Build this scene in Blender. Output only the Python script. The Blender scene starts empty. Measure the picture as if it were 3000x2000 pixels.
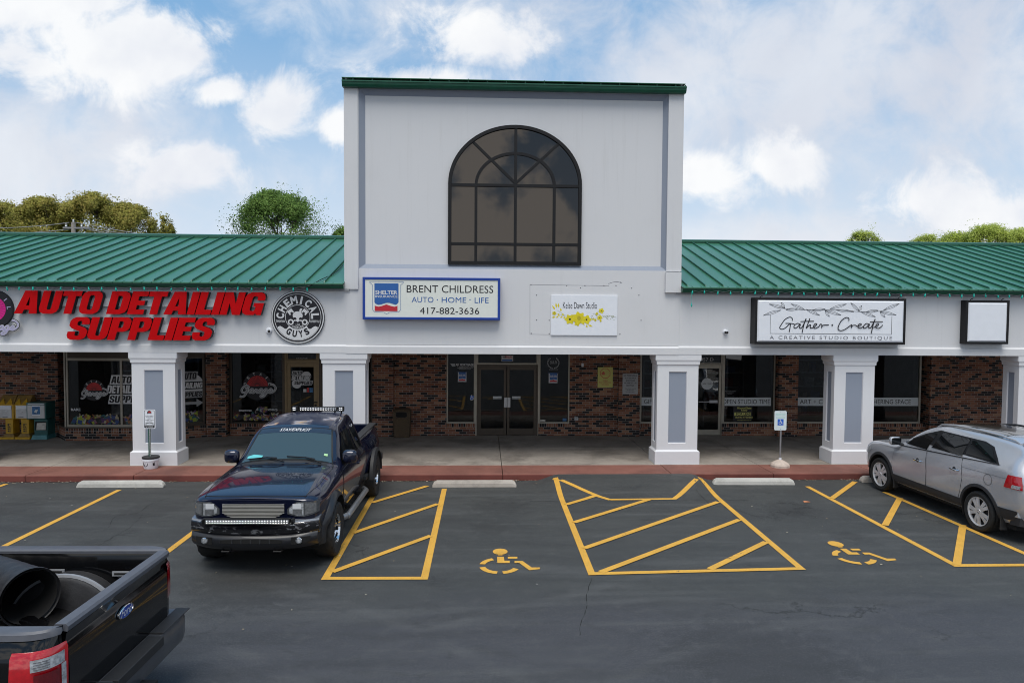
import bpy, bmesh, math, random
from mathutils import Vector, Matrix
R = math.radians; PI = math.pi
random.seed(11)
S = bpy.context.scene; COL = S.collection

# ------------------------------------------------------------------ camera
CAMZ = 3.75; FPX = 2080.0
RI = Vector((0.99916303, -0.04036939, 0.00659919))
UP = Vector((-0.00492341, 0.04147061, 0.99912759))
FW = Vector((0.04060784, 0.99832385, -0.04123714))
cd = bpy.data.cameras.new('camera'); cam = bpy.data.objects.new('camera', cd); COL.objects.link(cam)
cd.sensor_fit = 'HORIZONTAL'; cd.sensor_width = 36.0; cd.lens = FPX / 3000 * 36.0
cd.clip_start = 0.1; cd.clip_end = 3000
cam.matrix_world = Matrix(((RI.x, UP.x, -FW.x, 0), (RI.y, UP.y, -FW.y, 0), (RI.z, UP.z, -FW.z, CAMZ), (0, 0, 0, 1)))
S.camera = cam
S.cycles.filter_width = 1.0
S.view_settings.view_transform = 'Standard'; S.view_settings.look = 'None'
S.view_settings.exposure = 0.38; S.view_settings.gamma = 1.0

def P(x, y, Y):                       # photo pixel -> point on the vertical plane Y (metres)
    d = FW + RI * ((x - 1500) / FPX) - UP * ((y - 1000) / FPX)
    s = Y / d.y
    return Vector((d.x * s, Y, CAMZ + d.z * s))
def G(x, y, z=0.0):                   # photo pixel -> point on the level z
    d = FW + RI * ((x - 1500) / FPX) - UP * ((y - 1000) / FPX)
    s = (z - CAMZ) / d.z
    return Vector((d.x * s, d.y * s, z))
def RC(x0, y0, x1, y1, Y):            # pixel rectangle -> X0, X1, Z0, Z1 on plane Y
    xm, ym = (x0 + x1) / 2, (y0 + y1) / 2
    return P(x0, ym, Y).x, P(x1, ym, Y).x, P(xm, y1, Y).z, P(xm, y0, Y).z

# ------------------------------------------------------------------ sky and sun
SUN_EL, SUN_AZ = R(66), R(186)        # azimuth from +Y towards +X: high behind the viewer
w = bpy.data.worlds.new("World"); S.world = w; w.use_nodes = True
nt = w.node_tree; nt.nodes.clear()
def N(tree, t, **kw):
    n = tree.nodes.new(t)
    for k, v in kw.items(): setattr(n, k, v)
    return n
def mth(tree, op, a, b=None, c=None, clamp=False):
    n = tree.nodes.new('ShaderNodeMath'); n.operation = op; n.use_clamp = clamp
    for i, q in enumerate((a, b, c)):
        if q is None: continue
        if isinstance(q, (int, float)): n.inputs[i].default_value = q
        else: tree.links.new(q, n.inputs[i])
    return n.outputs[0]
def mixc(tree, fac, a, b, mode='MIX'):
    n = tree.nodes.new('ShaderNodeMix'); n.data_type = 'RGBA'; n.blend_type = mode; n.clamp_factor = True
    for i, q in ((0, fac), (6, a), (7, b)):
        if isinstance(q, (int, float)): n.inputs[i].default_value = q
        elif isinstance(q, tuple): n.inputs[i].default_value = (*q, 1) if len(q) == 3 else q
        else: tree.links.new(q, n.inputs[i])
    return n.outputs[2]
def noise(tree, vec, scale, detail=4, rough=.55, dist=0.0):
    n = tree.nodes.new('ShaderNodeTexNoise')
    n.inputs['Scale'].default_value = scale; n.inputs['Detail'].default_value = detail
    n.inputs['Roughness'].default_value = rough; n.inputs['Distortion'].default_value = dist
    if vec is not None: tree.links.new(vec, n.inputs['Vector'])
    return n.outputs['Fac']
def ramp(tree, fac, stops, interp='LINEAR'):
    n = tree.nodes.new('ShaderNodeValToRGB'); cr = n.color_ramp; cr.interpolation = interp
    while len(cr.elements) > 1: cr.elements.remove(cr.elements[-1])
    cr.elements[0].position = stops[0][0]; cr.elements[0].color = (*stops[0][1], 1) if isinstance(stops[0][1], tuple) else (stops[0][1],) * 3 + (1,)
    for p_, c_ in stops[1:]:
        e = cr.elements.new(p_); e.color = (*c_, 1) if isinstance(c_, tuple) else (c_, c_, c_, 1)
    tree.links.new(fac, n.inputs[0])
    return n.outputs[0]
def smooth(tree, v, lo, hi):
    n = tree.nodes.new('ShaderNodeMapRange'); n.interpolation_type = 'SMOOTHSTEP'
    n.inputs[1].default_value = lo; n.inputs[2].default_value = hi
    tree.links.new(v, n.inputs[0])
    return n.outputs[0]

tc = N(nt, 'ShaderNodeTexCoord')
sky = N(nt, 'ShaderNodeTexSky'); sky.sky_type = 'NISHITA'; sky.sun_disc = False
sky.sun_elevation = SUN_EL; sky.sun_rotation = SUN_AZ; sky.altitude = 300
sky.air_density = 1.0; sky.dust_density = 2.0; sky.ozone_density = 1.0
sep = N(nt, 'ShaderNodeSeparateXYZ'); nt.links.new(tc.outputs['Generated'], sep.inputs[0])
dx, dy, dz = sep.outputs
ady = mth(nt, 'MAXIMUM', mth(nt, 'ABSOLUTE', dy), 0.12)
U = mth(nt, 'DIVIDE', dx, ady); V = mth(nt, 'DIVIDE', dz, ady)
cv = N(nt, 'ShaderNodeCombineXYZ'); nt.links.new(U, cv.inputs[0]); nt.links.new(V, cv.inputs[1]); nt.links.new(mth(nt, 'SIGN', dy), cv.inputs[2])
nz1 = noise(nt, cv.outputs[0], 9.5, 12, .62, .35)
nz2 = noise(nt, cv.outputs[0], 2.2, 6, .55, .4)
nz3 = noise(nt, cv.outputs[0], 4.2, 5, .55, .2)
wob = mth(nt, 'ADD', mth(nt, 'MULTIPLY', mth(nt, 'SUBTRACT', nz1, .5), 3.4), mth(nt, 'MULTIPLY', mth(nt, 'SUBTRACT', nz3, .5), 1.6))
front = mth(nt, 'GREATER_THAN', dy, 0.0)
def blob(px, py, rx, ry, k=1.0):      # a cloud bank: centre and radii as directions
    cx, cy = (px - 1437) / FPX, (910 - py) / FPX
    a = mth(nt, 'DIVIDE', mth(nt, 'SUBTRACT', U, cx), rx / FPX)
    b = mth(nt, 'DIVIDE', mth(nt, 'SUBTRACT', V, cy), ry / FPX)
    d = mth(nt, 'SQRT', mth(nt, 'ADD', mth(nt, 'MULTIPLY', a, a), mth(nt, 'MULTIPLY', b, b)))
    return mth(nt, 'MULTIPLY', mth(nt, 'SUBTRACT', 1.15, d), k)
def bank(lst):
    o = None
    for q in lst:
        v = blob(*q); o = v if o is None else mth(nt, 'MAXIMUM', o, v)
    return o
cum = bank([(60, 60, 300, 120), (330, 190, 330, 120), (480, 150, 150, 90), (560, 210, 120, 90), (230, 20, 230, 70), (845, 335, 140, 110, 1.4), (700, 290, 120, 50),
            (600, 520, 210, 95, 1.5), (650, 490, 130, 70, 1.5), (1010, 385, 80, 60), (1290, 250, 190, 45), (1420, 110, 190, 80),
            (2130, 520, 200, 85, 1.4), (2300, 470, 170, 90, 1.4), (2790, 570, 230, 110), (2960, 620, 160, 90)])
cm = smooth(nt, mth(nt, 'ADD', cum, wob), -.05, .85)
veil = bank([(2500, 200, 900, 420, 1.0), (100, 480, 760, 230, .9), (520, 560, 520, 150, .7), (2500, 700, 900, 120, .8), (1500, 60, 620, 160, .55)])
vm = smooth(nt, mth(nt, 'ADD', veil, mth(nt, 'MULTIPLY', wob, .55)), -.15, .9)
backm = smooth(nt, mth(nt, 'ADD', nz3, mth(nt, 'MULTIPLY', wob, .20)), .46, .60)
cmf = mth(nt, 'MULTIPLY', cm, front)
vmf = mth(nt, 'MULTIPLY', vm, front)
bmk = mth(nt, 'MULTIPLY', backm, mth(nt, 'SUBTRACT', 1.0, front))
hz = smooth(nt, mth(nt, 'MULTIPLY', dz, -1.0), -.42, -.02)
skyc = mixc(nt, .8, sky.outputs[0], (1.6, 3.5, 5.9))
skyc = mixc(nt, mth(nt, 'MULTIPLY', hz, .88), skyc, (5.6, 6.3, 7.1))
grey = ramp(nt, nz2, [(.36, (5.3, 5.5, 6.1)), (.6, (6.5, 6.75, 7.15))])
skyc = mixc(nt, mth(nt, 'MULTIPLY', vmf, .88), skyc, grey)
shade = ramp(nt, noise(nt, cv.outputs[0], 8.0, 5, .5), [(.3, (6.2, 6.4, 6.9)), (.6, (7.6, 7.65, 7.7))])
skyc = mixc(nt, mth(nt, 'MULTIPLY', cmf, .95), skyc, shade)
skyc = mixc(nt, mth(nt, 'MULTIPLY', mth(nt, 'SUBTRACT', 1.0, front), .5), skyc, (1.5, 2.3, 3.6))
skyc = mixc(nt, mth(nt, 'MULTIPLY', bmk, .95), skyc, (8.6, 8.5, 8.3))
bg = N(nt, 'ShaderNodeBackground'); bg.inputs[1].default_value = 0.1
nt.links.new(skyc, bg.inputs[0])
wo = N(nt, 'ShaderNodeOutputWorld'); nt.links.new(bg.outputs[0], wo.inputs[0])

ld = bpy.data.lights.new('sun', 'SUN'); ld.energy = 2.1; ld.angle = R(38); ld.color = (1.0, .95, .88)
sun = bpy.data.objects.new('sun', ld); COL.objects.link(sun); sun.location = (20, 20, 40)
sv = Vector((math.sin(SUN_AZ) * math.cos(SUN_EL), math.cos(SUN_AZ) * math.cos(SUN_EL), math.sin(SUN_EL)))
sun.rotation_euler = (-sv).to_track_quat('-Z', 'Y').to_euler()

# ------------------------------------------------------------------ materials
def newmat(name):
    m = bpy.data.materials.new(name); m.use_nodes = True
    b = m.node_tree.nodes['Principled BSDF']
    return m, m.node_tree, b
def pos(t):
    return N(t, 'ShaderNodeNewGeometry').outputs['Position']
def scaled(t, vec, sx, sy, sz):
    n = N(t, 'ShaderNodeVectorMath', operation='MULTIPLY'); n.inputs[1].default_value = (sx, sy, sz)
    t.links.new(vec, n.inputs[0]); return n.outputs[0]
def bumpn(t, b, h, st, dist=.01):
    n = N(t, 'ShaderNodeBump'); n.inputs['Strength'].default_value = st; n.inputs['Distance'].default_value = dist
    t.links.new(h, n.inputs['Height']); t.links.new(n.outputs[0], b.inputs['Normal'])
def pm(name, c, r=.5, m=0., var=.08, vs=6., bump=0., bs=120., coat=0., spec=.5, bd=.004):
    mt, t, b = newmat(name)
    p = pos(t)
    f = noise(t, p, vs, 5, .6)
    lo = tuple(max(0, q * (1 - var)) for q in c); hi = tuple(min(1, q * (1 + var)) for q in c)
    t.links.new(ramp(t, f, [(.3, lo), (.7, hi)]), b.inputs['Base Color'])
    b.inputs['Roughness'].default_value = r; b.inputs['Metallic'].default_value = m
    b.inputs['Specular IOR Level'].default_value = spec
    if coat: b.inputs['Coat Weight'].default_value = coat; b.inputs['Coat Roughness'].default_value = .03
    if bump: bumpn(t, b, noise(t, p, bs, 3, .6), bump, bd)
    return mt

def stucco(name, c, stain=.16):
    mt, t, b = newmat(name); p = pos(t)
    st = noise(t, scaled(t, p, 9.0, 9.0, .35), 1.0, 9, .72)
    pt = noise(t, p, .9, 5, .6)
    s1 = smooth(t, st, .52, .78); s2 = smooth(t, pt, .5, .8)
    col = mixc(t, mth(t, 'MULTIPLY', s1, stain), c, (.30, .29, .27))
    col = mixc(t, mth(t, 'MULTIPLY', s2, stain * .8), col, (.42, .42, .42))
    t.links.new(col, b.inputs['Base Color']); b.inputs['Roughness'].default_value = .85
    b.inputs['Specular IOR Level'].default_value = .25
    bumpn(t, b, noise(t, p, 90, 4, .65), .35, .006)
    return mt

def brickmat(name, soldier=False, light=1.0):
    mt, t, b = newmat(name); p = pos(t)
    s = N(t, 'ShaderNodeSeparateXYZ'); t.links.new(p, s.inputs[0])
    h = mth(t, 'ADD', s.outputs[0], mth(t, 'MULTIPLY', s.outputs[1], .83))
    cx = N(t, 'ShaderNodeCombineXYZ')
    t.links.new(h if not soldier else mth(t, 'ADD', h, .03), cx.inputs[0]); t.links.new(s.outputs[2] if not soldier else mth(t, 'SUBTRACT', s.outputs[2], .012), cx.inputs[1])
    br = N(t, 'ShaderNodeTexBrick'); br.offset = .5 if not soldier else 0; br.offset_frequency = 2
    t.links.new(cx.outputs[0], br.inputs['Vector'])
    br.inputs['Color1'].default_value = (0, 0, 0, 1); br.inputs['Color2'].default_value = (1, 1, 1, 1); br.inputs['Mortar'].default_value = (0, 0, 0, 1)
    br.inputs['Scale'].default_value = 1.0; br.inputs['Mortar Size'].default_value = .0048; br.inputs['Mortar Smooth'].default_value = .15
    br.inputs['Bias'].default_value = 0
    br.inputs['Brick Width'].default_value = .205 if not soldier else .0675; br.inputs['Row Height'].default_value = .0672 if not soldier else .20
    k = light
    bc = ramp(t, br.outputs['Color'], [(0, (.016 * k, .014 * k, .015 * k)), (.25, (.022 * k, .019 * k, .02 * k)), (.27, (.17 * k, .066 * k, .037 * k)), (.45, (.215 * k, .088 * k, .049 * k)), (.64, (.26 * k, .115 * k, .066 * k)), (.83, (.31 * k, .165 * k, .098 * k)), (.92, (.11 * k, .045 * k, .032 * k))], 'CONSTANT')
    bc = mixc(t, .35, bc, ramp(t, noise(t, p, 45, 4, .7), [(.3, .05), (.75, .45)]), 'SOFT_LIGHT')
    mo = ramp(t, noise(t, p, 6, 4), [(.3, (.27, .25, .225)), (.7, (.42, .39, .35))])
    t.links.new(mixc(t, br.outputs['Fac'], bc, mo), b.inputs['Base Color'])
    b.inputs['Roughness'].default_value = .8; b.inputs['Specular IOR Level'].default_value = .3
    hh = mth(t, 'SUBTRACT', mth(t, 'MULTIPLY', noise(t, p, 70, 3), .3), br.outputs['Fac'])
    bumpn(t, b, hh, .6, .006)
    return mt

def asphaltmat():
    mt, t, b = newmat('asphalt'); p = pos(t)
    s = N(t, 'ShaderNodeSeparateXYZ'); t.links.new(p, s.inputs[0])
    fine = noise(t, p, 130, 2, .7); med = noise(t, p, 6, 6, .65); big = noise(t, p, .45, 5, .6)
    strk = noise(t, scaled(t, p, .22, 2.4, 1), 1.0, 6, .6, .3)
    lane = smooth(t, mth(t, 'ADD', s.outputs[1], mth(t, 'MULTIPLY', mth(t, 'SUBTRACT', big, .5), 2.2)), 9.6, 8.2)
    col = ramp(t, big, [(.3, (.034, .037, .037)), (.7, (.052, .055, .053))])
    col = mixc(t, mth(t, 'MULTIPLY', lane, .75), col, (.050, .051, .060))
    col = mixc(t, mth(t, 'MULTIPLY', smooth(t, strk, .5, .68), .6), col, (.078, .081, .081))
    col = mixc(t, mth(t, 'MULTIPLY', smooth(t, strk, .48, .30), .5), col, (.026, .027, .028))
    col = mixc(t, mth(t, 'MULTIPLY', smooth(t, med, .50, .74), .26), col, (.105, .105, .098))
    md2 = noise(t, scaled(t, p, 1.0, 1.6, 1), 2.2, 7, .68, .6)
    col = mixc(t, mth(t, 'MULTIPLY', smooth(t, md2, .50, .34), .35), col, (.026, .027, .027))
    col = mixc(t, mth(t, 'MULTIPLY', smooth(t, md2, .55, .72), .28), col, (.085, .088, .085))
    col = mixc(t, mth(t, 'MULTIPLY', smooth(t, fine, .50, .80), .55), col, (.17, .17, .165))
    col = mixc(t, mth(t, 'MULTIPLY', smooth(t, fine, .48, .26), .5), col, (.022, .022, .023))
    for ox, oy, rr in ((-6.2, 13.4, .8), (-6.25, 11.4, .5), (.35, 13.6, .8), (.1, 12.2, .5), (5.9, 13.3, .7), (-3.2, 9.6, 1.1), (-8.9, 13.6, .8), (6.2, 11.6, .4), (3.0, 7.4, 1.4)):
        vd = N(t, 'ShaderNodeVectorMath', operation='DISTANCE'); vd.inputs[1].default_value = (ox, oy, 0); t.links.new(p, vd.inputs[0])
        a_ = smooth(t, mth(t, 'ADD', mth(t, 'DIVIDE', vd.outputs['Value'], rr), mth(t, 'MULTIPLY', mth(t, 'SUBTRACT', med, .5), 1.6)), 1.0, .35)
        col = mixc(t, mth(t, 'MULTIPLY', a_, .42), col, (.022, .022, .022))
    for ox, oy, rr, sg in ((9, -6, 15.2, 1), (9.2, -5.6, 16.9, 1), (-12, -4, 15.0, 1), (-11.6, -4.4, 16.6, 1), (4, -14, 21.4, -1), (4, -14, 23.0, -1), (14, -2, 12.2, -1)):
        vd = N(t, 'ShaderNodeVectorMath', operation='DISTANCE'); vd.inputs[1].default_value = (ox, oy, 0); t.links.new(p, vd.inputs[0])
        a_ = smooth(t, mth(t, 'ABSOLUTE', mth(t, 'SUBTRACT', vd.outputs['Value'], mth(t, 'ADD', rr, mth(t, 'MULTIPLY', mth(t, 'SUBTRACT', big, .5), .8)))), .16, .03)
        a_ = mth(t, 'MULTIPLY', a_, smooth(t, strk, .38, .62)); col = mixc(t, mth(t, 'MULTIPLY', a_, .30), col, (.10, .102, .10) if sg > 0 else (.022, .022, .023))
    gr = noise(t, p, 48, 2, .8)
    col = mixc(t, mth(t, 'MULTIPLY', smooth(t, gr, .54, .70), .45), col, (.125, .125, .12))
    col = mixc(t, mth(t, 'MULTIPLY', smooth(t, gr, .46, .30), .5), col, (.020, .020, .021))
    vo = N(t, 'ShaderNodeTexVoronoi', feature='DISTANCE_TO_EDGE'); vo.inputs['Scale'].default_value = .28
    wv = N(t, 'ShaderNodeVectorMath', operation='ADD'); t.links.new(p, wv.inputs[0])
    nn = N(t, 'ShaderNodeTexNoise'); nn.inputs['Scale'].default_value = 1.3; nn.inputs['Detail'].default_value = 8; nn.inputs['Roughness'].default_value = .7; t.links.new(p, nn.inputs['Vector'])
    sc_ = N(t, 'ShaderNodeVectorMath', operation='SCALE'); sc_.inputs['Scale'].default_value = 2.0; t.links.new(nn.outputs['Color'], sc_.inputs[0]); t.links.new(sc_.outputs[0], wv.inputs[1])
    t.links.new(wv.outputs[0], vo.inputs['Vector'])
    ck = mth(t, 'MULTIPLY', smooth(t, vo.outputs['Distance'], .010, .003), smooth(t, noise(t, p, .35, 2), .52, .6))
    col = mixc(t, mth(t, 'MULTIPLY', ck, .75), col, (.018, .018, .018))
    t.links.new(col, b.inputs['Base Color'])
    t.links.new(mth(t, 'ADD', .60, mth(t, 'MULTIPLY', strk, .25)), b.inputs['Roughness'])
    b.inputs['Specular IOR Level'].default_value = .45
    bumpn(t, b, mth(t, 'ADD', fine, mth(t, 'MULTIPLY', ck, -1.0)), .5, .008)
    return mt

def paintmat(name, c, under=(.05, .052, .052)):
    mt, t, b = newmat(name); p = pos(t)
    a = noise(t, p, 26, 6, .7); q = noise(t, p, 2.0, 3)
    chip = smooth(t, mth(t, 'ADD', a, mth(t, 'MULTIPLY', mth(t, 'SUBTRACT', q, .5), .55)), .655, .72)
    col = mixc(t, mth(t, 'MULTIPLY', smooth(t, noise(t, p, 3.0, 5), .35, .7), .4), c, tuple(k * .72 for k in c))
    col = mixc(t, mth(t, 'MULTIPLY', smooth(t, noise(t, p, 60, 3, .75), .50, .72), .5), col, (.20, .14, .07))
    t.links.new(mixc(t, mth(t, 'MULTIPLY', chip, .85), col, under), b.inputs['Base Color']); b.inputs['Roughness'].default_value = .7
    bumpn(t, b, noise(t, p, 130, 2, .7), .4, .006)
    return mt

def concretemat(name, a, c, stain=(.05, .048, .045)):
    mt, t, b = newmat(name); p = pos(t)
    s = N(t, 'ShaderNodeSeparateXYZ'); t.links.new(p, s.inputs[0])
    col = ramp(t, noise(t, p, 1.1, 7, .65), [(.3, a), (.7, c)])
    sm = mth(t, 'MULTIPLY', smooth(t, noise(t, p, .8, 6, .7), .46, .66), .55)
    col = mixc(t, sm, col, stain)
    col = mixc(t, mth(t, 'MULTIPLY', smooth(t, noise(t, p, 150, 2), .5, .8), .3), col, tuple(min(1, q * 1.5) for q in c))
    t.links.new(col, b.inputs['Base Color']); b.inputs['Roughness'].default_value = .8; b.inputs['Specular IOR Level'].default_value = .3
    bumpn(t, b, noise(t, p, 110, 4, .7), .35, .005)
    return mt

def glassmat(name, tint, refl=1.5, trans=.75, gl=(1, 1, 1), rough=.0):
    mt, t, b = newmat(name); t.nodes.remove(b)
    out = t.nodes['Material Output']
    tr = N(t, 'ShaderNodeBsdfTransparent'); tr.inputs[0].default_value = (*tint, 1)
    g = N(t, 'ShaderNodeBsdfGlossy'); g.inputs['Roughness'].default_value = rough; g.inputs[0].default_value = (*gl, 1)
    fr = N(t, 'ShaderNodeFresnel'); fr.inputs[0].default_value = refl
    bp = N(t, 'ShaderNodeBump'); bp.inputs['Strength'].default_value = .03; bp.inputs['Distance'].default_value = .02
    t.links.new(noise(t, pos(t), 1.5, 1), bp.inputs['Height']); t.links.new(bp.outputs[0], g.inputs['Normal'])
    mx = N(t, 'ShaderNodeMixShader'); t.links.new(fr.outputs[0], mx.inputs[0]); t.links.new(tr.outputs[0], mx.inputs[1]); t.links.new(g.outputs[0], mx.inputs[2])
    t.links.new(mx.outputs[0], out.inputs[0])
    return mt
def darkglass(name, c, ior=1.5, rough=.02, tint=(1, 1, 1), wav=.02, ws=1.2):
    mt, t, b = newmat(name)
    b.inputs['Base Color'].default_value = (*c, 1); b.inputs['Roughness'].default_value = rough
    b.inputs['IOR'].default_value = ior; b.inputs['Specular Tint'].default_value = (*tint, 1)
    bumpn(t, b, noise(t, pos(t), ws, 2), wav, .02)
    return mt
def leafmat(name, a, c):
    mt, t, b = newmat(name); p = pos(t)
    f = noise(t, p, .8, 3); g = noise(t, p, 14, 2)
    t.links.new(ramp(t, mth(t, 'ADD', mth(t, 'MULTIPLY', f, .5), mth(t, 'MULTIPLY', g, .5)), [(.35, a), (.65, c)]), b.inputs['Base Color'])
    b.inputs['Roughness'].default_value = .6
    b.inputs['Specular IOR Level'].default_value = .2
    out = t.nodes['Material Output']
    tl = N(t, 'ShaderNodeBsdfTranslucent'); tl.inputs[0].default_value = (*c, 1)
    mx = N(t, 'ShaderNodeMixShader'); mx.inputs[0].default_value = .35
    t.links.new(b.outputs[0], mx.inputs[1]); t.links.new(tl.outputs[0], mx.inputs[2]); t.links.new(mx.outputs[0], out.inputs[0])
    return mt
def carpaint(name, c, metal=.5, rough=.3, coat=1.0, dirt=.0):
    mt, t, b = newmat(name); p = pos(t)
    col = mixc(t, mth(t, 'MULTIPLY', noise(t, p, 900, 1), .5), c, tuple(min(1, q * 1.35 + .002) for q in c))
    if dirt: col = mixc(t, mth(t, 'MULTIPLY', smooth(t, noise(t, p, 5, 6, .7), .45, .8), dirt), col, (.16, .15, .14))
    t.links.new(col, b.inputs['Base Color'])
    b.inputs['Metallic'].default_value = metal; b.inputs['Roughness'].default_value = rough
    b.inputs['Coat Weight'].default_value = coat; b.inputs['Coat Roughness'].default_value = .03
    return mt

MT = {}
MT['wall'] = stucco('painted_stucco', (.645, .653, .668), .13); MT['wall2'] = stucco('painted_stucco_columns', (.68, .69, .712), .05)
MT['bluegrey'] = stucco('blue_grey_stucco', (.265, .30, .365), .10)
MT['brick'] = brickmat('brick', light=1.18); MT['soldier'] = brickmat('soldier_brick', True)
MT['asphalt'] = asphaltmat(); MT['line'] = paintmat('yellow_paint', (.70, .38, .052))
MT['walk'] = concretemat('walk_concrete', (.225, .20, .175), (.345, .31, .27), (.085, .075, .065))
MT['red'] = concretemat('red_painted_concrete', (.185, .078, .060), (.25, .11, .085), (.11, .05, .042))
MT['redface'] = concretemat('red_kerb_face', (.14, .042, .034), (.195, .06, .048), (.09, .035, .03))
MT['stop'] = concretemat('precast_concrete', (.42, .41, .38), (.55, .54, .50), (.20, .19, .17))
MT['stop2'] = concretemat('tan_precast_concrete', (.36, .32, .28), (.47, .43, .38), (.17, .15, .13))
MT['roof'] = pm('green_metal_roof', (.037, .155, .085), .38, 0, .10, 1.2, 0, coat=.15)
MT['rib'] = pm('green_metal_seam', (.018, .105, .066), .4, 0, .1)
MT['roofd'] = pm('dark_green_metal', (.008, .085, .048), .35, 0, .15)
MT['soffit'] = pm('soffit_paint', (.35, .34, .33), .8)
MT['alu'] = pm('beige_aluminium', (.38, .35, .29), .4, .4); MT['bronze'] = pm('bronze_aluminium', (.075, .058, .043), .4, .35)
MT['gold'] = pm('gold_aluminium', (.24, .175, .095), .4, .4)
MT['black'] = pm('black_metal', (.009, .009, .010), .5, spec=.3); MT['rubber'] = pm('rubber', (.014, .014, .014), .75, 0, .3, 20, .3)
MT['matblack'] = pm('black_plastic', (.018, .018, .019), .6, 0, .15, 30)
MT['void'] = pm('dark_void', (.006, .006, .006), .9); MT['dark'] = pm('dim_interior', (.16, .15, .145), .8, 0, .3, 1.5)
MT['white'] = pm('white_panel', (.76, .79, .84), .35, 0, .02); MT['cream'] = pm('cream_panel', (.72, .75, .70), .3, 0, .02)
MT['signred'] = pm('red_acrylic', (.50, .001, .003), .45, 0, .04, spec=.12); MT['signblue'] = pm('blue_enamel', (.006, .045, .29), .35, 0, .05)
MT['logoblue'] = pm('logo_blue', (.02, .11, .36), .4, 0, .03); MT['logored'] = pm('logo_red', (.50, .015, .03), .4, 0, .03)
MT['ink'] = pm('black_ink', (.006, .006, .01), .5); MT['greyink'] = pm('grey_ink', (.13, .13, .15), .5)
MT['vinyl'] = pm('white_vinyl', (.62, .63, .64), .45, 0, .03); MT['frost'] = pm('frosted_band', (.60, .64, .66), .5, 0, .05)
MT['greyvinyl'] = pm('grey_vinyl', (.30, .31, .32), .45); MT['magenta'] = pm('magenta_acrylic', (.62, .004, .22), .35, 0, .12, 25)
MT['vred'] = pm('red_vinyl', (.52, .02, .02), .45, 0, .1); MT['lilac'] = pm('lilac_acrylic', (.40, .38, .55), .35)
MT['pane'] = glassmat('window_glass', (.50, .53, .55), 1.42); MT['towerglass'] = darkglass('bronze_mirror_glass', (.004, .004, .004), 1.78, .012, (.96, .87, .80))
HG = {
 'A': (.86, [(0, 0), (.20, 1), (.66, 1), (.86, 0), (.56, 0), (.53, .17), (.34, .17), (.31, 0)], [(.375, .36), (.435, .76), (.495, .36)]),
 'U': (.74, [(0, 1), (0, .22), (.06, .08), (.2, 0), (.54, 0), (.68, .08), (.74, .22), (.74, 1), (.45, 1), (.45, .25), (.42, .18), (.32, .18), (.29, .25), (.29, 1)], None),
 'T': (.70, [(0, 1), (0, .78), (.2, .78), (.2, 0), (.5, 0), (.5, .78), (.70, .78), (.70, 1)], None),
 'O': (.78, [(0, .22), (.06, .08), (.2, 0), (.58, 0), (.72, .08), (.78, .22), (.78, .78), (.72, .92), (.58, 1), (.2, 1), (.06, .92), (0, .78)], [(.29, .25), (.29, .75), (.33, .82), (.45, .82), (.49, .75), (.49, .25), (.45, .18), (.33, .18)]),
 'D': (.76, [(0, 0), (.52, 0), (.69, .08), (.76, .24), (.76, .76), (.69, .92), (.52, 1), (0, 1)], [(.29, .2), (.29, .8), (.42, .8), (.47, .74), (.47, .26), (.42, .2)]),
 'E': (.62, [(0, 0), (.62, 0), (.62, .21), (.29, .21), (.29, .4), (.56, .4), (.56, .6), (.29, .6), (.29, .79), (.62, .79), (.62, 1), (0, 1)], None),
 'I': (.29, [(0, 0), (.29, 0), (.29, 1), (0, 1)], None), 'L': (.58, [(0, 0), (.58, 0), (.58, .22), (.29, .22), (.29, 1), (0, 1)], None),
 'N': (.78, [(0, 0), (.27, 0), (.27, .52), (.48, 0), (.78, 0), (.78, 1), (.51, 1), (.51, .48), (.30, 1), (0, 1)], None),
 'G': (.78, [(.78, .64), (.78, .78), (.72, .92), (.58, 1), (.2, 1), (.06, .92), (0, .78), (0, .22), (.06, .08), (.2, 0), (.5, 0), (.55, .08), (.6, 0), (.78, 0), (.78, .53), (.40, .53), (.40, .36), (.49, .36), (.49, .24), (.45, .18), (.33, .18), (.29, .24), (.29, .76), (.33, .82), (.45, .82), (.49, .76), (.49, .64)], None),
 'S': (.72, [(.72, .68), (.72, .80), (.66, .93), (.54, 1), (.18, 1), (.06, .93), (0, .82), (0, .62), (.12, .5), (.42, .38), (.44, .34), (.44, .22), (.40, .17), (.32, .17), (.28, .22), (.28, .36), (0, .36), (0, .2), (.06, .07), (.18, 0), (.54, 0), (.66, .07), (.72, .18), (.72, .40), (.60, .53), (.30, .64), (.28, .68), (.28, .78), (.32, .83), (.40, .83), (.44, .78), (.44, .68)], None),
 'P': (.72, [(0, 0), (.29, 0), (.29, .36), (.52, .36), (.66, .42), (.72, .54), (.72, .82), (.66, .94), (.52, 1), (0, 1)], [(.29, .53), (.29, .82), (.40, .82), (.45, .77), (.45, .58), (.40, .53)])}
def hglyph(ch):                       # heavy block capital as one keyholed outline
    w_, o, h = HG[ch]
    if not h: return w_, list(o)
    i, j = min(((i, j) for i in range(len(o)) for j in range(len(h))), key=lambda t: (o[t[0]][0] - h[t[1]][0]) ** 2 + (o[t[0]][1] - h[t[1]][1]) ** 2)
    area = lambda p: sum(a[0] * b[1] - b[0] * a[1] for a, b in zip(p, p[1:] + p[:1]))
    if area(o) * area(h) > 0: h = h[::-1]; j = len(h) - 1 - j
    return w_, o[:i + 1] + h[j:] + h[:j + 1] + o[i:]
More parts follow.
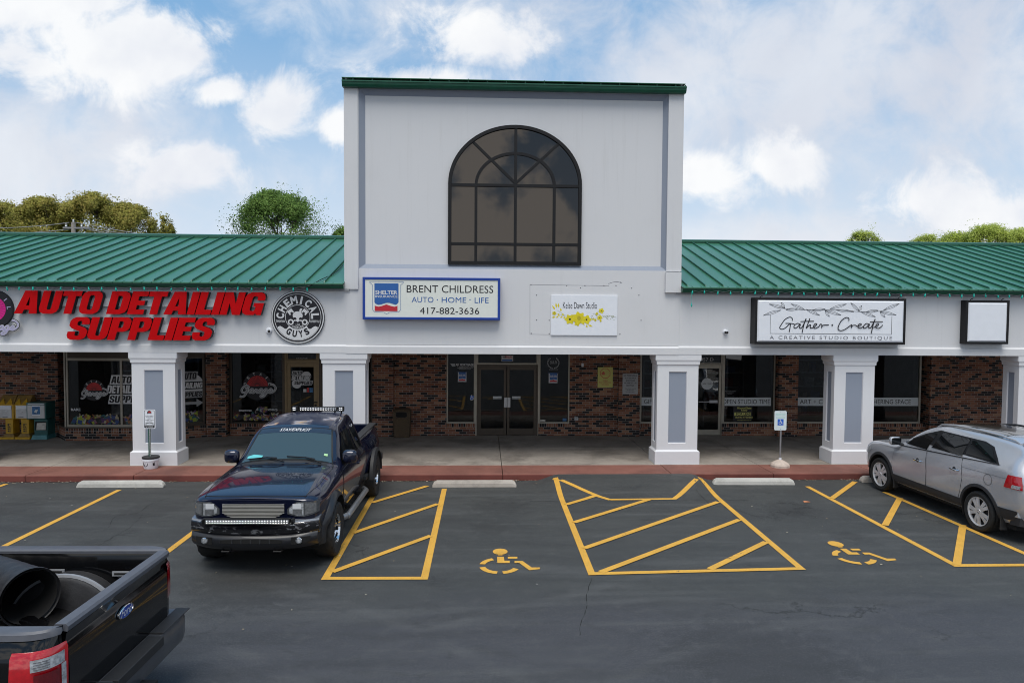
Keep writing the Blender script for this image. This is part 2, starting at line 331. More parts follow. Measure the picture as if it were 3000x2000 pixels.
def htext(body, x0, x1, z0, z1, sl=.26, gap=.035, sp=.27):
    out = []; x = 0
    for ch in body:
        if ch == ' ': x += sp; continue
        w_, o = hglyph(ch); out.append([(x + a + b * sl, b) for a, b in o]); x += w_ + gap
    a0 = min(p[0] for o in out for p in o); a1 = max(p[0] for o in out for p in o)
    return [[(x0 + (a - a0) / (a1 - a0) * (x1 - x0), z0 + b * (z1 - z0)) for a, b in o] for o in out]
MT['yel'] = pm('yellow_enamel', (.52, .30, .012), .4, 0, .15, 8); MT['yeld'] = pm('weathered_yellow', (.22, .135, .03), .6, 0, .3, 8)
MT['teal'] = pm('teal_enamel', (.018, .105, .10), .4, 0, .2, 6); MT['teal2'] = pm('faded_teal', (.06, .22, .24), .5, 0, .2, 6)
MT['steel'] = pm('galvanised_steel', (.42, .43, .44), .4, .8, .1); MT['chrome'] = pm('chrome', (.75, .76, .78), .08, 1.0, .03)
MT['paper'] = pm('paper', (.55, .52, .47), .7, 0, .2, 12); MT['bluepaper'] = pm('blue_print', (.04, .16, .36), .5, 0, .5, 14)
MT['pebble'] = pm('pebble_aggregate', (.085, .056, .030), .8, 0, .8, 60, .8, 90, bd=.01)
MT['greenpost'] = pm('green_post', (.01, .075, .05), .45); MT['hblue'] = pm('access_blue', (.02, .12, .55), .4)
MT['palegreen'] = pm('faded_green_ink', (.42, .68, .62), .5); MT['signyel'] = pm('yellow_sign', (.60, .58, .16), .5, 0, .06)
MT['pagered'] = pm('faded_red_ink', (.55, .12, .06), .5); MT['greysign'] = pm('grey_sign', (.42, .43, .44), .5, 0, .06)
MT['post'] = pm('pole_wood', (.30, .27, .24), .8, 0, .2); MT['wire'] = pm('wire', (.25, .25, .26), .6)
MT['bulb'] = pm('teal_bulb', (.01, .42, .34), .15, 0, .15, 20)
MT['flash'] = pm('grey_flashing', (.33, .34, .36), .5, .2)
MT['flower'] = pm('yellow_print', (.72, .62, .015), .5, 0, .12, 18); MT['flower2'] = pm('ochre_print', (.45, .38, .02), .5)
MT['leafgrey'] = pm('sage_print', (.42, .46, .33), .5)

# ------------------------------------------------------------------ mesh building
class MB:
    def __init__(s): s.v = []; s.f = []; s.mi = []; s.mats = []; s.cur = 0
    def use(s, m):
        m = MT[m] if isinstance(m, str) else m
        if m not in s.mats: s.mats.append(m)
        s.cur = s.mats.index(m); return s
    def add(s, vs, fs):
        o = len(s.v); s.v += [tuple(q) for q in vs]
        for f in fs: s.f.append([o + i for i in f]); s.mi.append(s.cur)
        return s
    def box(s, x0, x1, y0, y1, z0, z1):
        if x0 > x1: x0, x1 = x1, x0
        if y0 > y1: y0, y1 = y1, y0
        if z0 > z1: z0, z1 = z1, z0
        return s.add([(x0, y0, z0), (x1, y0, z0), (x1, y1, z0), (x0, y1, z0), (x0, y0, z1), (x1, y0, z1), (x1, y1, z1), (x0, y1, z1)],
                     [(0, 3, 2, 1), (4, 5, 6, 7), (0, 1, 5, 4), (1, 2, 6, 5), (2, 3, 7, 6), (3, 0, 4, 7)])
    def frus(s, c, b, t, z0, z1):     # frustum: half sizes b at z0, t at z1
        cx, cy = c
        vs = [(cx + sx * h[0], cy + sy * h[1], z) for h, z in ((b, z0), (t, z1)) for sx, sy in ((-1, -1), (1, -1), (1, 1), (-1, 1))]
        return s.add(vs, [(0, 3, 2, 1), (4, 5, 6, 7), (0, 1, 5, 4), (1, 2, 6, 5), (2, 3, 7, 6), (3, 0, 4, 7)])
    def sweep(s, prof, x0, x1):       # closed (y,z) profile along X
        n = len(prof)
        return s.add([(x0, y, z) for y, z in prof] + [(x1, y, z) for y, z in prof],
                     [tuple(range(n))[::-1], tuple(range(n, 2 * n))] + [(i, (i + 1) % n, n + (i + 1) % n, n + i) for i in range(n)])
    def prism(s, poly, y0, y1):       # closed (x,z) polygon from y0 (front) to y1
        n = len(poly)
        return s.add([(x, y0, z) for x, z in poly] + [(x, y1, z) for x, z in poly],
                     [tuple(range(n)), tuple(range(n, 2 * n))[::-1]] + [(i, n + i, n + (i + 1) % n, (i + 1) % n) for i in range(n)])
    def column(s, poly, z0, z1):      # closed (x,y) polygon
        n = len(poly)
        return s.add([(x, y, z0) for x, y in poly] + [(x, y, z1) for x, y in poly],
                     [tuple(range(n))[::-1], tuple(range(n, 2 * n))] + [(i, (i + 1) % n, n + (i + 1) % n, n + i) for i in range(n)])
    def flat(s, poly, y): return s.add([(x, y, z) for x, z in poly], [tuple(range(len(poly)))])
    def rect(s, x0, x1, z0, z1, y): return s.flat([(x0, z0), (x1, z0), (x1, z1), (x0, z1)], y)
    def disc(s, cx, cz, rx, rz, y, n=32, a0=0, a1=2 * PI, full=True):
        k = n if full else n + 1
        return s.flat([(cx + rx * math.cos(a0 + (a1 - a0) * i / n), cz + rz * math.sin(a0 + (a1 - a0) * i / n)) for i in range(k)], y)
    def ring(s, cx, cz, r0, r1, y, n=48, a0=0, a1=2 * PI, e=1.0):
        vs = []
        for i in range(n + 1):
            a = a0 + (a1 - a0) * i / n
            vs += [(cx + r0 * math.cos(a), y, cz + r0 * e * math.sin(a)), (cx + r1 * math.cos(a), y, cz + r1 * e * math.sin(a))]
        return s.add(vs, [(2 * i, 2 * i + 1, 2 * i + 3, 2 * i + 2) for i in range(n)])
    def tube(s, pts, r, n=8, r1=None, cap=True):
        pts = [Vector(p) for p in pts]; m = len(pts); vs = []; prev = None
        for i, p in enumerate(pts):
            d = (pts[min(i + 1, m - 1)] - pts[max(i - 1, 0)])
            if d.length < 1e-9: d = Vector((0, 0, 1))
            d.normalize()
            a = prev if prev is not None else (Vector((0, 0, 1)) if abs(d.z) < .9 else Vector((1, 0, 0)))
            u = (a - d * a.dot(d)); 
            if u.length < 1e-6: u = d.orthogonal()
            u.normalize(); v = d.cross(u); prev = u
            rr = r if r1 is None else r + (r1 - r) * i / (m - 1)
            vs += [p + (u * math.cos(2 * PI * k / n) + v * math.sin(2 * PI * k / n)) * rr for k in range(n)]
        fs = [(i * n + k, i * n + (k + 1) % n, (i + 1) * n + (k + 1) % n, (i + 1) * n + k) for i in range(m - 1) for k in range(n)]
        if cap: fs += [tuple(range(n))[::-1], tuple(range((m - 1) * n, m * n))]
        return s.add(vs, fs)
    def lathe(s, prof, c, axis='z', n=32, a0=0.0, a1=2 * PI):   # prof: (r, h) along axis
        vs = []; full = abs(a1 - a0 - 2 * PI) < 1e-6; k = n if full else n + 1
        for i in range(k):
            a = a0 + (a1 - a0) * i / n; ca, sa = math.cos(a), math.sin(a)
            for r_, h in prof:
                if axis == 'z': vs.append((c[0] + r_ * ca, c[1] + r_ * sa, c[2] + h))
                elif axis == 'x': vs.append((c[0] + h, c[1] + r_ * ca, c[2] + r_ * sa))
                else: vs.append((c[0] + r_ * ca, c[1] + h, c[2] + r_ * sa))
        m = len(prof); fs = []
        for i in range(n):
            j = (i + 1) % k if full else i + 1
            fs += [(i * m + q, j * m + q, j * m + q + 1, i * m + q + 1) for q in range(m - 1)]
        return s.add(vs, fs)
    def stroke(s, pts, wd, y, taper=False):   # ribbon in the XZ plane at depth y, pts (x,z)
        pts = [Vector(p) for p in pts]; m = len(pts); vs = []
        for i, p in enumerate(pts):
            d = pts[min(i + 1, m - 1)] - pts[max(i - 1, 0)]
            if d.length < 1e-9: d = Vector((1, 0))
            d.normalize(); nrm = Vector((-d.y, d.x))
            ww = wd / 2 * (1 if not taper else max(.15, math.sin(PI * min(1, max(0, (i + .4) / (m - .2)))) ** .6))
            yy = y - i * 4e-5
            vs += [(p.x + nrm.x * ww, yy, p.y + nrm.y * ww), (p.x - nrm.x * ww, yy, p.y - nrm.y * ww)]
        return s.add(vs, [(2 * i, 2 * i + 1, 2 * i + 3, 2 * i + 2) for i in range(m - 1)])
    def build(s, name, mat=None, parent=None, smooth=False, bevel=0., angle=None, seg=2):
        me = bpy.data.meshes.new(name); me.from_pydata(s.v, [], s.f); me.validate(); 
        if mat is not None and not s.mats: s.use(mat)
        for m in s.mats: me.materials.append(m)
        if len(s.mats) > 1 and len(me.polygons) == len(s.mi): me.polygons.foreach_set('material_index', s.mi)
        o = bpy.data.objects.new(name, me); COL.objects.link(o)
        fixn(me)
        if smooth:
            me.polygons.foreach_set('use_smooth', [True] * len(me.polygons)); me.set_sharp_from_angle(angle=angle if angle else R(35))
        if bevel:
            b = o.modifiers.new('bevel', 'BEVEL'); b.width = bevel; b.segments = seg; b.limit_method = 'ANGLE'; b.angle_limit = R(40)
        if parent is not None: setp(o, parent)
        me.update(); return o
def fixn(me):
    bm = bmesh.new(); bm.from_mesh(me)
    bmesh.ops.recalc_face_normals(bm, faces=bm.faces); bm.to_mesh(me); bm.free()
WORLDSPACE = set()
def setp(o, p):
    o.parent = p
    if p.name in WORLDSPACE:
        o.matrix_parent_inverse = Matrix.LocRotScale(p.location, p.rotation_euler, None).inverted()
def tag(o, label=None, cat=None, group=None, kind=None):
    if label: o['label'] = label
    if cat: o['category'] = cat
    if group: o['group'] = group
    if kind: o['kind'] = kind
    return o
def thing(name, label, cat, loc, rz=0., group=None, world=True):
    o = bpy.data.objects.new(name, None); COL.objects.link(o); o.empty_display_size = .2
    o.location = loc; o.rotation_euler = (0, 0, rz)
    if world: WORLDSPACE.add(o.name)
    return tag(o, label, cat, group)
def copy_tree(o, parent=None):
    c = o.copy(); COL.objects.link(c)
    if parent is not None: c.parent = parent
    for ch in o.children: copy_tree(ch, c)
    return c
def cat(pts, n=6, closed=False):      # Catmull-Rom through 2-D points
    out = []; m = len(pts)
    for i in range(m if closed else m - 1):
        p0, p1, p2, p3 = (pts[(i + k - 1) % m] if closed else pts[min(max(i + k - 1, 0), m - 1)] for k in range(4))
        for j in range(n):
            t_ = j / n
            out.append(tuple(.5 * (2 * b + (c - a) * t_ + (2 * a - 5 * b + 4 * c - d) * t_ ** 2 + (3 * b - a - 3 * c + d) * t_ ** 3) for a, b, c, d in zip(p0, p1, p2, p3)))
    if not closed: out.append(tuple(pts[-1]))
    return out

# ------------------------------------------------------------------ lettering
_tx = {}
def glyphs(body, offset=0., shear=0., extrude=0., spacing=1.0, res=3):
    key = (body, offset, shear, extrude, spacing, res)
    if key in _tx: return _tx[key]
    cu = bpy.data.curves.new('text', 'FONT'); cu.body = body; cu.size = 1.0; cu.shear = shear; cu.offset = offset
    cu.extrude = extrude; cu.space_character = spacing; cu.resolution_u = res; cu.fill_mode = 'FRONT' if not extrude else 'BOTH'
    o = bpy.data.objects.new('text', cu); COL.objects.link(o)
    dg = bpy.context.evaluated_depsgraph_get(); ev = o.evaluated_get(dg)
    me = bpy.data.meshes.new_from_object(ev)
    vs = [tuple(v.co) for v in me.vertices]; fs = [tuple(p.vertices) for p in me.polygons]
    bpy.data.objects.remove(o); bpy.data.curves.remove(cu); bpy.data.meshes.remove(me)
    _tx[key] = (vs, fs); return vs, fs
def text(m, body, x0, x1, z0, z1, y, offset=0., shear=0., spacing=1.0, curve=None, keep=False):
    vs, fs = glyphs(body, offset, shear, 0., spacing)
    if not vs: return m
    a0 = min(v[0] for v in vs); a1 = max(v[0] for v in vs); b0 = min(v[1] for v in vs); b1 = max(v[1] for v in vs)
    sx = (x1 - x0) / max(a1 - a0, 1e-6); sz = (z1 - z0) / max(b1 - b0, 1e-6)
    if keep: sx = min(sx, sz)
    ox = x0 + ((x1 - x0) - sx * (a1 - a0)) / 2
    return m.add([(ox + (v[0] - a0) * sx, y, z0 + (v[1] - b0) * sz) for v in vs], fs)
def arctext(m, body, cx, cz, r, a0, a1, h, wd, y, offset=0., inside=False):
    n = len(body)
    for i, ch in enumerate(body):
        a = a0 + (a1 - a0) * (i + .5) / n if n > 1 else (a0 + a1) / 2
        if ch == ' ': continue
        vs, fs = glyphs(ch, offset)
        b0 = min(v[1] for v in vs); b1 = max(v[1] for v in vs); q0 = min(v[0] for v in vs); q1 = max(v[0] for v in vs)
        ww = wd * (.38 if ch in 'I1' else (1.25 if ch in 'MW' else 1))
        out = []
        for v in vs:
            tx = ((v[0] - q0) / max(q1 - q0, 1e-6) - .5) * ww; tz = ((v[1] - b0) / (b1 - b0) - .5) * h
            rot = a - PI / 2 if not inside else a + PI / 2
            out.append((cx + r * math.cos(a) + tx * math.cos(rot) - tz * math.sin(rot), y, cz + r * math.sin(a) + tx * math.sin(rot) + tz * math.cos(rot)))
        m.add(out, fs)
    return m
# ------------------------------------------------------------------ ground, walk, kerb
YF, YW, YB, YP, YG = 16.638, 16.68, 20.58, 20.43, 20.66    # band front, fascia wall, brick wall, pilasters, glazing
m = MB(); m.add([(-400, -400, 0), (400, -400, 0), (400, 400, 0), (-400, 400, 0)], [(0, 1, 2, 3)])
tag(m.build('asphalt_ground', 'asphalt'), kind='structure')
m = MB(); m.add([(-300, 36, .004), (300, 36, .004), (300, 300, .004), (-300, 300, .004)], [(0, 1, 2, 3)])
MT['grass'] = pm('rough_grass', (.06, .09, .03), .9, 0, .4, .5)
tag(m.build('grass_ground', 'grass'), kind='structure')
m = MB(); vs = []; nx, ny = 48, 16                       # asphalt ramp up to the walk
def rh(x, y):
    a = min(1, max(0, (x - 1.15) / .55)) * min(1, max(0, (5.15 - x) / .5)); b = min(1, max(0, (y - 14.1) / 1.35))
    a = a * a * (3 - 2 * a); b = b * b * (3 - 2 * b); return .004 + .143 * a * b
for j in range(ny + 1):
    for i in range(nx + 1):
        x = .95 + 4.4 * i / nx; y = 13.95 + 1.71 * j / ny; vs.append((x, y, rh(x, y) if 0 < i < nx and j else .003))
m.add(vs, [(j * (nx + 1) + i, j * (nx + 1) + i + 1, (j + 1) * (nx + 1) + i + 1, (j + 1) * (nx + 1) + i) for j in range(ny) for i in range(nx)])
tag(m.build('asphalt_ramp', 'asphalt', smooth=True), kind='structure')
JX = [-18, -14.5, -12.2, -9.9, -7.6, -3.4, .45, 4.24, 6.57, 8.95, 11.3, 13.6, 20]
m = MB()
for a, b in zip(JX, JX[1:]):
    m.box(a + .006, b - .006, 16.606, 18.65, 0, .15); m.box(a + .006, b - .006, 18.662, 20.75, 0, .15)
tag(m.build('sidewalk', 'walk', bevel=.006, seg=1), kind='structure')
m = MB()
for a, b in zip(JX, JX[1:]):
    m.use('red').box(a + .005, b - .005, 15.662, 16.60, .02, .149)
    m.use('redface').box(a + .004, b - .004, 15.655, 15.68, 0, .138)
tag(m.build('kerb', None, bevel=.012, seg=2), kind='structure')

# ------------------------------------------------------------------ painted markings
Z1 = .006
def seg(m, a, b, wd=.1, z=Z1):
    a = Vector(a[:2]); b = Vector(b[:2]); d = b - a; L = d.length; d.normalize(); n = Vector((-d.y, d.x)) * wd / 2; k = max(1, int(L / .25))
    rz = lambda p: max(z, rh(p.x, p.y) + .004) if .95 < p.x < 5.35 and p.y > 13.95 else z
    vs = []
    for i in range(k + 1):
        p = a + d * L * i / k
        for q in (p + n, p - n): vs.append((q.x, q.y, rz(q)))
    return m.add(vs, [(2 * i, 2 * i + 1, 2 * i + 3, 2 * i + 2) for i in range(k)])
m = MB()
for a, b in [((-2.222, 14.45), (-2.195, 9.86)), ((-.806, 14.95), (-.81, 9.86)), ((1.60, 15.38), (1.575, 9.95)), ((4.815, 15.44), (4.70, 10.10)),
             ((7.07, 15.05), (7.095, 10.16)), ((8.50, 14.55), (8.56, 10.16)), ((-7.555, 14.95), (-7.55, 9.9)), ((-10.2, 15.5), (-10.2, 9.9)), ((-4.86, 14.95), (-4.885, 9.95))]:
    seg(m, a, b, .105)
m2 = m.build('parking_stall_lines', 'line'); tag(m2, kind='structure')
m = MB(); z2 = Z1 + .003
for a, b in [((-2.23, 9.91), (-.76, 9.885)), ((1.54, 10.0), (4.75, 10.14)), ((7.06, 10.21), (13.5, 10.2)), ((1.56, 15.36), (2.566, 14.0)), ((2.56, 14.02), (3.88, 14.06)), ((3.86, 14.04), (4.84, 15.45))]:
    seg(m, a, b, .105, z2)
tag(m.build('hatch_border_lines', 'line'), kind='structure')
m = MB(); z3 = Z1 + .006
for a, b in [((-2.165, 13.859), (-1.183, 15.181)), ((-2.18, 11.95), (-.866, 13.75)), ((-2.15, 10.15), (-.856, 11.78)),
             ((1.629, 13.659), (2.325, 14.318)), ((1.633, 12.482), (3.389, 14.047)), ((1.617, 11.093), (4.686, 13.81)), ((1.714, 10.052), (4.677, 12.6)), ((3.336, 10.133), (4.663, 11.342)),
             ((8.342, 15.441), (7.107, 14.031)), ((8.536, 14.046), (7.157, 12.202)), ((8.582, 12.206), (7.115, 10.224))]:
    seg(m, a, b, .11, z3)
tag(m.build('hatch_diagonal_lines', 'line'), kind='structure')
def cq(u, v): return G(800 + u / 1.47, 1350 + v / 1.47, Z1)
def wheelchair(dx_, dy_):
    m = MB()
    def poly(pts): m.add([(p.x + dx_, p.y + dy_, Z1) for p in pts], [tuple(range(len(pts)))])
    poly([cq(978 + 32 * math.cos(2 * PI * i / 24), 389 + 13 * math.sin(2 * PI * i / 24)) for i in range(24)])
    poly([cq(968, 401), cq(988, 401), cq(988, 405), cq(968, 405)])
    for pl in ([(965, 411), (994, 411), (996, 428), (1019, 428), (1019, 438), (966, 438)], [(1011, 411), (1052, 411), (1052, 419), (1011, 419)],
               [(1040, 429), (1074, 429), (1114, 457), (1150, 457), (1149, 464), (1103, 469), (1061, 438), (1040, 438)]):
        poly([cq(*q) for q in pl])
    for a0, a1 in ((112, 168), (192, 262), (280, 336)):
        o = []; inn = []
        for i in range(13):
            a = R(a0 + (a1 - a0) * i / 12); o.append(cq(976 + 89 * math.cos(a), 450 - 35 * math.sin(a))); inn.append(cq(976 + 64 * math.cos(a), 449 - 25 * math.sin(a)))
        poly(o + inn[::-1])
    return tag(m.build('wheelchair_marking', 'line'), kind='structure')
wheelchair(0, 0); d_ = G(2447, 1592.5) - G(1465, 1615); wheelchair(d_.x, d_.y)
MT['crack'] = pm('crack_fill', (.012, .012, .012), .9)
m = MB()
for pts in ([(1734, 1690), (1720, 1740), (1716, 1790), (1700, 1830), (1699, 1860)], [(420, 1505), (380, 1545), (352, 1560), (300, 1590), (262, 1612)], [(500, 1455), (440, 1475), (405, 1500), (340, 1512), (318, 1545)],
            [(1700, 1600), (1706, 1640), (1722, 1668)], [(420, 1376), (470, 1355)], [(2040, 1440), (2080, 1475), (2150, 1490), (2240, 1520)]):
    pts = cat(pts, 5); a = [G(x + random.uniform(-2, 2), y + random.uniform(-1.2, 1.2), .003) for x, y in pts]
    for p_, q_ in zip(a, a[1:]): seg(m, p_, q_, random.uniform(.003, .011), .0025 + random.uniform(0, .0004))
tag(m.build('pavement_cracks', 'crack'), kind='structure')

# ------------------------------------------------------------------ wheel stops
def wheel_stop(xc, y, wd, mt, label, n=1.8):
    m = MB(); t = .055
    prof = lambda h, k: [(-.085 * k, 0), (-.075 * k, h * .6), (-.045 * k, h), (.045 * k, h), (.075 * k, h * .6), (.085 * k, 0)]
    xs = [(-n / 2, .04, .9), (-n / 2 + .03, .10, 1), (-n / 2 + .09, .135, 1), (n / 2 - .09, .135, 1), (n / 2 - .03, .10, 1), (n / 2, .04, .9)]
    vs = []
    for x, h, k in xs: vs += [(x, yy, z) for yy, z in prof(h, k)]
    fs = [(i * 6 + j, i * 6 + (j + 1) % 6, i * 6 + 6 + (j + 1) % 6, i * 6 + 6 + j) for i in range(5) for j in range(6)] + [tuple(range(6))[::-1], tuple(range(30, 36))]
    m.add(vs, fs)
    o = m.build('wheel_stop', mt, bevel=.008); o.location = (xc, y, 0); o.rotation_euler = (0, 0, wd)
    return tag(o, label, 'wheel stop', 'concrete wheel stops along the kerb')
wheel_stop(-7.64, 15.22, .0, 'stop', 'pale grey concrete wheel stop in front of the sign bucket')
wheel_stop(-.17, 15.15, .0, 'stop2', 'tan concrete wheel stop facing the double glass doors')
wheel_stop(5.96, 15.27, -.02, 'stop', 'light grey concrete wheel stop below the access parking sign')
wheel_stop(9.37, 15.48, .02, 'stop2', 'concrete wheel stop mostly hidden behind the front tyre of the silver car')

# ------------------------------------------------------------------ the strip mall
MALL = thing('strip_mall', 'white stucco strip mall with green metal roof and tall centre tower', 'building', (.7, 20, 0))
XL, XR = -18.0, 20.0; TX0, TX1 = -3.21, 4.655
ZB0 = 2.772                                            # underside of the band
# brick walls
def bpx(x, Y=YB): return P(x, 1150, Y).x
ZS = 2.86
for a, b in ((XL, bpx(106)), (bpx(1150, YB), bpx(1308)), (bpx(1669), bpx(1815)), (bpx(2778), XR)):
    m = MB(); m.box(a, b, YB, YB + .3, 0, ZS); m.build('brick_wall', 'brick', MALL)
ZSILL = P(1250, 1236.5, YG).z                          # sill height at the centre
SOL = .135
lows = [(672, 834), (934, 1093), (1308, 1393), (1578, 1669), (1873, 2016), (2117, 2283), (2336, 2727)]
for a, b in lows:
    m = MB(); m.box(bpx(a), bpx(b), YB + .002, YB + .3, 0, ZSILL - SOL); lw = m.build('low_brick_wall', 'brick', MALL)
    m = MB(); m.box(bpx(a), bpx(b), YB - .006, YB + .3, ZSILL - SOL, ZSILL - .03); m.build('brick_sill', 'soldier', lw)
for a, b in ((106, 170), (603, 662), (1091, 1152), (1813, 1875), (2282, 2338), (2725, 2781)):
    m = MB(); m.box(P(a, 1150, YP).x, P(b, 1150, YP).x, YP, YB + .32, 0, ZS); m.build('brick_pilaster', 'brick', MALL)
# projecting bay of the left shop
BAY = [(-12.05, 20.5), (-11.44, 19.82), (-8.96, 19.82), (-7.86, 20.42)]
m = MB(); m.column(BAY + [(-7.86, 20.7), (-12.05, 20.7)], 0, .36); m.build('brick_bay_wall', 'brick', MALL)
m = MB(); m.column([(x - .004, y - .005) for x, y in BAY[:2]] + [(x + .003, y - .006) for x, y in BAY[2:]] + [(-7.86, 20.7), (-12.05, 20.7)], .36, .492); m.build('brick_sill', 'soldier', MALL)
m = MB(); m.column([(x, y - .03) for x, y in BAY] + [(-7.86, 20.7), (-12.05, 20.7)], .492, .53); m.build('bay_ledge', 'bronze', MALL)
# interiors
m = MB()
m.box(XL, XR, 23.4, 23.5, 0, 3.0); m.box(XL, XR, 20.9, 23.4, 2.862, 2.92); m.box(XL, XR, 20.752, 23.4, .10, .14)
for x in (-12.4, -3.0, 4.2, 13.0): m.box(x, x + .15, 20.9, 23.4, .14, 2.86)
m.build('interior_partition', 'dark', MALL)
rs_ = random.Random(5); gd = [pm('goods_' + n, c, .5, 0, .3, 12) for n, c in (('grey', (.25, .25, .26)), ('dark', (.04, .04, .045)), ('red', (.3, .03, .03)), ('blue', (.05, .1, .25)), ('tan', (.35, .28, .2)), ('white', (.5, .5, .48)))]
for x0, x1, y in ((-11.2, -8.8, 22.3), (-7.0, -5.6, 22.0), (-5.0, -3.8, 22.6), (7.0, 8.3, 22.2), (9.4, 12.2, 22.5), (5.0, 5.8, 21.9)):
    m = MB()
    for z in (.5, .95, 1.4, 1.85, 2.25): m.box(x0, x1, y, y + .35, z, z + .03)
    for x in (x0, x1 - .03): m.box(x, x + .03, y, y + .35, .14, 2.3)
    sh = m.build('display_shelf', 'steel', MALL); m = MB()
    for z in (.531, .981, 1.431, 1.881):
        x = x0 + .06
        while x < x1 - .3: w_ = rs_.uniform(.08, .3); h_ = rs_.uniform(.12, .36); m.use(rs_.choice(gd)).box(x, x + w_, y + .03, y + .3, z, z + h_); x += w_ + rs_.uniform(.01, .15)
    m.build('shelf_goods', None, sh)
m = MB()
m.box(XL, XR, 23.5, 34, 0, 5.0); m.build('rear_block', 'wall', MALL)
# soffit and beam
m = MB(); m.box(XL, XR, 16.93, YB + .3, 2.864, 2.90); m.build('soffit', 'soffit', MALL)
# fascia: wall above the moulded band
band = [(YF, ZB0), (YF, 2.932), (YW - .001, 2.972), (16.92, 2.972), (16.92, ZB0)]
m = MB(); m.sweep(band, XL, TX0 + .02); m.build('fascia_band', 'wall', MALL)
m = MB(); m.sweep([(y - .004 if y < 16.7 else y, z - .008) for y, z in band], TX0 + .021, TX1 - .021); m.build('fascia_band', 'wall', MALL)
m = MB(); m.sweep(band, TX1 - .02, XR); m.build('fascia_band', 'wall', MALL)
for a, b in ((XL, TX0 - .001), (TX1 + .001, XR)):
    m = MB(); m.box(a, b, YW, 16.92, 2.972, 4.36); m.build('fascia', 'wall', MALL)
m = MB(); m.box(XL, TX0 + .1, 16.645, YW - .002, 4.215, 4.262); m.box(TX1 - .1, XR, 16.645, YW - .002, 4.195, 4.242); m.build('fascia_flashing', 'flash', MALL)
# lower roofs
E0, ER = (16.43, 4.372), (22.2, 5.985); SP = .4285
def roof(x0, x1, seed, dz=0.):
    sl = (ER[1] - E0[1]) / (ER[0] - E0[0])
    m = MB(); a, b = E0; c, d = ER; b += dz
    m.sweep([(a, b), (c, d), (c, d - .06), (a, b - .012)], x0, x1)
    m.box(x0, x1, 22.26, 22.5, 3, 5.9)
    r = m.build('roof_panel', 'roof', MALL)
    m = MB(); x = seed
    while x > x0: x -= SP
    while x < x1 - .03:
        if x > x0 + .02: m.sweep([(a + .06, b + .017), (a + .10, b + .075), (c, d + .045), (c, d)], x - .011, x + .011)
        x += SP
    m.build('standing_seam', 'rib', r)
    m = MB(); m.sweep([(c - .16, d - .03), (c - .16, d + .045), (c, d + .085), (c + .2, d + .03), (c + .2, d - .05)], x0, x1); m.build('ridge_cap', 'rib', r)
    m = MB(); e = 4.262 + dz
    m.sweep([(16.60, e), (16.50, e), (16.475, e + .035), (16.47, e + .062), (16.455, e + .066), (16.455, e + .094), (16.60, e + .094)], x0, x1 if x1 < 0 else x1)
    g = m.build('gutter', 'roofd', MALL)
    m = MB(); x = x0 + .02
    while x < x1 - .05:                                  # hemmed lower edge of the sheets
        m.sweep([(a - .012, b - .02), (a - .012, b + .006), (a + .16, b + .05), (a + .16, b + .04)], x, x + .19); x += .214
    m.build('eave_trim', 'roof', r)
    return r
roof(XL, TX0 - .001, P(614, 828, 16.45).x); roof(TX1 + .001, XR, P(2017, 843, 16.45).x, -.022)

# columns
def recess_face(m, o, ux, uz, nrm, W, H, rect, dep, mf, mp, mpanel):
    """front face W x H with a recessed panel; o lower-left corner, ux/uz unit axes, nrm outward"""
    a, b, c, d = rect; o = Vector(o); ux = Vector(ux); uz = Vector(uz); nn = Vector(nrm)
    q = lambda x, z, k=0.: o + ux * x + uz * z - nn * k
    O = [q(0, 0), q(W, 0), q(W, H), q(0, H)]; I = [q(a, c), q(b, c), q(b, d), q(a, d)]
    e = mp; J = [q(a + e, c + e, dep), q(b - e, c + e, dep), q(b - e, d - e, dep), q(a + e, d - e, dep)]
    m.use(mf); m.add(O + I, [(i, (i + 1) % 4, 4 + (i + 1) % 4, 4 + i) for i in range(4)]); m.add(I + J, [(i, (i + 1) % 4, 4 + (i + 1) % 4, 4 + i) for i in range(4)])
    mpanel.add([p_ + nn * .0 for p_ in J], [(0, 1, 2, 3)])
def colm(xc):
    W, D = .984, .535; y0, y1 = 16.682, 16.682 + D; z0, z1 = .49, 2.52; H = z1 - z0
    m = MB(); pn = [MB(), MB(), MB()]
    rf = (.277, .277 + .43, .16, H - .16); rs = (.15, D - .15, .16, H - .16)
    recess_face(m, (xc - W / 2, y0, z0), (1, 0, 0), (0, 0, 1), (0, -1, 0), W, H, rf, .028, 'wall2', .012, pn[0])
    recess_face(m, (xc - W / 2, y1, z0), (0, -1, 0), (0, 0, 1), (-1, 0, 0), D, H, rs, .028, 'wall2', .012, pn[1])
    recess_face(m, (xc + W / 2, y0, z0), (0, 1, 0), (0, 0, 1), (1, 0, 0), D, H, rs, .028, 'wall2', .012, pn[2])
    m.add([(xc - W / 2, y1, z0), (xc + W / 2, y1, z0), (xc + W / 2, y1, z1), (xc - W / 2, y1, z1)], [(0, 1, 2, 3)])
    c = (xc, (y0 + y1) / 2)
    m.frus(c, (.5385, .312), (.5385, .312), .15, .452); m.frus(c, (.5385, .312), (W / 2, D / 2), .452, .491)
    m.frus(c, (W / 2, D / 2), (W / 2 + .022, D / 2 + .022), z1, z1 + .012); m.frus(c, (W / 2 + .022, D / 2 + .022), (W / 2 + .026, D / 2 + .024), z1 + .012, 2.60)
    m.frus(c, (W / 2 + .026, D / 2 + .024), (.548, .305), 2.60, 2.64); m.frus(c, (.548, .305), (.548, .305), 2.64, ZB0 + .09)
    o = m.build('column', None, MALL)
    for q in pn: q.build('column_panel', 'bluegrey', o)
for x in (-12.05, -7.61, -3.246, 4.638, 8.932, 13.499): colm(x)

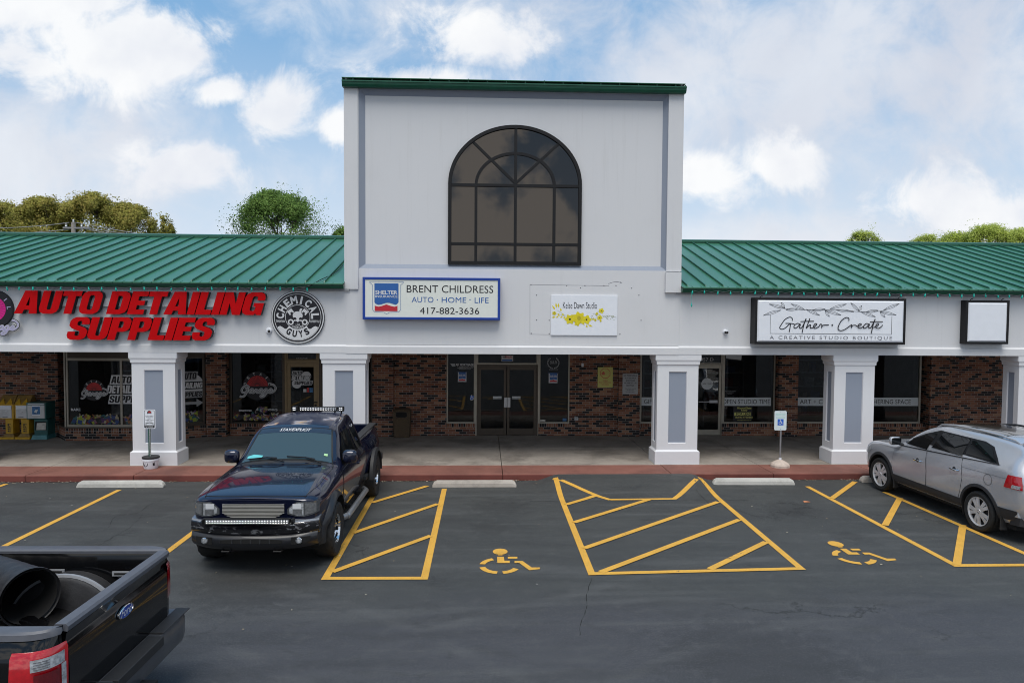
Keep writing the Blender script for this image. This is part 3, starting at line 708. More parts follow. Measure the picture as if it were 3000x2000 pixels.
# ------------------------------------------------------------------ tower
yt = YW; ztop = P(1500, 262, yt).z; zb = 2.97; DEP = .085
ox0, ox1 = P(1051, 520, yt).x, P(1957.5, 520, yt).x; oz1 = P(1500, 269, yt).z; oz0 = P(1500, 789.5, yt).z
ix0, ix1 = P(1070.5, 520, yt + DEP).x, P(1939, 520, yt + DEP).x; iz1 = P(1500, 288.5, yt + DEP).z; iz0 = P(1500, 777, yt + DEP).z
m = MB()
O = [(TX0, yt, zb), (TX1, yt, zb), (TX1, yt, ztop), (TX0, yt, ztop)]; I = [(ox0, yt, oz0), (ox1, yt, oz0), (ox1, yt, oz1), (ox0, yt, oz1)]
J = [(ix0, yt + DEP, iz0), (ix1, yt + DEP, iz0), (ix1, yt + DEP, iz1), (ix0, yt + DEP, iz1)]
m.add(O + I, [(i, (i + 1) % 4, 4 + (i + 1) % 4, 4 + i) for i in range(4)])
m.add([(TX0, yt, zb), (TX0, 24, zb), (TX0, 24, ztop), (TX0, yt, ztop)], [(0, 1, 2, 3)]); m.add([(TX1, yt, zb), (TX1, 24, zb), (TX1, 24, ztop), (TX1, yt, ztop)], [(0, 1, 2, 3)])
m.add([(TX0, 24, zb), (TX1, 24, zb), (TX1, 24, ztop), (TX0, 24, ztop)], [(0, 1, 2, 3)]); m.add([(TX0, yt, ztop), (TX1, yt, ztop), (TX1, 24, ztop), (TX0, 24, ztop)], [(0, 1, 2, 3)])
m.add(J, [(0, 1, 2, 3)])
sx0, sx1 = P(1048, 500, 16.63).x, P(1957, 500, 16.63).x
m.box(TX0 - .012, sx0, 16.64, yt - .001, P(1020, 846.5, 16.63).z, ztop - .002)
m.box(sx1, TX1 + .012, 16.64, yt - .001, P(1975, 795, 16.63).z, ztop - .002)
m.box(sx1 - .02, TX1 + .005, 16.60, yt - .001, P(1975, 857, 16.6).z, P(1975, 797, 16.6).z)
TW = m.build('tower', 'wall', MALL)
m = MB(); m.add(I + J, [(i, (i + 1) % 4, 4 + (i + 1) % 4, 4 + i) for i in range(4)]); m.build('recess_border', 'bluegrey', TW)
# tower eave
m = MB(); e = P(1500, 261.5, 16.5).z
m.sweep([(16.66, e), (16.54, e), (16.51, e + .05), (16.50, e + .10), (16.485, e + .105), (16.485, e + .135), (16.66, e + .135)], TX0 - .03, TX1 + .03)
m.build('tower_gutter', 'roofd', TW)
m = MB(); y1 = 16.5
pa, pb = P(1000.5, 222.5, y1), P(2008.5, 248.5, y1); zt_ = (pa.z + pb.z) / 2
m.use('roof').box(pa.x, pb.x, 16.50, 23.9, zt_ - .014, zt_)
m.use('void').box(TX0 + .02, TX1 - .02, 16.80, 16.84, e + .10, zt_ - .02)  # black sheet standing in for the shade under the roof edge
for sg, xa, xb in ((-1, TX0 - .03, pa.x), (1, TX1 + .03, pb.x)):
    pf = cat([(xa, e + .13), (xa + (xb - xa) * .25, e + .13 + (zt_ - e - .13) * .45), (xb, zt_ - .02)], 5); m.use('roofd')
    m.prism([(x, z) for x, z in pf] + [(xa - sg * .03, zt_ - .021), (xa - sg * .03, e + .13)], 16.52, 17.2)

tr = m.build('tower_roof', None, MALL)
m = MB()
for i in range(18):
    k = (i + .5) / 18; xa = TX0 + (TX1 - TX0) * k; m.box(xa - .012, xa + .012, 16.53, 16.80, e + .12, zt_ + (.028 if i % 2 == 0 else .0) * random.random())
m.build('standing_seam', 'rib', tr)
# arched window
yw = yt + DEP; q = lambda u, v: P(950 + u / 2.138, 200 + v / 2.138, yw - .03)
wx0, wx1 = q(776, 900).x, q(1611, 900).x; wz0, wz1, wzs = q(1197, 1231).z, q(1197, 358).z, q(1197, 728).z; wxc = q(1197, 900).x
a_, b_ = (wx1 - wx0) / 2, wz1 - wzs; xm = (wx0 + wx1) / 2
arch = lambda k, n=40: [(xm + (a_ - k) * math.cos(PI * i / n), wzs + (b_ - k) * math.sin(PI * i / n)) for i in range(n + 1)]
def framering(m, o, i, y0, y1):
    n = len(o); vs = [(x, y0, z) for x, z in o] + [(x, y0, z) for x, z in i] + [(x, y1, z) for x, z in o] + [(x, y1, z) for x, z in i]
    fs = []
    for k in range(n):
        j = (k + 1) % n; fs += [(k, j, n + j, n + k), (k, 2 * n + k, 2 * n + j, j), (n + k, n + j, 3 * n + j, 3 * n + k)]
    m.add(vs, fs)
m = MB(); fw = .075
framering(m, [(wx1, wz0)] + arch(0) + [(wx0, wz0)], [(wx1 - fw, wz0 + fw)] + arch(fw) + [(wx0 + fw, wz0 + fw)], yw - .075, yw - .002)
bw = .033
def bar(p0, p1, wd=bw, d=.0):
    d0 = Vector((p1[0] - p0[0], p1[1] - p0[1])).normalized(); n = Vector((-d0.y, d0.x)) * wd
    m.prism([(p0[0] + n.x, p0[1] + n.y), (p0[0] - n.x, p0[1] - n.y), (p1[0] - n.x, p1[1] - n.y), (p1[0] + n.x, p1[1] + n.y)], yw - .062 + d, yw - .003)
zq = lambda v: q(1197, v).z; xq = lambda u: q(u, 900).x
bar((wx0 + .04, zq(736)), (wx1 - .04, zq(736)), bw, 0); bar((wx0 + .04, zq(1103)), (wx1 - .04, zq(1103)), bw, 0)
bar((wxc, wz0 + .03), (wxc, wz1 - .03), bw, .002)
for u in (950, 1440): bar((xq(u), wz0 + .03), (xq(u), zq(736)), bw, .004)
for u, v in ((930, 466), (1464, 470)): bar((wxc, zq(722)), (xq(u), zq(v)), bw * .9, .006)
ri, rz_ = (xq(1440) - xq(950)) / 2, zq(535) - zq(736)
pts = lambda k: [((xq(1440) + xq(950)) / 2 + (ri + k) * math.cos(PI * i / 30), zq(736) + (rz_ + k) * math.sin(PI * i / 30)) for i in range(31)]
o_, i_ = pts(bw), pts(-bw)
for k in range(30): m.prism([o_[k], o_[k + 1], i_[k + 1], i_[k]], yw - .058, yw - .004)
AW = m.build('arched_window', 'black', MALL)
m = MB(); m.flat([(wx1 - .03, wz0 + .03)] + arch(.03) + [(wx0 + .03, wz0 + .03)], yw - .022); m.build('pane', 'towerglass', AW)

# ------------------------------------------------------------------ storefront glazing
def win(x0, x1, z0, z1, fm, mull=(), bars=(), fw=.05, y=YG, top=True, name='storefront_window'):
    m = MB(); d0, d1 = y - .04, y + .05
    m.box(x0, x0 + fw, d0, d1, z0, z1); m.box(x1 - fw, x1, d0, d1, z0, z1)
    m.box(x0 + fw, x1 - fw, d0 + .001, d1, z0, z0 + fw)
    if top: m.box(x0 + fw, x1 - fw, d0 + .001, d1, z1 - fw, z1)
    for x in mull: m.box(x - fw / 2, x + fw / 2, d0 + .002, d1, z0 + fw, z1 - (fw if top else 0))
    for z in bars: m.box(x0 + fw, x1 - fw, d0 + .003, d1, z - fw / 2, z + fw / 2)
    o = m.build(name, fm, MALL, bevel=.004, seg=1)
    m = MB(); m.box(x0 + fw * .6, x1 - fw * .6, y, y + .008, z0 + fw * .6, z1 - fw * .3); m.build('pane', 'pane', o)
    return o
gx = lambda x: P(x, 1150, YG - .04).x
gz = lambda y, x=1500: P(x, y, YG - .04).z
# centre
CW1 = win(gx(1308), gx(1392.5), ZSILL - .03, ZS, 'alu', fw=.045); CW2 = win(gx(1578.5), gx(1669), ZSILL - .03, ZS, 'alu', fw=.045)
TRZ0, TRZ1 = gz(1068), gz(1060)
CT = win(gx(1396), gx(1576), TRZ0, ZS, 'alu', fw=.05, name='transom_window')
m = MB()
for a, b in ((1391.8, 1396.5), (1575.8, 1580.2)): m.box(gx(a), gx(b), YG - .07, YG + .06, .15, ZS)
m.build('door_post', 'alu', MALL)
m = MB(); m.box(gx(1396.6), gx(1401), YG - .045, YG + .05, .15, TRZ0 - .001); m.box(gx(1571.5), gx(1575.6), YG - .045, YG + .05, .15, TRZ0 - .001); m.box(gx(1401), gx(1571.5), YG - .044, YG + .05, TRZ0 - .05, TRZ0 - .002)
m.build('door_frame', 'bronze', MALL)
def door(x0, x1, z0, z1, fm, st=.085, rail=.10, bot=.2, hx=None, hand='pull', y=YG):
    m = MB(); d0, d1 = y - .03, y + .03
    m.box(x0, x0 + st, d0, d1, z0, z1); m.box(x1 - st, x1, d0, d1, z0, z1); m.box(x0 + st, x1 - st, d0, d1, z1 - rail, z1); m.box(x0 + st, x1 - st, d0, d1, z0, z0 + bot)
    o = m.build('door', fm, MALL, bevel=.004, seg=1)
    m = MB(); m.box(x0 + st * .8, x1 - st * .8, y - .004, y + .006, z0 + bot * .9, z1 - rail * .8); m.build('pane', 'pane', o)
    if hx is not None:
        m = MB(); zc = z0 + .98
        m.box(hx - .045, hx + .045, d0 - .06, d0 - .035, zc - .16, zc + .13)
        m.box(hx - .02, hx + .02, d0 - .036, d0, zc - .13, zc - .10); m.box(hx - .02, hx + .02, d0 - .036, d0, zc + .07, zc + .10)
        m.build('handle', 'steel', o, bevel=.006)
    return o
dz0 = .158
CD1 = door(gx(1401.3), gx(1483.2), dz0, TRZ0 - .055, 'bronze', hx=gx(1481), st=.075)
CD2 = door(gx(1485.2), gx(1571.2), dz0, TRZ0 - .055, 'bronze', hx=gx(1490.8), st=.075)
# left shop
SW = win(gx(672), gx(834), ZSILL - .06, ZS, 'bronze', fw=.07)
LD = door(gx(841), gx(929), dz0, gz(1066), 'gold', st=.10, hx=None, rail=.11)
m = MB()
for a, b in ((834.5, 840.5), (929.5, 935)): m.box(gx(a), gx(b), YG - .05, YG + .05, .15, ZS)
m.box(gx(840.6), gx(929.4), YG - .049, YG + .05, gz(1066) + .003, gz(1057)); m.build('door_frame', 'gold', MALL)
m = MB(); hxx = gx(924); m.box(hxx - .05, hxx + .06, YG - .09, YG - .03, 1.10, 1.13); m.box(hxx - .05, hxx + .06, YG - .09, YG - .03, .86, .89); m.lathe([(0, -.02), (.03, -.02), (.03, 0), (0, 0)], (hxx, YG - .04, 1.03), 'y', 12); m.build('handle', 'black', LD)
LT = win(gx(840.7), gx(929.3), gz(1057) + .002, ZS, 'gold', fw=.03, name='transom_window')
LS = win(gx(935.2), gx(1093), ZSILL - .06, ZS, 'bronze', fw=.07)
# bay window
ZBh = P(300, 1056.5, 19.82).z; yb = 19.85
m = MB()
for a, b in ((-11.46, -11.33), ): pass
fr = lambda u: P(u / 3.92, 1150, 19.82).x
m.box(fr(735), fr(752), yb - .03, yb + .05, .53, 2.86); m.box(fr(762), fr(780), yb - .03, yb + .05, .53, 2.86)
m.box(fr(1380), fr(1403), yb - .03, yb + .05, .53, ZBh); m.box(fr(780), -9.02, yb - .031, yb + .05, ZBh, ZBh + .07); m.box(fr(780), -9.02, yb - .031, yb + .05, .53, .59); m.box(-9.02, -8.95, yb - .03, yb + .05, .53, 2.86)
BW = m.build('storefront_window', 'alu', MALL)
m = MB(); m.box(fr(770), -8.98, yb, yb + .008, .56, ZBh + .02); m.build('pane', 'pane', BW)
m = MB(); m.box(fr(752), fr(762), yb + .0, yb + .008, .53, 2.86)
m.build('side_pane', 'pane', BW)
m = MB(); m.box(fr(780), -9.0, yb - .02, yb + .03, ZBh + .071, 2.86); m.build('header_panel', 'bronze', BW)
m = MB(); p0, p1 = Vector((-8.96, 19.86)), Vector((-7.90, 20.44))
def slab(m, a, b, z0, z1, t=.04, o=0.):
    d0 = (b - a).normalized(); n = Vector((d0.y, -d0.x)); a = a + n * o; b = b + n * o
    m.column([tuple(a), tuple(b), tuple(b - n * t), tuple(a - n * t)], z0, z1)
slab(m, p0, p1, .53, .59, .07, .02); slab(m, p1 - (p1 - p0).normalized() * .06, p1, .59, 2.86, .06, .015); slab(m, p0, p1, ZBh + .05, 2.86, .05, .01)
BS = m.build('storefront_window', 'bronze', MALL)
m = MB(); slab(m, p0 + (p1 - p0) * .03, p1 - (p1 - p0) * .03, .585, ZBh + .06, .008); m.build('pane', 'pane', BS)
# right shop
RW0 = win(gx(1875), gx(2024), ZSILL - .03, ZS, 'alu', fw=.05); RD = door(gx(2031), gx(2113.5), dz0, gz(1069.5, 2070), 'alu', st=.075, bot=.16, hx=None)
m = MB()
for a, b in ((2024.5, 2030.5), (2114, 2118.5)): m.box(gx(a), gx(b), YG - .055, YG + .05, .15, ZS)
m.box(gx(2030.7), gx(2113.8), YG - .05, YG + .05, gz(1069.5, 2070) + .003, gz(1066, 2070)); m.build('door_frame', 'alu', MALL)
m = MB(); m.box(gx(2077), gx(2101), YG - .10, YG - .07, 1.12, 1.2); m.box(gx(2046), gx(2077), YG - .085, YG - .075, 1.14, 1.16); m.build('handle', 'steel', RD)
RT = win(gx(2030.7), gx(2113.8), gz(1066, 2070) + .002, ZS, 'alu', fw=.03, name='transom_window')
RW1 = win(gx(2118.7), gx(2271), ZSILL - .03, ZS, 'alu', fw=.045, mull=())
RW2 = win(gx(2330), gx(2480), ZSILL - .03, ZS, 'alu', fw=.05, y=YG + .03); RW3 = win(gx(2484), gx(2700), ZSILL - .03, ZS, 'alu', fw=.05, y=YG + .03)
# ------------------------------------------------------------------ signs on the fascia
def channel(parent, body, x0, x1, z0, z1, y0, y1, offset, shear, spacing):
    for pts in htext(body, x0, x1, z0, z1, shear):
        fi = [tuple(range(len(pts)))]
        m = MB(); m.use('signred').add([(x, y0, z) for x, z in pts], fi)
        ec = {}
        for f in fi:
            for i in range(len(f)):
                e = (f[i], f[(i + 1) % len(f)]); ec.setdefault(tuple(sorted(e)), []).append(e)
        ed = [v[0] for v in ec.values() if len(v) == 1]
        m.use('ink'); n = len(pts)
        m.add([(x, y0 + .004, z) for x, z in pts] + [(x, y1, z) for x, z in pts], [(a, b, n + b, n + a) for a, b in ed])
        m.use('signred'); m.add([(x, y0, z) for x, z in pts] + [(x, y0 + .004, z) for x, z in pts], [(a, b, n + b, n + a) for a, b in ed])
        m.build('letter', None, parent)
ys = YW - .17
t = thing('letter_sign', 'red channel letters reading AUTO DETAILING SUPPLIES on the white fascia', 'sign', (P(400, 925, YW).x, YW, P(400, 925, YW).z))
x0, x1, z0, z1 = RC(39.5, 853.5, 778.6, 920.5, ys); channel(t, 'AUTO DETAILING', x0, x1, z0, z1, ys, YW - .045, .062, .26, 1.10)
x0, x1, z0, z1 = RC(194.5, 929.5, 630, 996, ys); channel(t, 'SUPPLIES', x0, x1, z0, z1, ys, YW - .045, .062, .26, 1.10)
m = MB(); a = RC(175, 875, 776, 899, YW - .04); m.box(a[0], a[1], YW - .05, YW - .001, a[2], a[3]); a = RC(215, 951, 629, 974, YW - .04); m.box(a[0], a[1], YW - .05, YW - .001, a[2], a[3])
m.build('raceway', 'wall', t, bevel=.006)

# round black emblem
cx, cz = P(872.3, 929, YW - .05).x, P(872.3, 929, YW - .05).z; RR = P(950.3, 929, YW - .05).x - cx
t = thing('round_emblem_sign', 'round black and white emblem with a skull over crossed pistons, right of the red letters', 'sign', (cx, YW, cz))
y = YW - .05
m = MB(); m.use('ink').lathe([(0, 0), (RR, 0), (RR, .045), (0, .045)], (cx, y, cz), 'y', 72); bd = m.build('disc', None, t)
m = MB(); m.use('vinyl')
m.ring(cx, cz, RR * .945, RR * .985, y - .002, 96); m.ring(cx, cz, RR * .865, RR * .885, y - .002, 96); m.ring(cx, cz, RR * .452, RR * .47, y - .002, 64)
arctext(m, 'CHEMICAL', cx, cz, RR * .655, R(188), R(-8), RR * .30, RR * .20, y - .002, .045)
text(m, 'TRADITION', cx - RR * .82, cx - RR * .48, cz - RR * .20, cz - RR * .11, y - .002, .02); text(m, 'LIFESTYLE', cx + RR * .48, cx + RR * .82, cz - RR * .20, cz - RR * .11, y - .002, .02)
w = []                                           # lower white field with scrolled top edge
for i in range(41): a = R(207 + 126 * i / 40); w.append((cx + RR * .855 * math.cos(a), cz + RR * .855 * math.sin(a)))
top = cat([(.745, -.372), (.66, -.335), (.56, -.385), (.47, -.445), (.40, -.42), (.355, -.36)], 5)
inner = [(.47 * math.cos(R(-45.5 - 89 * i / 16)), .47 * math.sin(R(-45.5 - 89 * i / 16))) for i in range(17)]
m.flat(w + [(cx + RR * a, cz + RR * b) for a, b in top + inner] + [(cx - RR * a, cz + RR * b) for a, b in top[::-1]], y - .003)
text(m, 'LOS', cx - RR * .075, cx + RR * .075, cz - RR * .325, cz - RR * .25, y - .002, .02); arctext(m, 'ANGELES', cx, cz, RR * .385, R(236), R(304), RR * .085, RR * .055, y - .002, .02, True)
sk = [(-.185, .05), (-.17, .14), (-.10, .20), (0, .225), (.06, .215), (.075, .29), (.13, .34), (.175, .30), (.14, .24), (.135, .17), (.175, .12), (.185, .04), (.16, -.02), (.10, .0), (.045, -.05), (.06, -.10), (.12, -.10), (.14, -.085), (.13, -.13), (.06, -.14), (0, -.185), (-.06, -.14), (-.13, -.13), (-.14, -.085), (-.12, -.10), (-.06, -.10), (-.045, -.05), (-.10, .0), (-.16, -.02)]
m.flat([(cx + RR * a, cz + RR * b) for a, b in cat(sk, 3, True)], y - .004)
for sgn in (-1, 1):
    m.ring(cx + sgn * RR * .262, cz - RR * .185, RR * .058, RR * .112, y - .002, 20)
    a = R(90 - sgn * 38); ux, uz = math.cos(a), math.sin(a); px, pz = cx + sgn * RR * .27, cz + RR * .205
    for (s0, s1, t0, t1) in ((-.03, .085, -.10, .10), (-.09, -.03, -.10, -.045), (-.09, -.03, .045, .10)):
        m.flat([(px + RR * (s * ux - t_ * uz), pz + RR * (s * uz + t_ * ux)) for s, t_ in ((s0, t0), (s1, t0), (s1, t1), (s0, t1))], y - .002)
    m.flat([(cx + sgn * RR * .08, cz - RR * .118), (cx + sgn * RR * .2, cz - RR * .13), (cx + sgn * RR * .2, cz - RR * .165), (cx + sgn * RR * .08, cz - RR * .145)], y - .0022)
m.use('ink'); arctext(m, 'GUYS', cx, cz, RR * .635, R(228), R(312), RR * .26, RR * .17, y - .005, .05, True)
m.build('emblem', None, bd)

# round pink sign cut by the left edge
cx, cz = P(-19, 905, YW - .06).x, P(-19, 905, YW - .06).z; RR = P(38, 905, YW - .06).x - cx; y = YW - .08
t = thing('round_pink_sign', 'round pink and black sign with lilac script, cut by the left edge of the photo', 'sign', (cx, YW, cz))
m = MB(); m.use('ink').lathe([(0, 0), (RR, 0), (RR, .075), (0, .075)], (cx, y, cz), 'y', 64); bd = m.build('disc', None, t)
m = MB(); m.use('magenta').disc(cx, cz, RR * .66, RR * .66, y - .002, 48); m.use('lilac'); arctext(m, 'DETAIL', cx, cz, RR * .82, R(185), R(-12), RR * .20, RR * .14, y - .002, .02)
m.use('ink')
for i in range(26):
    a = PI * 2 * i / 26; m.stroke([(cx + RR * .25 * math.cos(a), cz + RR * .25 * math.sin(a)), (cx + RR * .65 * math.cos(a), cz + RR * .65 * math.sin(a))], .004, y - .003)
m.build('face', None, bd)
GA = [[(1.02, .62), (.78, .86), (.42, .80), (.20, .45), (.30, .14), (.62, .10), (.84, .30), (.88, .52), (.62, .50), (.88, .52), (.80, .10), (.62, -.28), (.30, -.40), (.10, -.30)],
      [(1.52, .46), (1.28, .48), (1.10, .28), (1.18, .08), (1.38, .14), (1.52, .46), (1.46, .14), (1.56, .06), (1.72, .22), (1.82, .48), (1.86, .36), (2.02, .36), (1.96, .12), (2.10, .08), (2.24, .22)],
      [(2.56, .46), (2.34, .48), (2.16, .28), (2.24, .08), (2.42, .14), (2.56, .46), (2.50, .14), (2.60, .06), (2.74, .20)],
      [(3.12, .46), (2.90, .48), (2.74, .28), (2.82, .08), (3.00, .14), (3.12, .46), (3.02, -.05), (2.80, -.36), (2.52, -.40), (2.50, -.24), (2.90, -.02), (3.24, .14)],
      [(3.24, .14), (3.56, .26), (3.62, .44), (3.44, .48), (3.30, .26), (3.42, .08), (3.66, .10), (3.96, .34), (4.02, .66), (3.70, .98), (3.30, 1.10)]]
def script(m, ox, oz, sc, y, sets, mats=('ink', 'greyvinyl'), wds=(.30, .15), shear=.18):
    for k, (mt, wd) in enumerate(zip(mats, wds)):
        m.use(mt)
        for j, st in enumerate(sets):
            p_ = cat([(ox + (a + b * shear) * sc, oz + b * sc) for a, b in st], 6); m.stroke(p_, wd * sc, y - .004 * k - .0004 * j)
s_ = (P(58, 960, y).x - P(-60, 960, y).x) / 4.1
m = MB(); script(m, P(-64, 960, y).x, P(0, 968, y).z, s_, y - .012, GA, ('ink', 'vinyl', 'lilac'), (.34, .22, .14)); m.build('script', None, bd)

# blue framed insurance sign
Yf = YW - .20
x0, x1, _, _ = RC(1062, 809, 1465.5, 938, Yf); z1 = P(1263, 812.8, Yf).z; z0 = P(1263, 936.5, Yf).z
t = thing('insurance_box_sign', 'cream illuminated box sign with blue frame reading BRENT CHILDRESS and a phone number', 'sign', ((x0 + x1) / 2, YW, (z0 + z1) / 2))
m = MB(); f = .058
framering(m, [(x0, z0), (x1, z0), (x1, z1), (x0, z1)], [(x0 + f, z0 + f), (x1 - f, z0 + f), (x1 - f, z1 - f), (x0 + f, z1 - f)], Yf, YW - .001); m.build('frame', 'signblue', t, bevel=.006)
m = MB(); m.box(x0 + f - .002, x1 - f + .002, Yf + .014, YW - .03, z0 + f - .002, z1 - f + .002); fc = m.build('face', 'cream', t)
yy = Yf + .011; q = lambda u, v: P(1000 + u / 2.34, 750 + v / 2.34, yy)
def tr(m, b, u0, v0, u1, v1, off=0., sp=1., k=0.):       # text in zoomed sign pixels
    vm = (v0 + v1) / 2; text(m, b, q(u0, vm).x, q(u1, vm).x, q((u0 + u1) / 2, v1).z, q((u0 + u1) / 2, v0).z, yy - k, off, 0, sp)
m = MB(); m.use('ink'); tr(m, 'BRENT CHILDRESS', 448, 201, 1042, 252); tr(m, '417-882-3636', 538, 353, 946, 398)
m.use('logoblue'); tr(m, 'AUTO', 482, 280, 632, 318); tr(m, 'HOME', 688, 282, 856, 320); tr(m, 'LIFE', 914, 285, 1010, 322)
for u in (658, 882): m.disc(q(u, 299).x, q(u, 299).z, .014, .014, yy, 12)
def shelter(m, X, Z, y, ol=True):      # X,Z map unit coords (0..230, 0..-220) to the wall
    if ol:
        m.use('logoblue'); sh = [(0, 0), (230, 0), (230, -8), (212, -22), (212, -190), (200, -207), (135, -210), (115, -222), (95, -210), (30, -207), (18, -190), (18, -22), (0, -8)]
        n = len(sh); 
        for i in range(n): m.stroke([(X(sh[i][0]), Z(sh[i][1])), (X(sh[(i + 1) % n][0]), Z(sh[(i + 1) % n][1]))], abs(X(2.2) - X(0)), y - .0004 - i * .00003)
    m.use('logoblue'); bp_ = [(32, -12), (197, -12), (197, -140), (190, -150)] + [(195 - 5 - i * 11, -152 + 8 * math.cos((i - 6) / 6 * PI * 1.0) * .9) for i in range(1, 13)] + [(40, -152), (32, -142)]
    m.flat([(X(a), Z(b)) for a, b in bp_], y)
    m.use('logored'); m.flat([(X(a), Z(b)) for a, b in [(34, -165), (60, -172), (85, -166), (114, -156), (143, -166), (170, -172), (190, -165), (190, -202), (34, -202)]], y)
    m.use('vinyl')
    text(m, 'SHELTER', X(38), X(190), Z(-88), Z(-60), y - .0015, .03); text(m, 'INSURANCE', X(38), X(190), Z(-110), Z(-93), y - .0015, .015)
m.build('lettering', None, fc); m = MB()
shelter(m, lambda a: q(195 + a, 280).x, lambda b: q(305, 175 - b).z, yy - .001); m.build('logo', None, fc)

# small flower panel
Yk = YW - .03; x0, x1, z0, z1 = RC(1614.5, 865, 1808.8, 982, Yk)
t = thing('flower_panel_sign', 'flat white panel reading Kelse Dawn Studio with a yellow flower garland', 'sign', ((x0 + x1) / 2, YW, (z0 + z1) / 2))
m = MB(); m.box(x0, x1, Yk, YW - .001, z0, z1); pn = m.build('panel', 'white', t, bevel=.003)
q = lambda u, v: P(1600 + u / 9.046, 840 + v / 9.046, yy); yy = Yk - .002
m = MB(); m.use('ink'); tr(m, 'Kelse Dawn Studio', 445, 405, 1350, 580)
px1 = q(1, 0).x - q(0, 0).x
def flower(u, v, r, n, k, mt='flower', core='ink', cr=.16):
    c = q(u, v); m.use(mt)
    m.flat([(c.x + r * px1 * (1 + .17 * math.cos(n * a)) * math.cos(a), c.z + r * px1 * (1 + .17 * math.cos(n * a)) * math.sin(a) * .95) for a in [2 * PI * i / 48 for i in range(48)]], yy - k)
    m.use('flower2')
    for i in range(n * 3): a = 2 * PI * i / (n * 3); m.stroke([(c.x + r * px1 * .3 * math.cos(a), c.z + r * px1 * .3 * math.sin(a)), (c.x + r * px1 * .75 * math.cos(a), c.z + r * px1 * .75 * math.sin(a))], .0025, yy - k - .0005)
    m.use(core).disc(c.x, c.z, r * px1 * cr, r * px1 * cr * 1.2, yy - k - .0012, 14)
def sprig(u0, v0, u1, v1, mt, wd=26):
    a, b = q(u0, v0), q(u1, v1); d = Vector((b.x - a.x, b.z - a.z)); n = Vector((-d.y, d.x)); n.normalize(); w_ = wd * px1
    m.use(mt); m.flat([(a.x, a.z), (a.x + d.x * .5 + n.x * w_, a.z + d.y * .5 + n.y * w_), (b.x, b.z), (a.x + d.x * .5 - n.x * w_, a.z + d.y * .5 - n.y * w_)], yy - .0003 - random.random() * .0006)
for s_ in ((240, 610, 160, 490), (280, 560, 255, 420), (335, 560, 320, 430), (400, 660, 380, 560), (300, 700, 360, 780), (250, 790, 150, 815), (330, 770, 260, 820), (440, 780, 370, 815), (520, 800, 450, 825), (470, 760, 415, 700), (1110, 1010, 1230, 1050), (1060, 1010, 1095, 1085), (1190, 855, 1300, 860), (950, 950, 1020, 1010)): sprig(*s_, 'flower')
for i in range(26):
    u = random.uniform(1170, 1840); v = 790 + (u - 1500) * .08 + random.uniform(-70, 70); sprig(u, v, u + random.uniform(30, 70), v + random.uniform(-50, 50), 'leafgrey', 9)
m.use('leafgrey')
for pl in ([(280, 610), (400, 690), (520, 760)], [(300, 700), (380, 735), (500, 780)], [(1180, 855), (1330, 830), (1500, 770), (1700, 760), (1860, 810)], [(1320, 720), (1420, 620)]): m.stroke([(q(*p).x, q(*p).z) for p in cat(pl, 5)], .006, yy - .001)
flower(630, 860, 125, 6, .002, cr=.2); flower(1070, 870, 115, 5, .0021, cr=.17); flower(870, 830, 160, 7, .0045, 'flower', 'flower2', .3); flower(825, 960, 75, 5, .0018, cr=.05)
flower(215, 700, 52, 5, .003); flower(1465, 635, 66, 5, .003); flower(1420, 820, 66, 5, .003); flower(1345, 712, 36, 4, .003, cr=.1); flower(1305, 882, 30, 5, .003); flower(1445, 905, 26, 4, .0025, cr=.05)
m.build('artwork', None, pn)
# ghost of an older sign: anchor holes and its outline
m = MB(); m.use('greyink'); q = lambda u, v: P(1000 + u / 2.34, 750 + v / 2.34, YW - .002)
for u, v in ((1300, 197), (1338, 268), (1338, 438), (1425, 440), (1302, 530), (1425, 532), (1545, 203), (1640, 218), (1670, 203), (1800, 203), (1883, 203), (1915, 181), (1990, 220), (1910, 535), (2055, 440), (2040, 268)):
    m.disc(q(u, v).x, q(u, v).z, .014, .014, YW - .002, 10)
for a, b in (((1295, 196), (1835, 204)), ((1293, 196), (1293, 536)), ((1293, 536), (1432, 538))): m.stroke([(q(*a).x, q(*a).z), (q(*b).x, q(*b).z)], .006, YW - .0015)
m.stroke([(q(*p).x, q(*p).z) for p in cat([(1830, 190), (1880, 176), (1925, 184)], 4)], .008, YW - .0016)
m.build('anchor_holes_outline', None, TW)

# black framed studio sign, and a blank one
def boxsign(name, label, px, Yf, z_pts, bev=.05):
    xa, xb = P(px[0], px[2], Yf).x, P(px[1], px[2], Yf).x; za, zb_ = z_pts
    t = thing(name, label, 'sign', ((xa + xb) / 2, YW, (za + zb_) / 2)); f = .055
    m = MB(); framering(m, [(xa, za), (xb, za), (xb, zb_), (xa, zb_)], [(xa + f, za + f), (xb - f, za + f), (xb - f, zb_ - f), (xa + f, zb_ - f)], Yf, YW - .001); m.build('frame', 'black', t, bevel=.006)
    m = MB(); O = [(xa + f, Yf + .012, za + f), (xb - f, Yf + .012, za + f), (xb - f, Yf + .012, zb_ - f), (xa + f, Yf + .012, zb_ - f)]; b = bev
    I = [(xa + f + b, Yf - .012, za + f + b), (xb - f - b, Yf - .012, za + f + b), (xb - f - b, Yf - .012, zb_ - f - b), (xa + f + b, Yf - .012, zb_ - f - b)]
    m.add(O + I, [(i, (i + 1) % 4, 4 + (i + 1) % 4, 4 + i) for i in range(4)] + [(4, 5, 6, 7)])
    fc = m.build('face', 'white', t)
    m = MB()
    for x in (xa + .12, xb - .18): m.tube([(x, Yf + .06, zb_ - .01), (x + .04, Yf + .05, zb_ + .035), (x + .07, Yf + .05, zb_ + .03)], .009, 6)
    m.build('bracket', 'black', t); return t, fc
Yf = YW - .29
zt_ = P(2433, 873, Yf).z; zl = P(2433, 1008.7, Yf).z
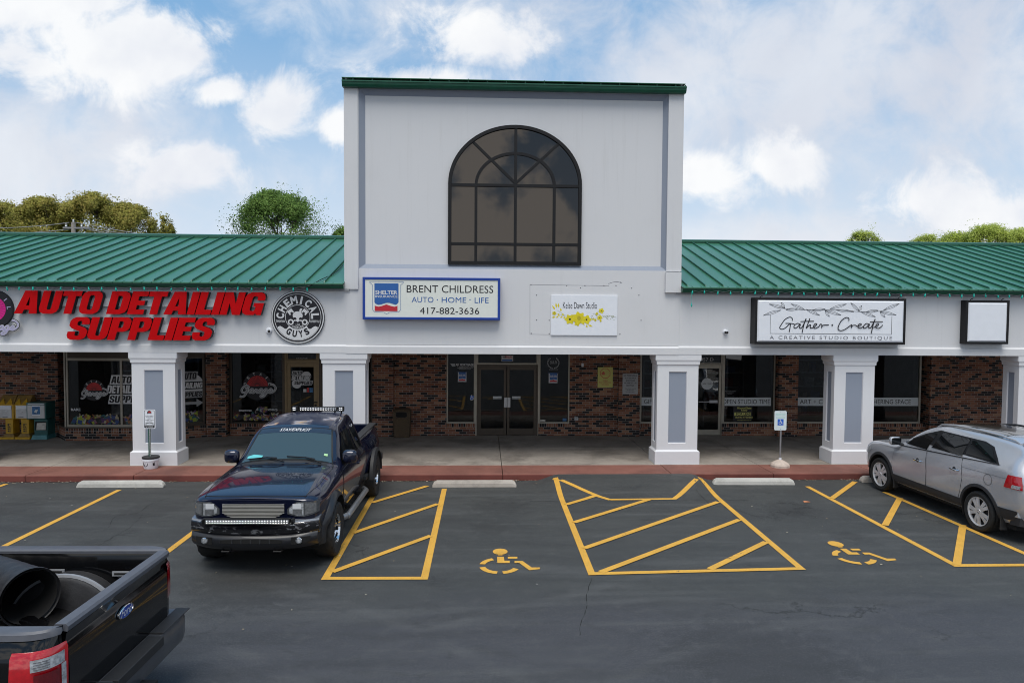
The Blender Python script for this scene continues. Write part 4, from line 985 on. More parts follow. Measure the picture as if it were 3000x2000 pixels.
t, fc = boxsign('studio_box_sign', 'black framed white box sign with leaf garland reading Gather + Create', (2212, 2654, 940), Yf, (zl, zt_), .035)
yy = Yf - .014; q = lambda u, v: P(2180 + u / 4.704, 860 + v / 4.704, yy)
m = MB(); m.use('ink')
SC = [[(665, 375), (660, 335), (620, 325), (560, 360), (510, 430), (490, 470), (520, 490), (570, 470), (630, 412)], [(570, 410), (640, 410), (695, 420)], [(640, 410), (632, 470), (620, 530)],
      [(770, 420), (730, 410), (690, 440), (690, 470), (720, 470), (775, 420), (762, 468), (790, 470), (830, 400), (855, 345)], [(850, 345), (820, 440), (798, 540)], [(905, 340), (880, 410), (855, 475), (890, 440), (915, 430), (910, 470), (940, 470), (985, 440), (1000, 418), (975, 415), (955, 450), (975, 478), (1025, 455), (1050, 420), (1070, 432), (1065, 470), (1078, 440), (1110, 432), (1165, 432)],
      [(775, 385), (860, 380), (960, 380)], [(1200, 433), (1226, 433)], [(1213, 420), (1213, 448)],
      [(1440, 375), (1440, 340), (1400, 330), (1340, 370), (1300, 440), (1295, 490), (1330, 510), (1390, 490), (1460, 440), (1480, 428), (1475, 470), (1490, 440), (1530, 435), (1560, 450), (1610, 430), (1600, 412), (1570, 430), (1570, 465), (1600, 475), (1640, 450)],
      [(1720, 420), (1680, 412), (1645, 445), (1645, 472), (1675, 470), (1725, 420), (1712, 465), (1740, 468), (1780, 400), (1805, 350)], [(1800, 350), (1770, 450), (1750, 545)], [(1730, 388), (1820, 386), (1908, 386)], [(1765, 470), (1820, 450), (1850, 425), (1840, 410), (1815, 430), (1812, 465), (1850, 478), (1890, 450), (1905, 430)]]
for k, st in enumerate(SC): m.stroke([(q(*p).x, q(*p).z) for p in cat(st, 6)], .021 if len(st) > 2 else .016, yy - .001 - .0012 * k)
for a, b in (((361, 290), (359, 548)), ((359, 548), (2030, 562)), ((2030, 562), (2037, 312))): m.stroke([(q(*a).x, q(*a).z), (q(*b).x, q(*b).z)], .009, yy - .0008)
def leaf(a, b, wd=18):
    a = Vector(a); b = Vector(b); d = b - a; n = Vector((-d.y, d.x)); n.normalize()
    for sg in (-1, 1, .05):
        pts = [a, a + d * .3 + n * wd * sg * .8, a + d * .6 + n * wd * sg, b]; m.stroke([(q(*p).x, q(*p).z) for p in cat([tuple(p) for p in pts], 4)], .006, yy - .0009 - random.random() * .0008)
for a, b in (((570, 205), (345, 142)), ((560, 200), (508, 120)), ((510, 225), (262, 300)), ((740, 215), (575, 222)), ((840, 225), (645, 140)), ((850, 215), (1045, 300)), ((1120, 212), (940, 228)), ((1180, 212), (1412, 142)), ((1110, 228), (1338, 296)), ((1115, 230), (1176, 318)), ((1515, 250), (1260, 225)), ((1590, 245), (1468, 125)), ((1585, 240), (1620, 165)), ((1605, 250), (1812, 320)), ((1850, 230), (1680, 252)), ((1920, 226), (2140, 138)), ((1870, 245), (2098, 296)), ((1875, 248), (1944, 328))): leaf(a, b)
m.stroke([(q(*p).x, q(*p).z) for p in cat([(345, 142), (450, 190), (600, 208), (760, 220), (920, 222), (1100, 222), (1250, 225), (1450, 235), (1600, 250), (1760, 245), (1880, 240), (1960, 225)], 5)], .007, yy - .0025)
m.use('greyink'); tr(m, 'A CREATIVE STUDIO BOUTIQUE', 352, 584, 2040, 640, 0., 1.4, .001)
m.build('lettering', None, fc)
Yf = YW - .20
boxsign('blank_box_sign', 'blank white box sign with black frame at the right end of the fascia', (2829.5, 2956.5, 944), Yf, (P(2893, 1007.8, Yf).z, P(2893, 879.5, Yf).z), .035)

# ------------------------------------------------------------------ dome cameras
def dome(px, py, r, label, eyes=1):
    c = P(px, py, YW); t = thing('dome_camera', label, 'security camera', tuple(c), 0, 'white dome cameras on the fascia')
    m = MB(); m.lathe([(0, -.055), (r * .75, -.05), (r, -.02), (r, 0), (0, 0)], tuple(c), 'y', 24); m.build('housing', 'white', t, smooth=True)
    m = MB()
    for k in range(eyes):
        m.lathe([(0, -.095), (r * .3, -.085), (r * .48, -.05), (0, -.05)], (c.x + .01 + (k - (eyes - 1) / 2) * r * .7, c.y, c.z - .012), 'y', 20)
    m.build('lens', 'black', t, smooth=True)
dome(788.6, 968.4, .072, 'white dome camera beside the round black emblem'); dome(2124.8, 972, .062, 'white twin-eye dome camera left of the framed studio sign', 2)

# ------------------------------------------------------------------ string lights under the gutters
def lights(label, pxs, py, n, loose=None):
    Y = 16.44; a = P(pxs[0], py[0], Y); b = P(pxs[1], py[1], Y)
    t = thing('string_lights', label, 'string lights', tuple((a + b) / 2), 0, 'strings of teal bulbs under the gutters')
    m = MB(); pts = []
    for i in range(n * 2 - 1):
        k = i / (n * 2 - 2); p_ = a + (b - a) * k; p_ = p_ + Vector((0, 0, .012 if i % 2 == 0 else -.014)); pts.append(p_)
    m.tube(pts, .005, 5); m.build('wire', 'greyink', t)
    bulb = MB(); bulb.lathe([(0, .02), (.011, .02), (.012, -.004)], (0, 0, 0), 'z', 8); bulb.lathe([(.012, -.004), (.021, -.022), (.019, -.042), (.006, -.075), (0, -.08)], (0, 0, 0), 'z', 8)
    for i in range(n):
        p_ = a + (b - a) * (i / (n - 1)) + Vector((random.uniform(-.02, .02), random.uniform(-.015, .015), random.uniform(-.012, .012)))
        m = MB(); tl = random.uniform(-.25, .25)
        m.add([(x + p_.x + tl * z, y + p_.y, z + p_.z) for x, y, z in bulb.v], bulb.f); m.build('bulb', 'bulb', t, smooth=True)
    if loose:
        m = MB(); p_ = P(loose[0], loose[1], Y); e_ = P(loose[2], loose[3], Y)
        m.tube([p_, (p_ + e_) / 2 + Vector((.01, 0, 0)), e_], .004, 5); m.use('bulb').add([(x + e_.x, y + e_.y, z + e_.z) for x, y, z in bulb.v], bulb.f); m.use('greyink'); m.build('loose_bulb', None, t)
lights('string of teal bulbs under the left gutter above the red letters', (-24, 897), (842.5, 843.5), 24)
lights('string of teal bulbs under the right gutter above the framed signs', (2029, 3030), (852.5, 866), 29, (2025, 855, 2026, 890))
m = MB(); pts = [P(1005, 745, 18.3), P(985, 780, 17.5), P(960, 805, 17.0), P(935, 822, 16.6), P(905, 838, 16.42), P(870, 842, 16.42)]
pts = [Vector((p.x, p.y, E0[1] + (p.y - E0[0]) * (ER[1] - E0[1]) / (ER[0] - E0[0]) + .03)) if p.y > 16.45 else p for p in pts]
m.tube([Vector(p) for p in cat([tuple(p) for p in pts], 5)], .010, 6); tag(m.build('roof_cable', 'black'), 'black cable lying across the left green roof beside the tower', 'cable')
# ------------------------------------------------------------------ window lettering and decals (sub-parts of the windows)
def logo_garage(m, cx, cz, s, y):     # black disc, red sunburst, arc letters and script; the figure is left out
    m.use('ink').disc(cx, cz, s, s, y, 48)
    m.use('vred').disc(cx, cz, s * .72, s * .72, y - .001, 40, R(0), R(180), False)
    m.use('ink')
    for i in range(1, 18):
        a = PI * i / 18; m.stroke([(cx + s * .12 * math.cos(a), cz + s * .12 * math.sin(a)), (cx + s * .70 * math.cos(a), cz + s * .70 * math.sin(a))], s * .022, y - .002)
    m.use('vinyl'); arctext(m, 'DETAIL', cx, cz, s * .86, R(186), R(-6), s * .20, s * .14, y - .002, .02)
    k = s * 2.5 / 4.1; script(m, cx - 2.05 * k, cz - s * .52, k, y - .004, GA, ('ink', 'vinyl', 'greyvinyl'), (.34, .24, .13))
def sticker(m, q, rows, y):           # white slanted strips with black words; q maps pixels
    for (body, u0, v0, u1, v1, inv) in rows:
        a, b, c, d = q(u0, v1), q(u1, v1), q(u1, v0), q(u0, v0); sl = (d.z - a.z) * .2
        m.use('vinyl' if inv else 'ink').flat([(a.x, a.z), (b.x, b.z), (c.x + sl, c.z), (d.x + sl, d.z)], y); m.use('ink' if inv else 'vinyl')
        h = d.z - a.z; [m.flat(o, y - .002) for o in htext(body, a.x + .14 * h, b.x + sl * .55 - .06 * h, a.z + h * (.13 if inv else .02), d.z - h * (.13 if inv else .02), .2, .06)]
cols = [pm('bottle_' + n, c, .35, 0, .25, 25) for n, c in (('yellow', (.36, .27, .03)), ('lime', (.28, .34, .03)), ('black', (.012, .012, .012)), ('charcoal', (.03, .03, .032)), ('ebony', (.018, .017, .02)), ('red', (.16, .02, .02)), ('teal', (.02, .10, .11)), ('white', (.38, .38, .37)), ('purple', (.08, .03, .12)), ('orange', (.26, .10, .025)), ('mauve', (.20, .10, .14)), ('blue', (.02, .05, .17)), ('tan', (.28, .22, .13)), ('cream', (.36, .31, .2)))]
def heap(m, x0, x1, z0, z1, y, n, fn=None):
    L = x1 - x0
    for i in range(n):
        h = (z1 - z0) * random.uniform(.6, .95); wd = h * random.uniform(.30, .48)
        a = random.uniform(-1.35, 1.35); cx = x0 + h * .35 + (L - h * .7) * random.random(); lift = (1 - (i / n)) * (z1 - z0 - h * .7); cz = z0 + h * .28 + lift * random.uniform(.6, 1)
        m.use(random.choice(cols)); out = [(-wd / 2, -h / 2), (wd / 2, -h / 2), (wd / 2, h * .22), (wd * .18, h * .34), (wd * .18, h * .5), (-wd * .18, h * .5), (-wd * .18, h * .34), (-wd / 2, h * .22)]
        f = lambda p: (min(x1, max(x0, cx + p[0] * math.cos(a) - p[1] * math.sin(a))), min(z1, max(z0, cz + p[0] * math.sin(a) + p[1] * math.cos(a))))
        k = y - .0006 * i; m.flat([f(p) for p in out], k)
        m.use(random.choice(cols)); m.flat([f(p) for p in ((-wd * .42, -h * .3), (wd * .42, -h * .3), (wd * .42, h * .08), (-wd * .42, h * .08))], k - .0003)
# bay window
yy = yb - .003; q = lambda u, v: P(u / 3.92, 1000 + v / 3.92, yy)
m = MB(); c = q(1080, 560); s_ = q(1205, 560).x - c.x; logo_garage(m, c.x, c.z, s_, yy); m.build('window_decal', None, BW)
m = MB(); sticker(m, q, [('AUTO', 1258, 385, 1510, 492, True), ('DETAILING', 1215, 500, 1640, 596, False), ('SUPPLIES', 1240, 608, 1690, 716, True)], yy - .001); m.build('window_decal', None, BW); m = MB(); m.use('vinyl'); text(m, 'RARE', q(800, 0).x, q(910, 0).x, q(0, 795).z, q(0, 765).z, yy - .001, .03); m.build('window_decal', None, BW)
m = MB(); heap(m, fr(783), fr(1378), .60, .60 + .33, yy, 52); heap(m, fr(1405), -9.1, .60, .90, yy, 26); m.build('window_print', None, BW)
def yb_at(p): return p
m = MB(); d0 = (p1 - p0).normalized(); nn_ = Vector((d0.y, -d0.x)); base = MB()
base.use('vinyl').disc(.75, 1.62, .30, .34, 0, 32)
for body, x0_, z0_, x1_, z1_, inv in (('AUTO', .40, 1.78, .86, 2.02, True), ('DETAILING', .26, 1.52, 1.02, 1.74, False), ('SUPPLIES', .36, 1.28, 1.0, 1.48, True)):
    base.use('greyvinyl' if inv else 'ink').flat([(x0_, z0_), (x1_, z0_), (x1_ + .05, z1_), (x0_ + .05, z1_)], -.002)
    base.use('ink' if inv else 'vinyl'); [base.flat(o, -.004) for o in htext(body, x0_ + .04, x1_ + .01, z0_ + .03, z1_ - .03, .2, .06)]
base.use('greyvinyl').flat([(.30, 1.09), (.86, 1.09), (.86, 1.02), (1.04, 1.13), (.86, 1.25), (.86, 1.17), (.30, 1.17)], -.002)
def remap(src, fn, fmap=None):
    o = MB(); o.mats = src.mats; o.f = src.f; o.mi = src.mi; o.v = [fn(*v) for v in src.v]; return o
def onsplay(x, y, z):
    b = p0 + d0 * (x + .13) + nn_ * (.003 - y); return (b.x, b.y, z)
remap(base, onsplay).build('window_decal', None, BS)
base = MB(); heap(base, -.08, .98, .60, .95, 0, 40); remap(base, onsplay).build('window_print', None, BS)
# second window and door of the left shop
yy = YG - .044; q = lambda u, v: P(600 + u / 3.92, 1000 + v / 3.92, YG)
m = MB(); c = q(605, 510); s_ = q(770, 510).x - c.x; logo_garage(m, c.x, c.z, s_, YG - .004); m.build('window_decal', None, SW)
m = MB(); m.use('vinyl'); y = YG - .004
def tz(m, b, u0, v0, u1, v1, off=.0, k=0., sp=1., sh=0.): text(m, b, q(u0, (v0 + v1) / 2).x, q(u1, (v0 + v1) / 2).x, q((u0 + u1) / 2, v1).z, q((u0 + u1) / 2, v0).z, y - k, off, sh, sp)
tz(m, 'smartwax', 392, 778, 540, 803, .02); m.build('window_decal', None, SW); m = MB(); m.use('vinyl'); tz(m, 'TORQ', 700, 772, 836, 798, .03); m.build('window_decal', None, SW)
m = MB(); x0, x1 = q(318, 0).x, q(850, 0).x; heap(m, x0, x1, q(0, 908).z, q(0, 800).z, y, 40); heap(m, q(560, 0).x, q(720, 0).x, q(0, 820).z, q(0, 730).z, y, 14); m.build('window_print', None, SW)
m = MB(); y = YG - .008; m.use('vinyl').disc(q(1165, 0).x, q(0, 395).z, .14, .14, y, 32); m.disc(q(1055, 0).x, q(0, 480).z, .14, .14, y - .0005, 32)
sticker(m, q, [('AUTO', 998, 338, 1115, 385, True), ('DETAILING', 990, 392, 1212, 445, False), ('SUPPLIES', 1022, 448, 1232, 500, True)], y - .003)
m.build('window_decal', None, LD); m = MB()
for u0, v0, u1, v1, mt in ((1132, 545, 1168, 580, 'vinyl'), (1172, 530, 1198, 583, 'vred'), (1203, 532, 1245, 583, 'bluepaper')): m.use(mt).rect(q(u0, v0).x, q(u1, v0).x, q(u0, v1).z, q(u0, v0).z, y - .001); m.build('door_sticker', None, LD); m = MB()
m = MB(); m.use('vinyl').rect(q(1050, 0).x, q(1177, 0).x, q(0, 221).z, q(0, 185).z, y); m.use('ink'); tz(m, '3863D', 1056, 190, 1171, 217, .02, .002); m.build('address_plate', None, LT)
# centre doors
y = YG - .004; q = lambda u, v: P(1200 + u / 3.92, 1000 + v / 3.92, YG)
m = MB(); m.use('vinyl'); tz(m, 'AFI MORTGAGE', 528, 253, 735, 281, .03)
for v0, u0, u1 in ((292, 570, 735), (304, 550, 725), (318, 570, 705)): tz(m, 'Springfield Missouri home loans'[:26], u0, v0 - 5, u1, v0 + 5)
for i in range(4): m.stroke([(q(470 + i * 6, 258 + i * 8).x, q(0, 258 + i * 8).z), (q(525, 0).x, q(0, 256 + i * 8).z)], .012, y)
m.build('window_decal', None, CW1); m = MB(); shelter(m, lambda a: q(548 + a * .49, 400).x, lambda b: q(600, 345 - b * .53).z, y - .004, True)
m.use('vinyl').rect(q(556, 0).x, q(655, 0).x, q(0, 462).z, q(0, 350).z, y - .002)
m.build('shield_sticker', None, CW1); m = MB(); m.use('hblue').rect(q(697, 0).x, q(741, 0).x, q(0, 666).z, q(0, 622).z, y)
def iso(m, cx, cz, h, y, mt='vinyl'):   # small access symbol
    m.use(mt).disc(cx - .05 * h, cz + .33 * h, .075 * h, .075 * h, y, 12)
    m.stroke([(cx - .05 * h, cz + .24 * h), (cx - .04 * h, cz + .0 * h), (cx + .16 * h, cz + .0 * h), (cx + .26 * h, cz - .26 * h), (cx + .34 * h, cz - .24 * h)], .075 * h, y)
    m.stroke([(cx - .04 * h, cz + .14 * h), (cx + .14 * h, cz + .14 * h)], .06 * h, y)
    m.ring(cx - .05 * h, cz - .13 * h, .17 * h, .23 * h, y - .001, 20, R(120), R(370))
iso(m, q(719, 0).x, q(0, 645).z, .20, y - .002); m.build('access_sticker', None, CW1)
m = MB(); m.use('greyvinyl'); tz(m, 'B&R', 1612, 222, 1695, 258, .0)
cxx, czz = q(1653, 0).x, q(0, 250).z
for sg in (-1, 1):
    for i in range(9):
        a = R(-80 + i * 17); r_ = .155; bx, bz = cxx + sg * r_ * math.cos(a), czz + r_ * math.sin(a); m.flat([(bx, bz), (bx + sg * .03, bz + .02), (bx + sg * .02, bz + .055), (bx - sg * .01, bz + .03)], y - .0005 * (i % 2))
for v0 in (318, 328): tz(m, 'Realty and Insurance', 1605, v0 - 4, 1705, v0 + 4)
m.build('window_decal', None, CW2); m = MB(); shelter(m, lambda a: q(1592 + a * .52, 400).x, lambda b: q(1650, 355 - b * .54).z, y - .004, True)
m.use('vinyl').rect(q(1601, 0).x, q(1702, 0).x, q(0, 472).z, q(0, 360).z, y - .002)
m.build('shield_sticker', None, CW2); m = MB(); m.use('paper').rect(q(1490, 0).x, q(1566, 0).x, q(0, 916).z, q(0, 895).z, y); m.build('paper_sticker', None, CW2); m = MB(); m.use('bluepaper').rect(q(1766, 0).x, q(1810, 0).x, q(0, 912).z, q(0, 880).z, y); m.build('paper_sticker', None, CW2)
m = MB(); m.use('vinyl'); m.rect(q(1057, 0).x, q(1190, 0).x, q(0, 226).z, q(0, 158).z, y); m.use('ink'); tz(m, 'VIP', 1066, 168, 1110, 190, .02, .002); m.use('logored'); tz(m, 'TRAILERS', 1095, 165, 1180, 192, .02, .002); m.use('logoblue').rect(q(1063, 0).x, q(1182, 0).x, q(0, 222).z, q(0, 200).z, y - .001); m.build('window_decal', None, CT)
for D_, u0, u1 in ((CD1, 962, 1060), (CD2, 1180, 1278)):
    m = MB(); m.use('frost')
    for v0, v1 in ((627, 641), (646, 657)): m.rect(q(u0, 0).x, q(u1, 0).x, q(0, v1).z, q(0, v0).z, YG - .006)
    m.build('door_decal', None, D_)
# right shop
q = lambda u, v: P(1800 + u / 3.92, 1000 + v / 3.92, YG); y = YG - .004
def bandtext(win_, x0, x1, body, t0, t1, yq=YG - .004):
    m = MB(); za, zb_ = q(1500, 738).z, q(1500, 642).z
    m.use('frost').rect(x0, x1, za, zb_, yq); m.use('ink'); h = zb_ - za
    if body: text(m, body, t0, t1, za + h * .23, zb_ - h * .23, yq - .002)
    m.build('window_decal', None, win_)
bandtext(RW0, q(298, 0).x, q(870, 0).x, 'GIFTS + DECOR', q(350, 0).x, q(800, 0).x)
bandtext(RW1, q(1250, 0).x, q(1812, 0).x, 'OPEN STUDIO TIME', q(1255, 0).x, q(1800, 0).x)
bandtext(RW2, q(2095, 0).x, q(2660, 0).x, 'ART + CRAFTS', q(2150, 0).x, q(2610, 0).x, YG + .024)
bandtext(RW3, q(2690, 0).x, q(3520, 0).x, 'GATHERING SPACE', q(2870, 0).x, q(3430, 0).x, YG + .024)
m = MB(); m.use('ink').rect(q(1380, 0).x, q(1600, 0).x, q(0, 912).z, q(0, 745).z, y - .0005); m.use('signyel')
tz(m, 'Missouri State', 1410, 752, 1572, 774, .02, .002); tz(m, 'Realty', 1455, 778, 1527, 804, .02, .002); m.rect(q(1392, 0).x, q(1588, 0).x, q(0, 850).z, q(0, 812).z, y - .001); tz(m, 'Mark Pike 417-224-8054', 1390, 860, 1586, 880, .02, .002); tz(m, 'www.missouristaterealty.com', 1410, 894, 1568, 906, .0, .002)
m.use('ink'); tz(m, 'FOR LEASE', 1398, 817, 1582, 846, .03, .003); m.build('lease_poster', None, RW1); m = MB()
m.use('greyvinyl'); tz(m, 'BOUTIQUE HOURS', 1272, 563, 1392, 576, 0, .002)
for v0, a, b in ((584, 1285, 1372), (594, 1288, 1368), (604, 1300, 1350)): tz(m, 'Thursday 10-6 Friday', a, v0 - 4, b, v0 + 4, 0, .002)
m.build('window_decal', None, RW1); m = MB(); m.use('frost').flat([(q(1285, 0).x, q(0, 190).z), (q(1460, 0).x, q(0, 208).z), (q(1465, 0).x, q(0, 155).z), (q(1285, 0).x, q(0, 155).z)], y); m.build('window_decal', None, RW1)
m = MB(); c = q(1063, 484); m.use('frost').flat([(c.x + .165 * (1 + .10 * abs(math.sin(a * 9)) * (1 if (a < .3 or 3.0 < a < 6.2) else .1)) * math.cos(a), c.z + .165 * (1 + .10 * abs(math.sin(a * 9)) * (1 if (a < .3 or 3.0 < a < 6.2) else .1)) * math.sin(a)) for a in [2 * PI * i / 90 for i in range(90)]], YG - .008)
m.use('ink'); text(m, 'Gather + Create', c.x - .13, c.x + .13, c.z - .02, c.z + .035, YG - .011, 0, .25); m.build('door_decal', None, RD)
m = MB(); m.use('vinyl'); tz(m, '3857 D', 960, 187, 1138, 224, .01); m.build('address_numbers', None, RT)

# ------------------------------------------------------------------ wall mounted bits
q = lambda u, v: P(1200 + u / 3.92, 1000 + v / 3.92, YB)
m = MB(); x0, x1, z0, z1 = q(2160, 400).x, q(2333, 400).x, q(2245, 527).z, q(2245, 295).z; yw_ = YB - .012
t = thing('surveillance_sign', 'yellow Video Surveillance On-Site sign on the brick wall', 'sign', ((x0 + x1) / 2, YB, (z0 + z1) / 2))
m.box(x0, x1, yw_, YB - .002, z0, z1); pl = m.build('panel', 'signyel', t)
m = MB(); m.use('pagered'); cx, cz = (x0 + x1) / 2, z1 - (z1 - z0) * .30; y = yw_ - .002; rr = (x1 - x0) * .36
o = [(cx + rr * math.cos(R(22.5 + 45 * i)), cz + rr * math.sin(R(22.5 + 45 * i))) for i in range(8)]; i_ = [(cx + rr * .88 * math.cos(R(22.5 + 45 * i)), cz + rr * .88 * math.sin(R(22.5 + 45 * i))) for i in range(8)]
for k in range(8): m.flat([o[k], o[(k + 1) % 8], i_[(k + 1) % 8], i_[k]], y)
m.flat([(cx - rr * .7, cz - rr * .3), (cx - rr * .1, cz - rr * .3), (cx - rr * .1, cz + rr * .1), (cx - rr * .3, cz + rr * .35), (cx - rr * .7, cz + rr * .15)], y)
for k in range(4): text(m, 'notice area under', cx - rr * .05, cx + rr * .72, cz + rr * (.3 - k * .2), cz + rr * (.38 - k * .2), y)
for b, f0, f1 in (('Video', .31, .38), ('Surveillance', .22, .29), ('On-Site', .12, .19)): wd = {'Video': .17, 'Surveillance': .40, 'On-Site': .24}[b] * (x1 - x0); text(m, b, cx - wd, cx + wd, z0 + (z1 - z0) * f0, z0 + (z1 - z0) * f1, y, .02)
m.build('lettering', None, pl)
q = lambda u, v: P(1800 + u / 3.92, 1000 + v / 3.92, YP)
x0, x1, z0, z1 = q(94, 480).x, q(270, 480).x, q(180, 604).z, q(180, 370).z; yw_ = YP - .012
t = thing('no_trespassing_sign', 'grey NO TRESPASSING sign on the brick pilaster', 'sign', ((x0 + x1) / 2, YP, (z0 + z1) / 2))
m = MB(); m.box(x0, x1, yw_, YP - .002, z0, z1); pl = m.build('panel', 'greysign', t)
m = MB(); m.use('ink'); L = x1 - x0; H = z1 - z0
for b, f0, wd in (('NO TRESPASSING', .875, .88), ('SKATEBOARDS', .75, .72), ('& BICYCLES', .63, .6), ('PROHIBITED ON', .51, .78), ('SIDEWALK', .39, .52), ('VIOLATORS WILL BE', .25, .7), ('PROSECUTED', .175, .46), ('CITY ORD. 106-33.1', .085, .58)):
    h = .075 if f0 > .3 else .045; text(m, b, x0 + L * (.5 - wd / 2), x0 + L * (.5 + wd / 2), z0 + H * f0, z0 + H * (f0 + h), yw_ - .002, .012)
m.build('lettering', None, pl)
q = lambda u, v: P(1200 + u / 3.92, 1000 + v / 3.92, YB)
c = q(1985, 270); m = MB(); m.box(c.x - .032, c.x + .032, YB - .04, YB - .001, c.z - .05, c.z + .05); tag(m.build('door_sensor', 'white', bevel=.008), 'small white box on the brick right of the glass doors', 'wall box')
c = q(1912, 885); m = MB(); m.box(c.x - .055, c.x + .055, YB - .04, YB - .001, c.z - .055, c.z + .055); m.lathe([(0, -.07), (.03, -.065), (.035, -.04), (0, -.04)], (c.x - .01, YB, c.z), 'y', 14); tag(m.build('wall_outlet', 'steel', bevel=.008), 'grey metal outlet cover low on the brick beside the glass doors', 'outlet')

# ------------------------------------------------------------------ trash can
c = G(1176, 1282.5, .15); zt = P(1176, 1199, c.y).z; wd = .235; b = Vector((c.x, c.y + wd, .15))
t = thing('trash_can', 'brown pebble-faced square trash can against the brick wall', 'trash can', tuple(b))
m = MB(); m.frus((b.x, b.y), (wd * .94, wd * .94), (wd, wd), .17, zt - .28); m.frus((b.x, b.y), (wd * .9, wd * .9), (wd * .9, wd * .9), .15, .17); body = m.build('bin', 'pebble', t, bevel=.012)
m = MB(); m.frus((b.x, b.y), (wd + .012, wd + .012), (wd + .012, wd + .012), zt - .28, zt - .06); m.frus((b.x, b.y), (wd + .012, wd + .012), (wd * .8, wd * .8), zt - .06, zt); lid = m.build('lid', 'pebble', t, bevel=.012)
m = MB(); o = [(b.x + .155 * max(-1, min(1, 1.25 * math.cos(2 * PI * i / 24))), zt - .15 + .075 * max(-1, min(1, 1.2 * math.sin(2 * PI * i / 24)))) for i in range(24)]; m.use('void').flat(o, b.y - wd - .0145)
m.use('bronze'); framering(m, [(b.x + (x - b.x) * 1.08, zt - .15 + (z - zt + .15) * 1.14) for x, z in o], o, b.y - wd - .022, b.y - wd - .011); m.build('opening', None, lid)

# ------------------------------------------------------------------ newspaper boxes
def yellowbox(px0, px1, label):
    Y = 20.02; x0, x1 = P(px0, 1286, Y).x, P(px1, 1286, Y).x; zz = lambda v: P(60, 1140 + v / 9.8, Y + .02).z
    t = thing('newspaper_box', label, 'newspaper box', ((x0 + x1) / 2, Y + .2, .15), 0, 'newspaper boxes by the left window')
    m = MB(); xc = (x0 + x1) / 2; hw = (x1 - x0) / 2 - .006
    m.use('yel').box(xc - hw, xc + hw, Y, Y + .42, .15, .21); m.use('yeld'); m.frus((xc + .03, Y + .22), (hw - .03, .19), (hw * .56, .15), .21, .30); m.build('base', None, t, bevel=.008)
    m = MB(); pa, pb = xc - hw * .30, xc + hw * .72; m.box(pa, pb, Y + .07, Y + .35, .30, zz(860)); ped = m.build('pedestal', 'yel', t, bevel=.008)
    m = MB(); m.use('ink')
    for i, ch in enumerate('FREE'): text(m, ch, (pa + pb) / 2 - .045, (pa + pb) / 2 + .05, zz(1045 + i * 62), zz(998 + i * 62), Y + .068, .03)
    m.build('lettering', None, ped)
    m = MB(); m.box(xc - hw, xc + hw, Y + .02, Y + .40, zz(855), zz(430)); cab = m.build('cabinet', 'yel', t, bevel=.01)
    m = MB(); m.box(xc - hw * .80, xc + hw * .72, Y + .012, Y + .021, zz(825), zz(462)); dr = m.build('display_door', 'steel', cab)
    m = MB(); m.use('white').box(xc - hw * .78, xc + hw * .66, Y + .006, Y + .0115, zz(565), zz(475)); m.use('ink').box(xc - hw * .45, xc + hw * .2, Y + .004, Y + .0115, zz(805), zz(792)); m.use('chrome').box(xc - .02, xc + .03, Y + .0, Y + .0115, zz(655), zz(625)); m.build('handle', None, cab)
    m = MB(); za, zb_ = zz(430), zz(188)                    # sloping hood with two triangular gussets
    m.use('yeld'); m.add([(xc - hw, Y + .02, za), (xc + hw, Y + .02, za), (xc + hw, Y + .40, za), (xc - hw, Y + .40, za), (xc - hw * .97, Y + .19, zb_), (xc + hw * .97, Y + .19, zb_), (xc + hw * .97, Y + .25, zb_), (xc - hw * .97, Y + .25, zb_)],
          [(0, 1, 5, 4), (1, 2, 6, 5), (2, 3, 7, 6), (3, 0, 4, 7), (4, 5, 6, 7)])
    m.use('yel')
    for cxx in (xc - hw * .55, xc + hw * .42): m.add([(cxx - hw * .42, Y + .012, za), (cxx + hw * .42, Y + .012, za), (cxx, Y + .10, za + (zb_ - za) * .68), (cxx - hw * .42, Y + .05, za), (cxx + hw * .42, Y + .05, za)], [(0, 1, 2), (0, 2, 3), (1, 4, 2)])
    m.build('hood', None, t)
yellowbox(-4.5, 41.5, 'yellow newspaper box furthest left, cut by the photo edge'); yellowbox(42, 87.5, 'yellow newspaper box touching the teal one')
Y = 20.0; x0, x1 = P(90.5, 1286, Y).x, P(138, 1286, Y).x; zz = lambda v: P(110, 1140 + v / 9.8, Y).z; X = lambda u: P(u / 9.8, 1230, Y).x
t = thing('newspaper_box', 'teal newspaper box with a blue print on its door', 'newspaper box', ((x0 + x1) / 2, Y + .2, .15), 0, 'newspaper boxes by the left window')
m = MB(); m.frus(((x0 + x1) / 2, Y + .23), ((x1 - x0) / 2, .23), ((x1 - x0) / 2 - .03, .20), .15, .27); m.build('base', 'teal2', t, bevel=.008)
m = MB(); m.box(X(945), X(1330), Y + .05, Y + .40, .27, zz(870)); ped = m.build('pedestal', 'teal', t, bevel=.008)
m = MB(); m.use('void').box(X(975), X(1300), Y + .046, Y + .0495, zz(1180), zz(935)); m.use('paper').add([(X(1005), Y + .044, zz(1175)), (X(1280), Y + .044, zz(1170)), (X(1285), Y + .042, zz(960)), (X(1030), Y + .042, zz(975))], [(0, 1, 2, 3)]); m.use('ink'); text(m, 'news', X(1170), X(1245), zz(1030), zz(1008), Y + .038); m.build('paper_tray', None, ped)
m = MB(); m.box(X(775), X(1335), Y - .02, Y + .42, zz(855), zz(375)); cab = m.build('cabinet', 'teal', t, bevel=.012)
m = MB(); m.use('steel').box(X(810), X(1300), Y - .028, Y - .0215, zz(830), zz(450)); m.use('frost').box(X(825), X(1295), Y - .032, Y - .0215, zz(432), zz(402)); dr = m.build('display_door', None, cab)
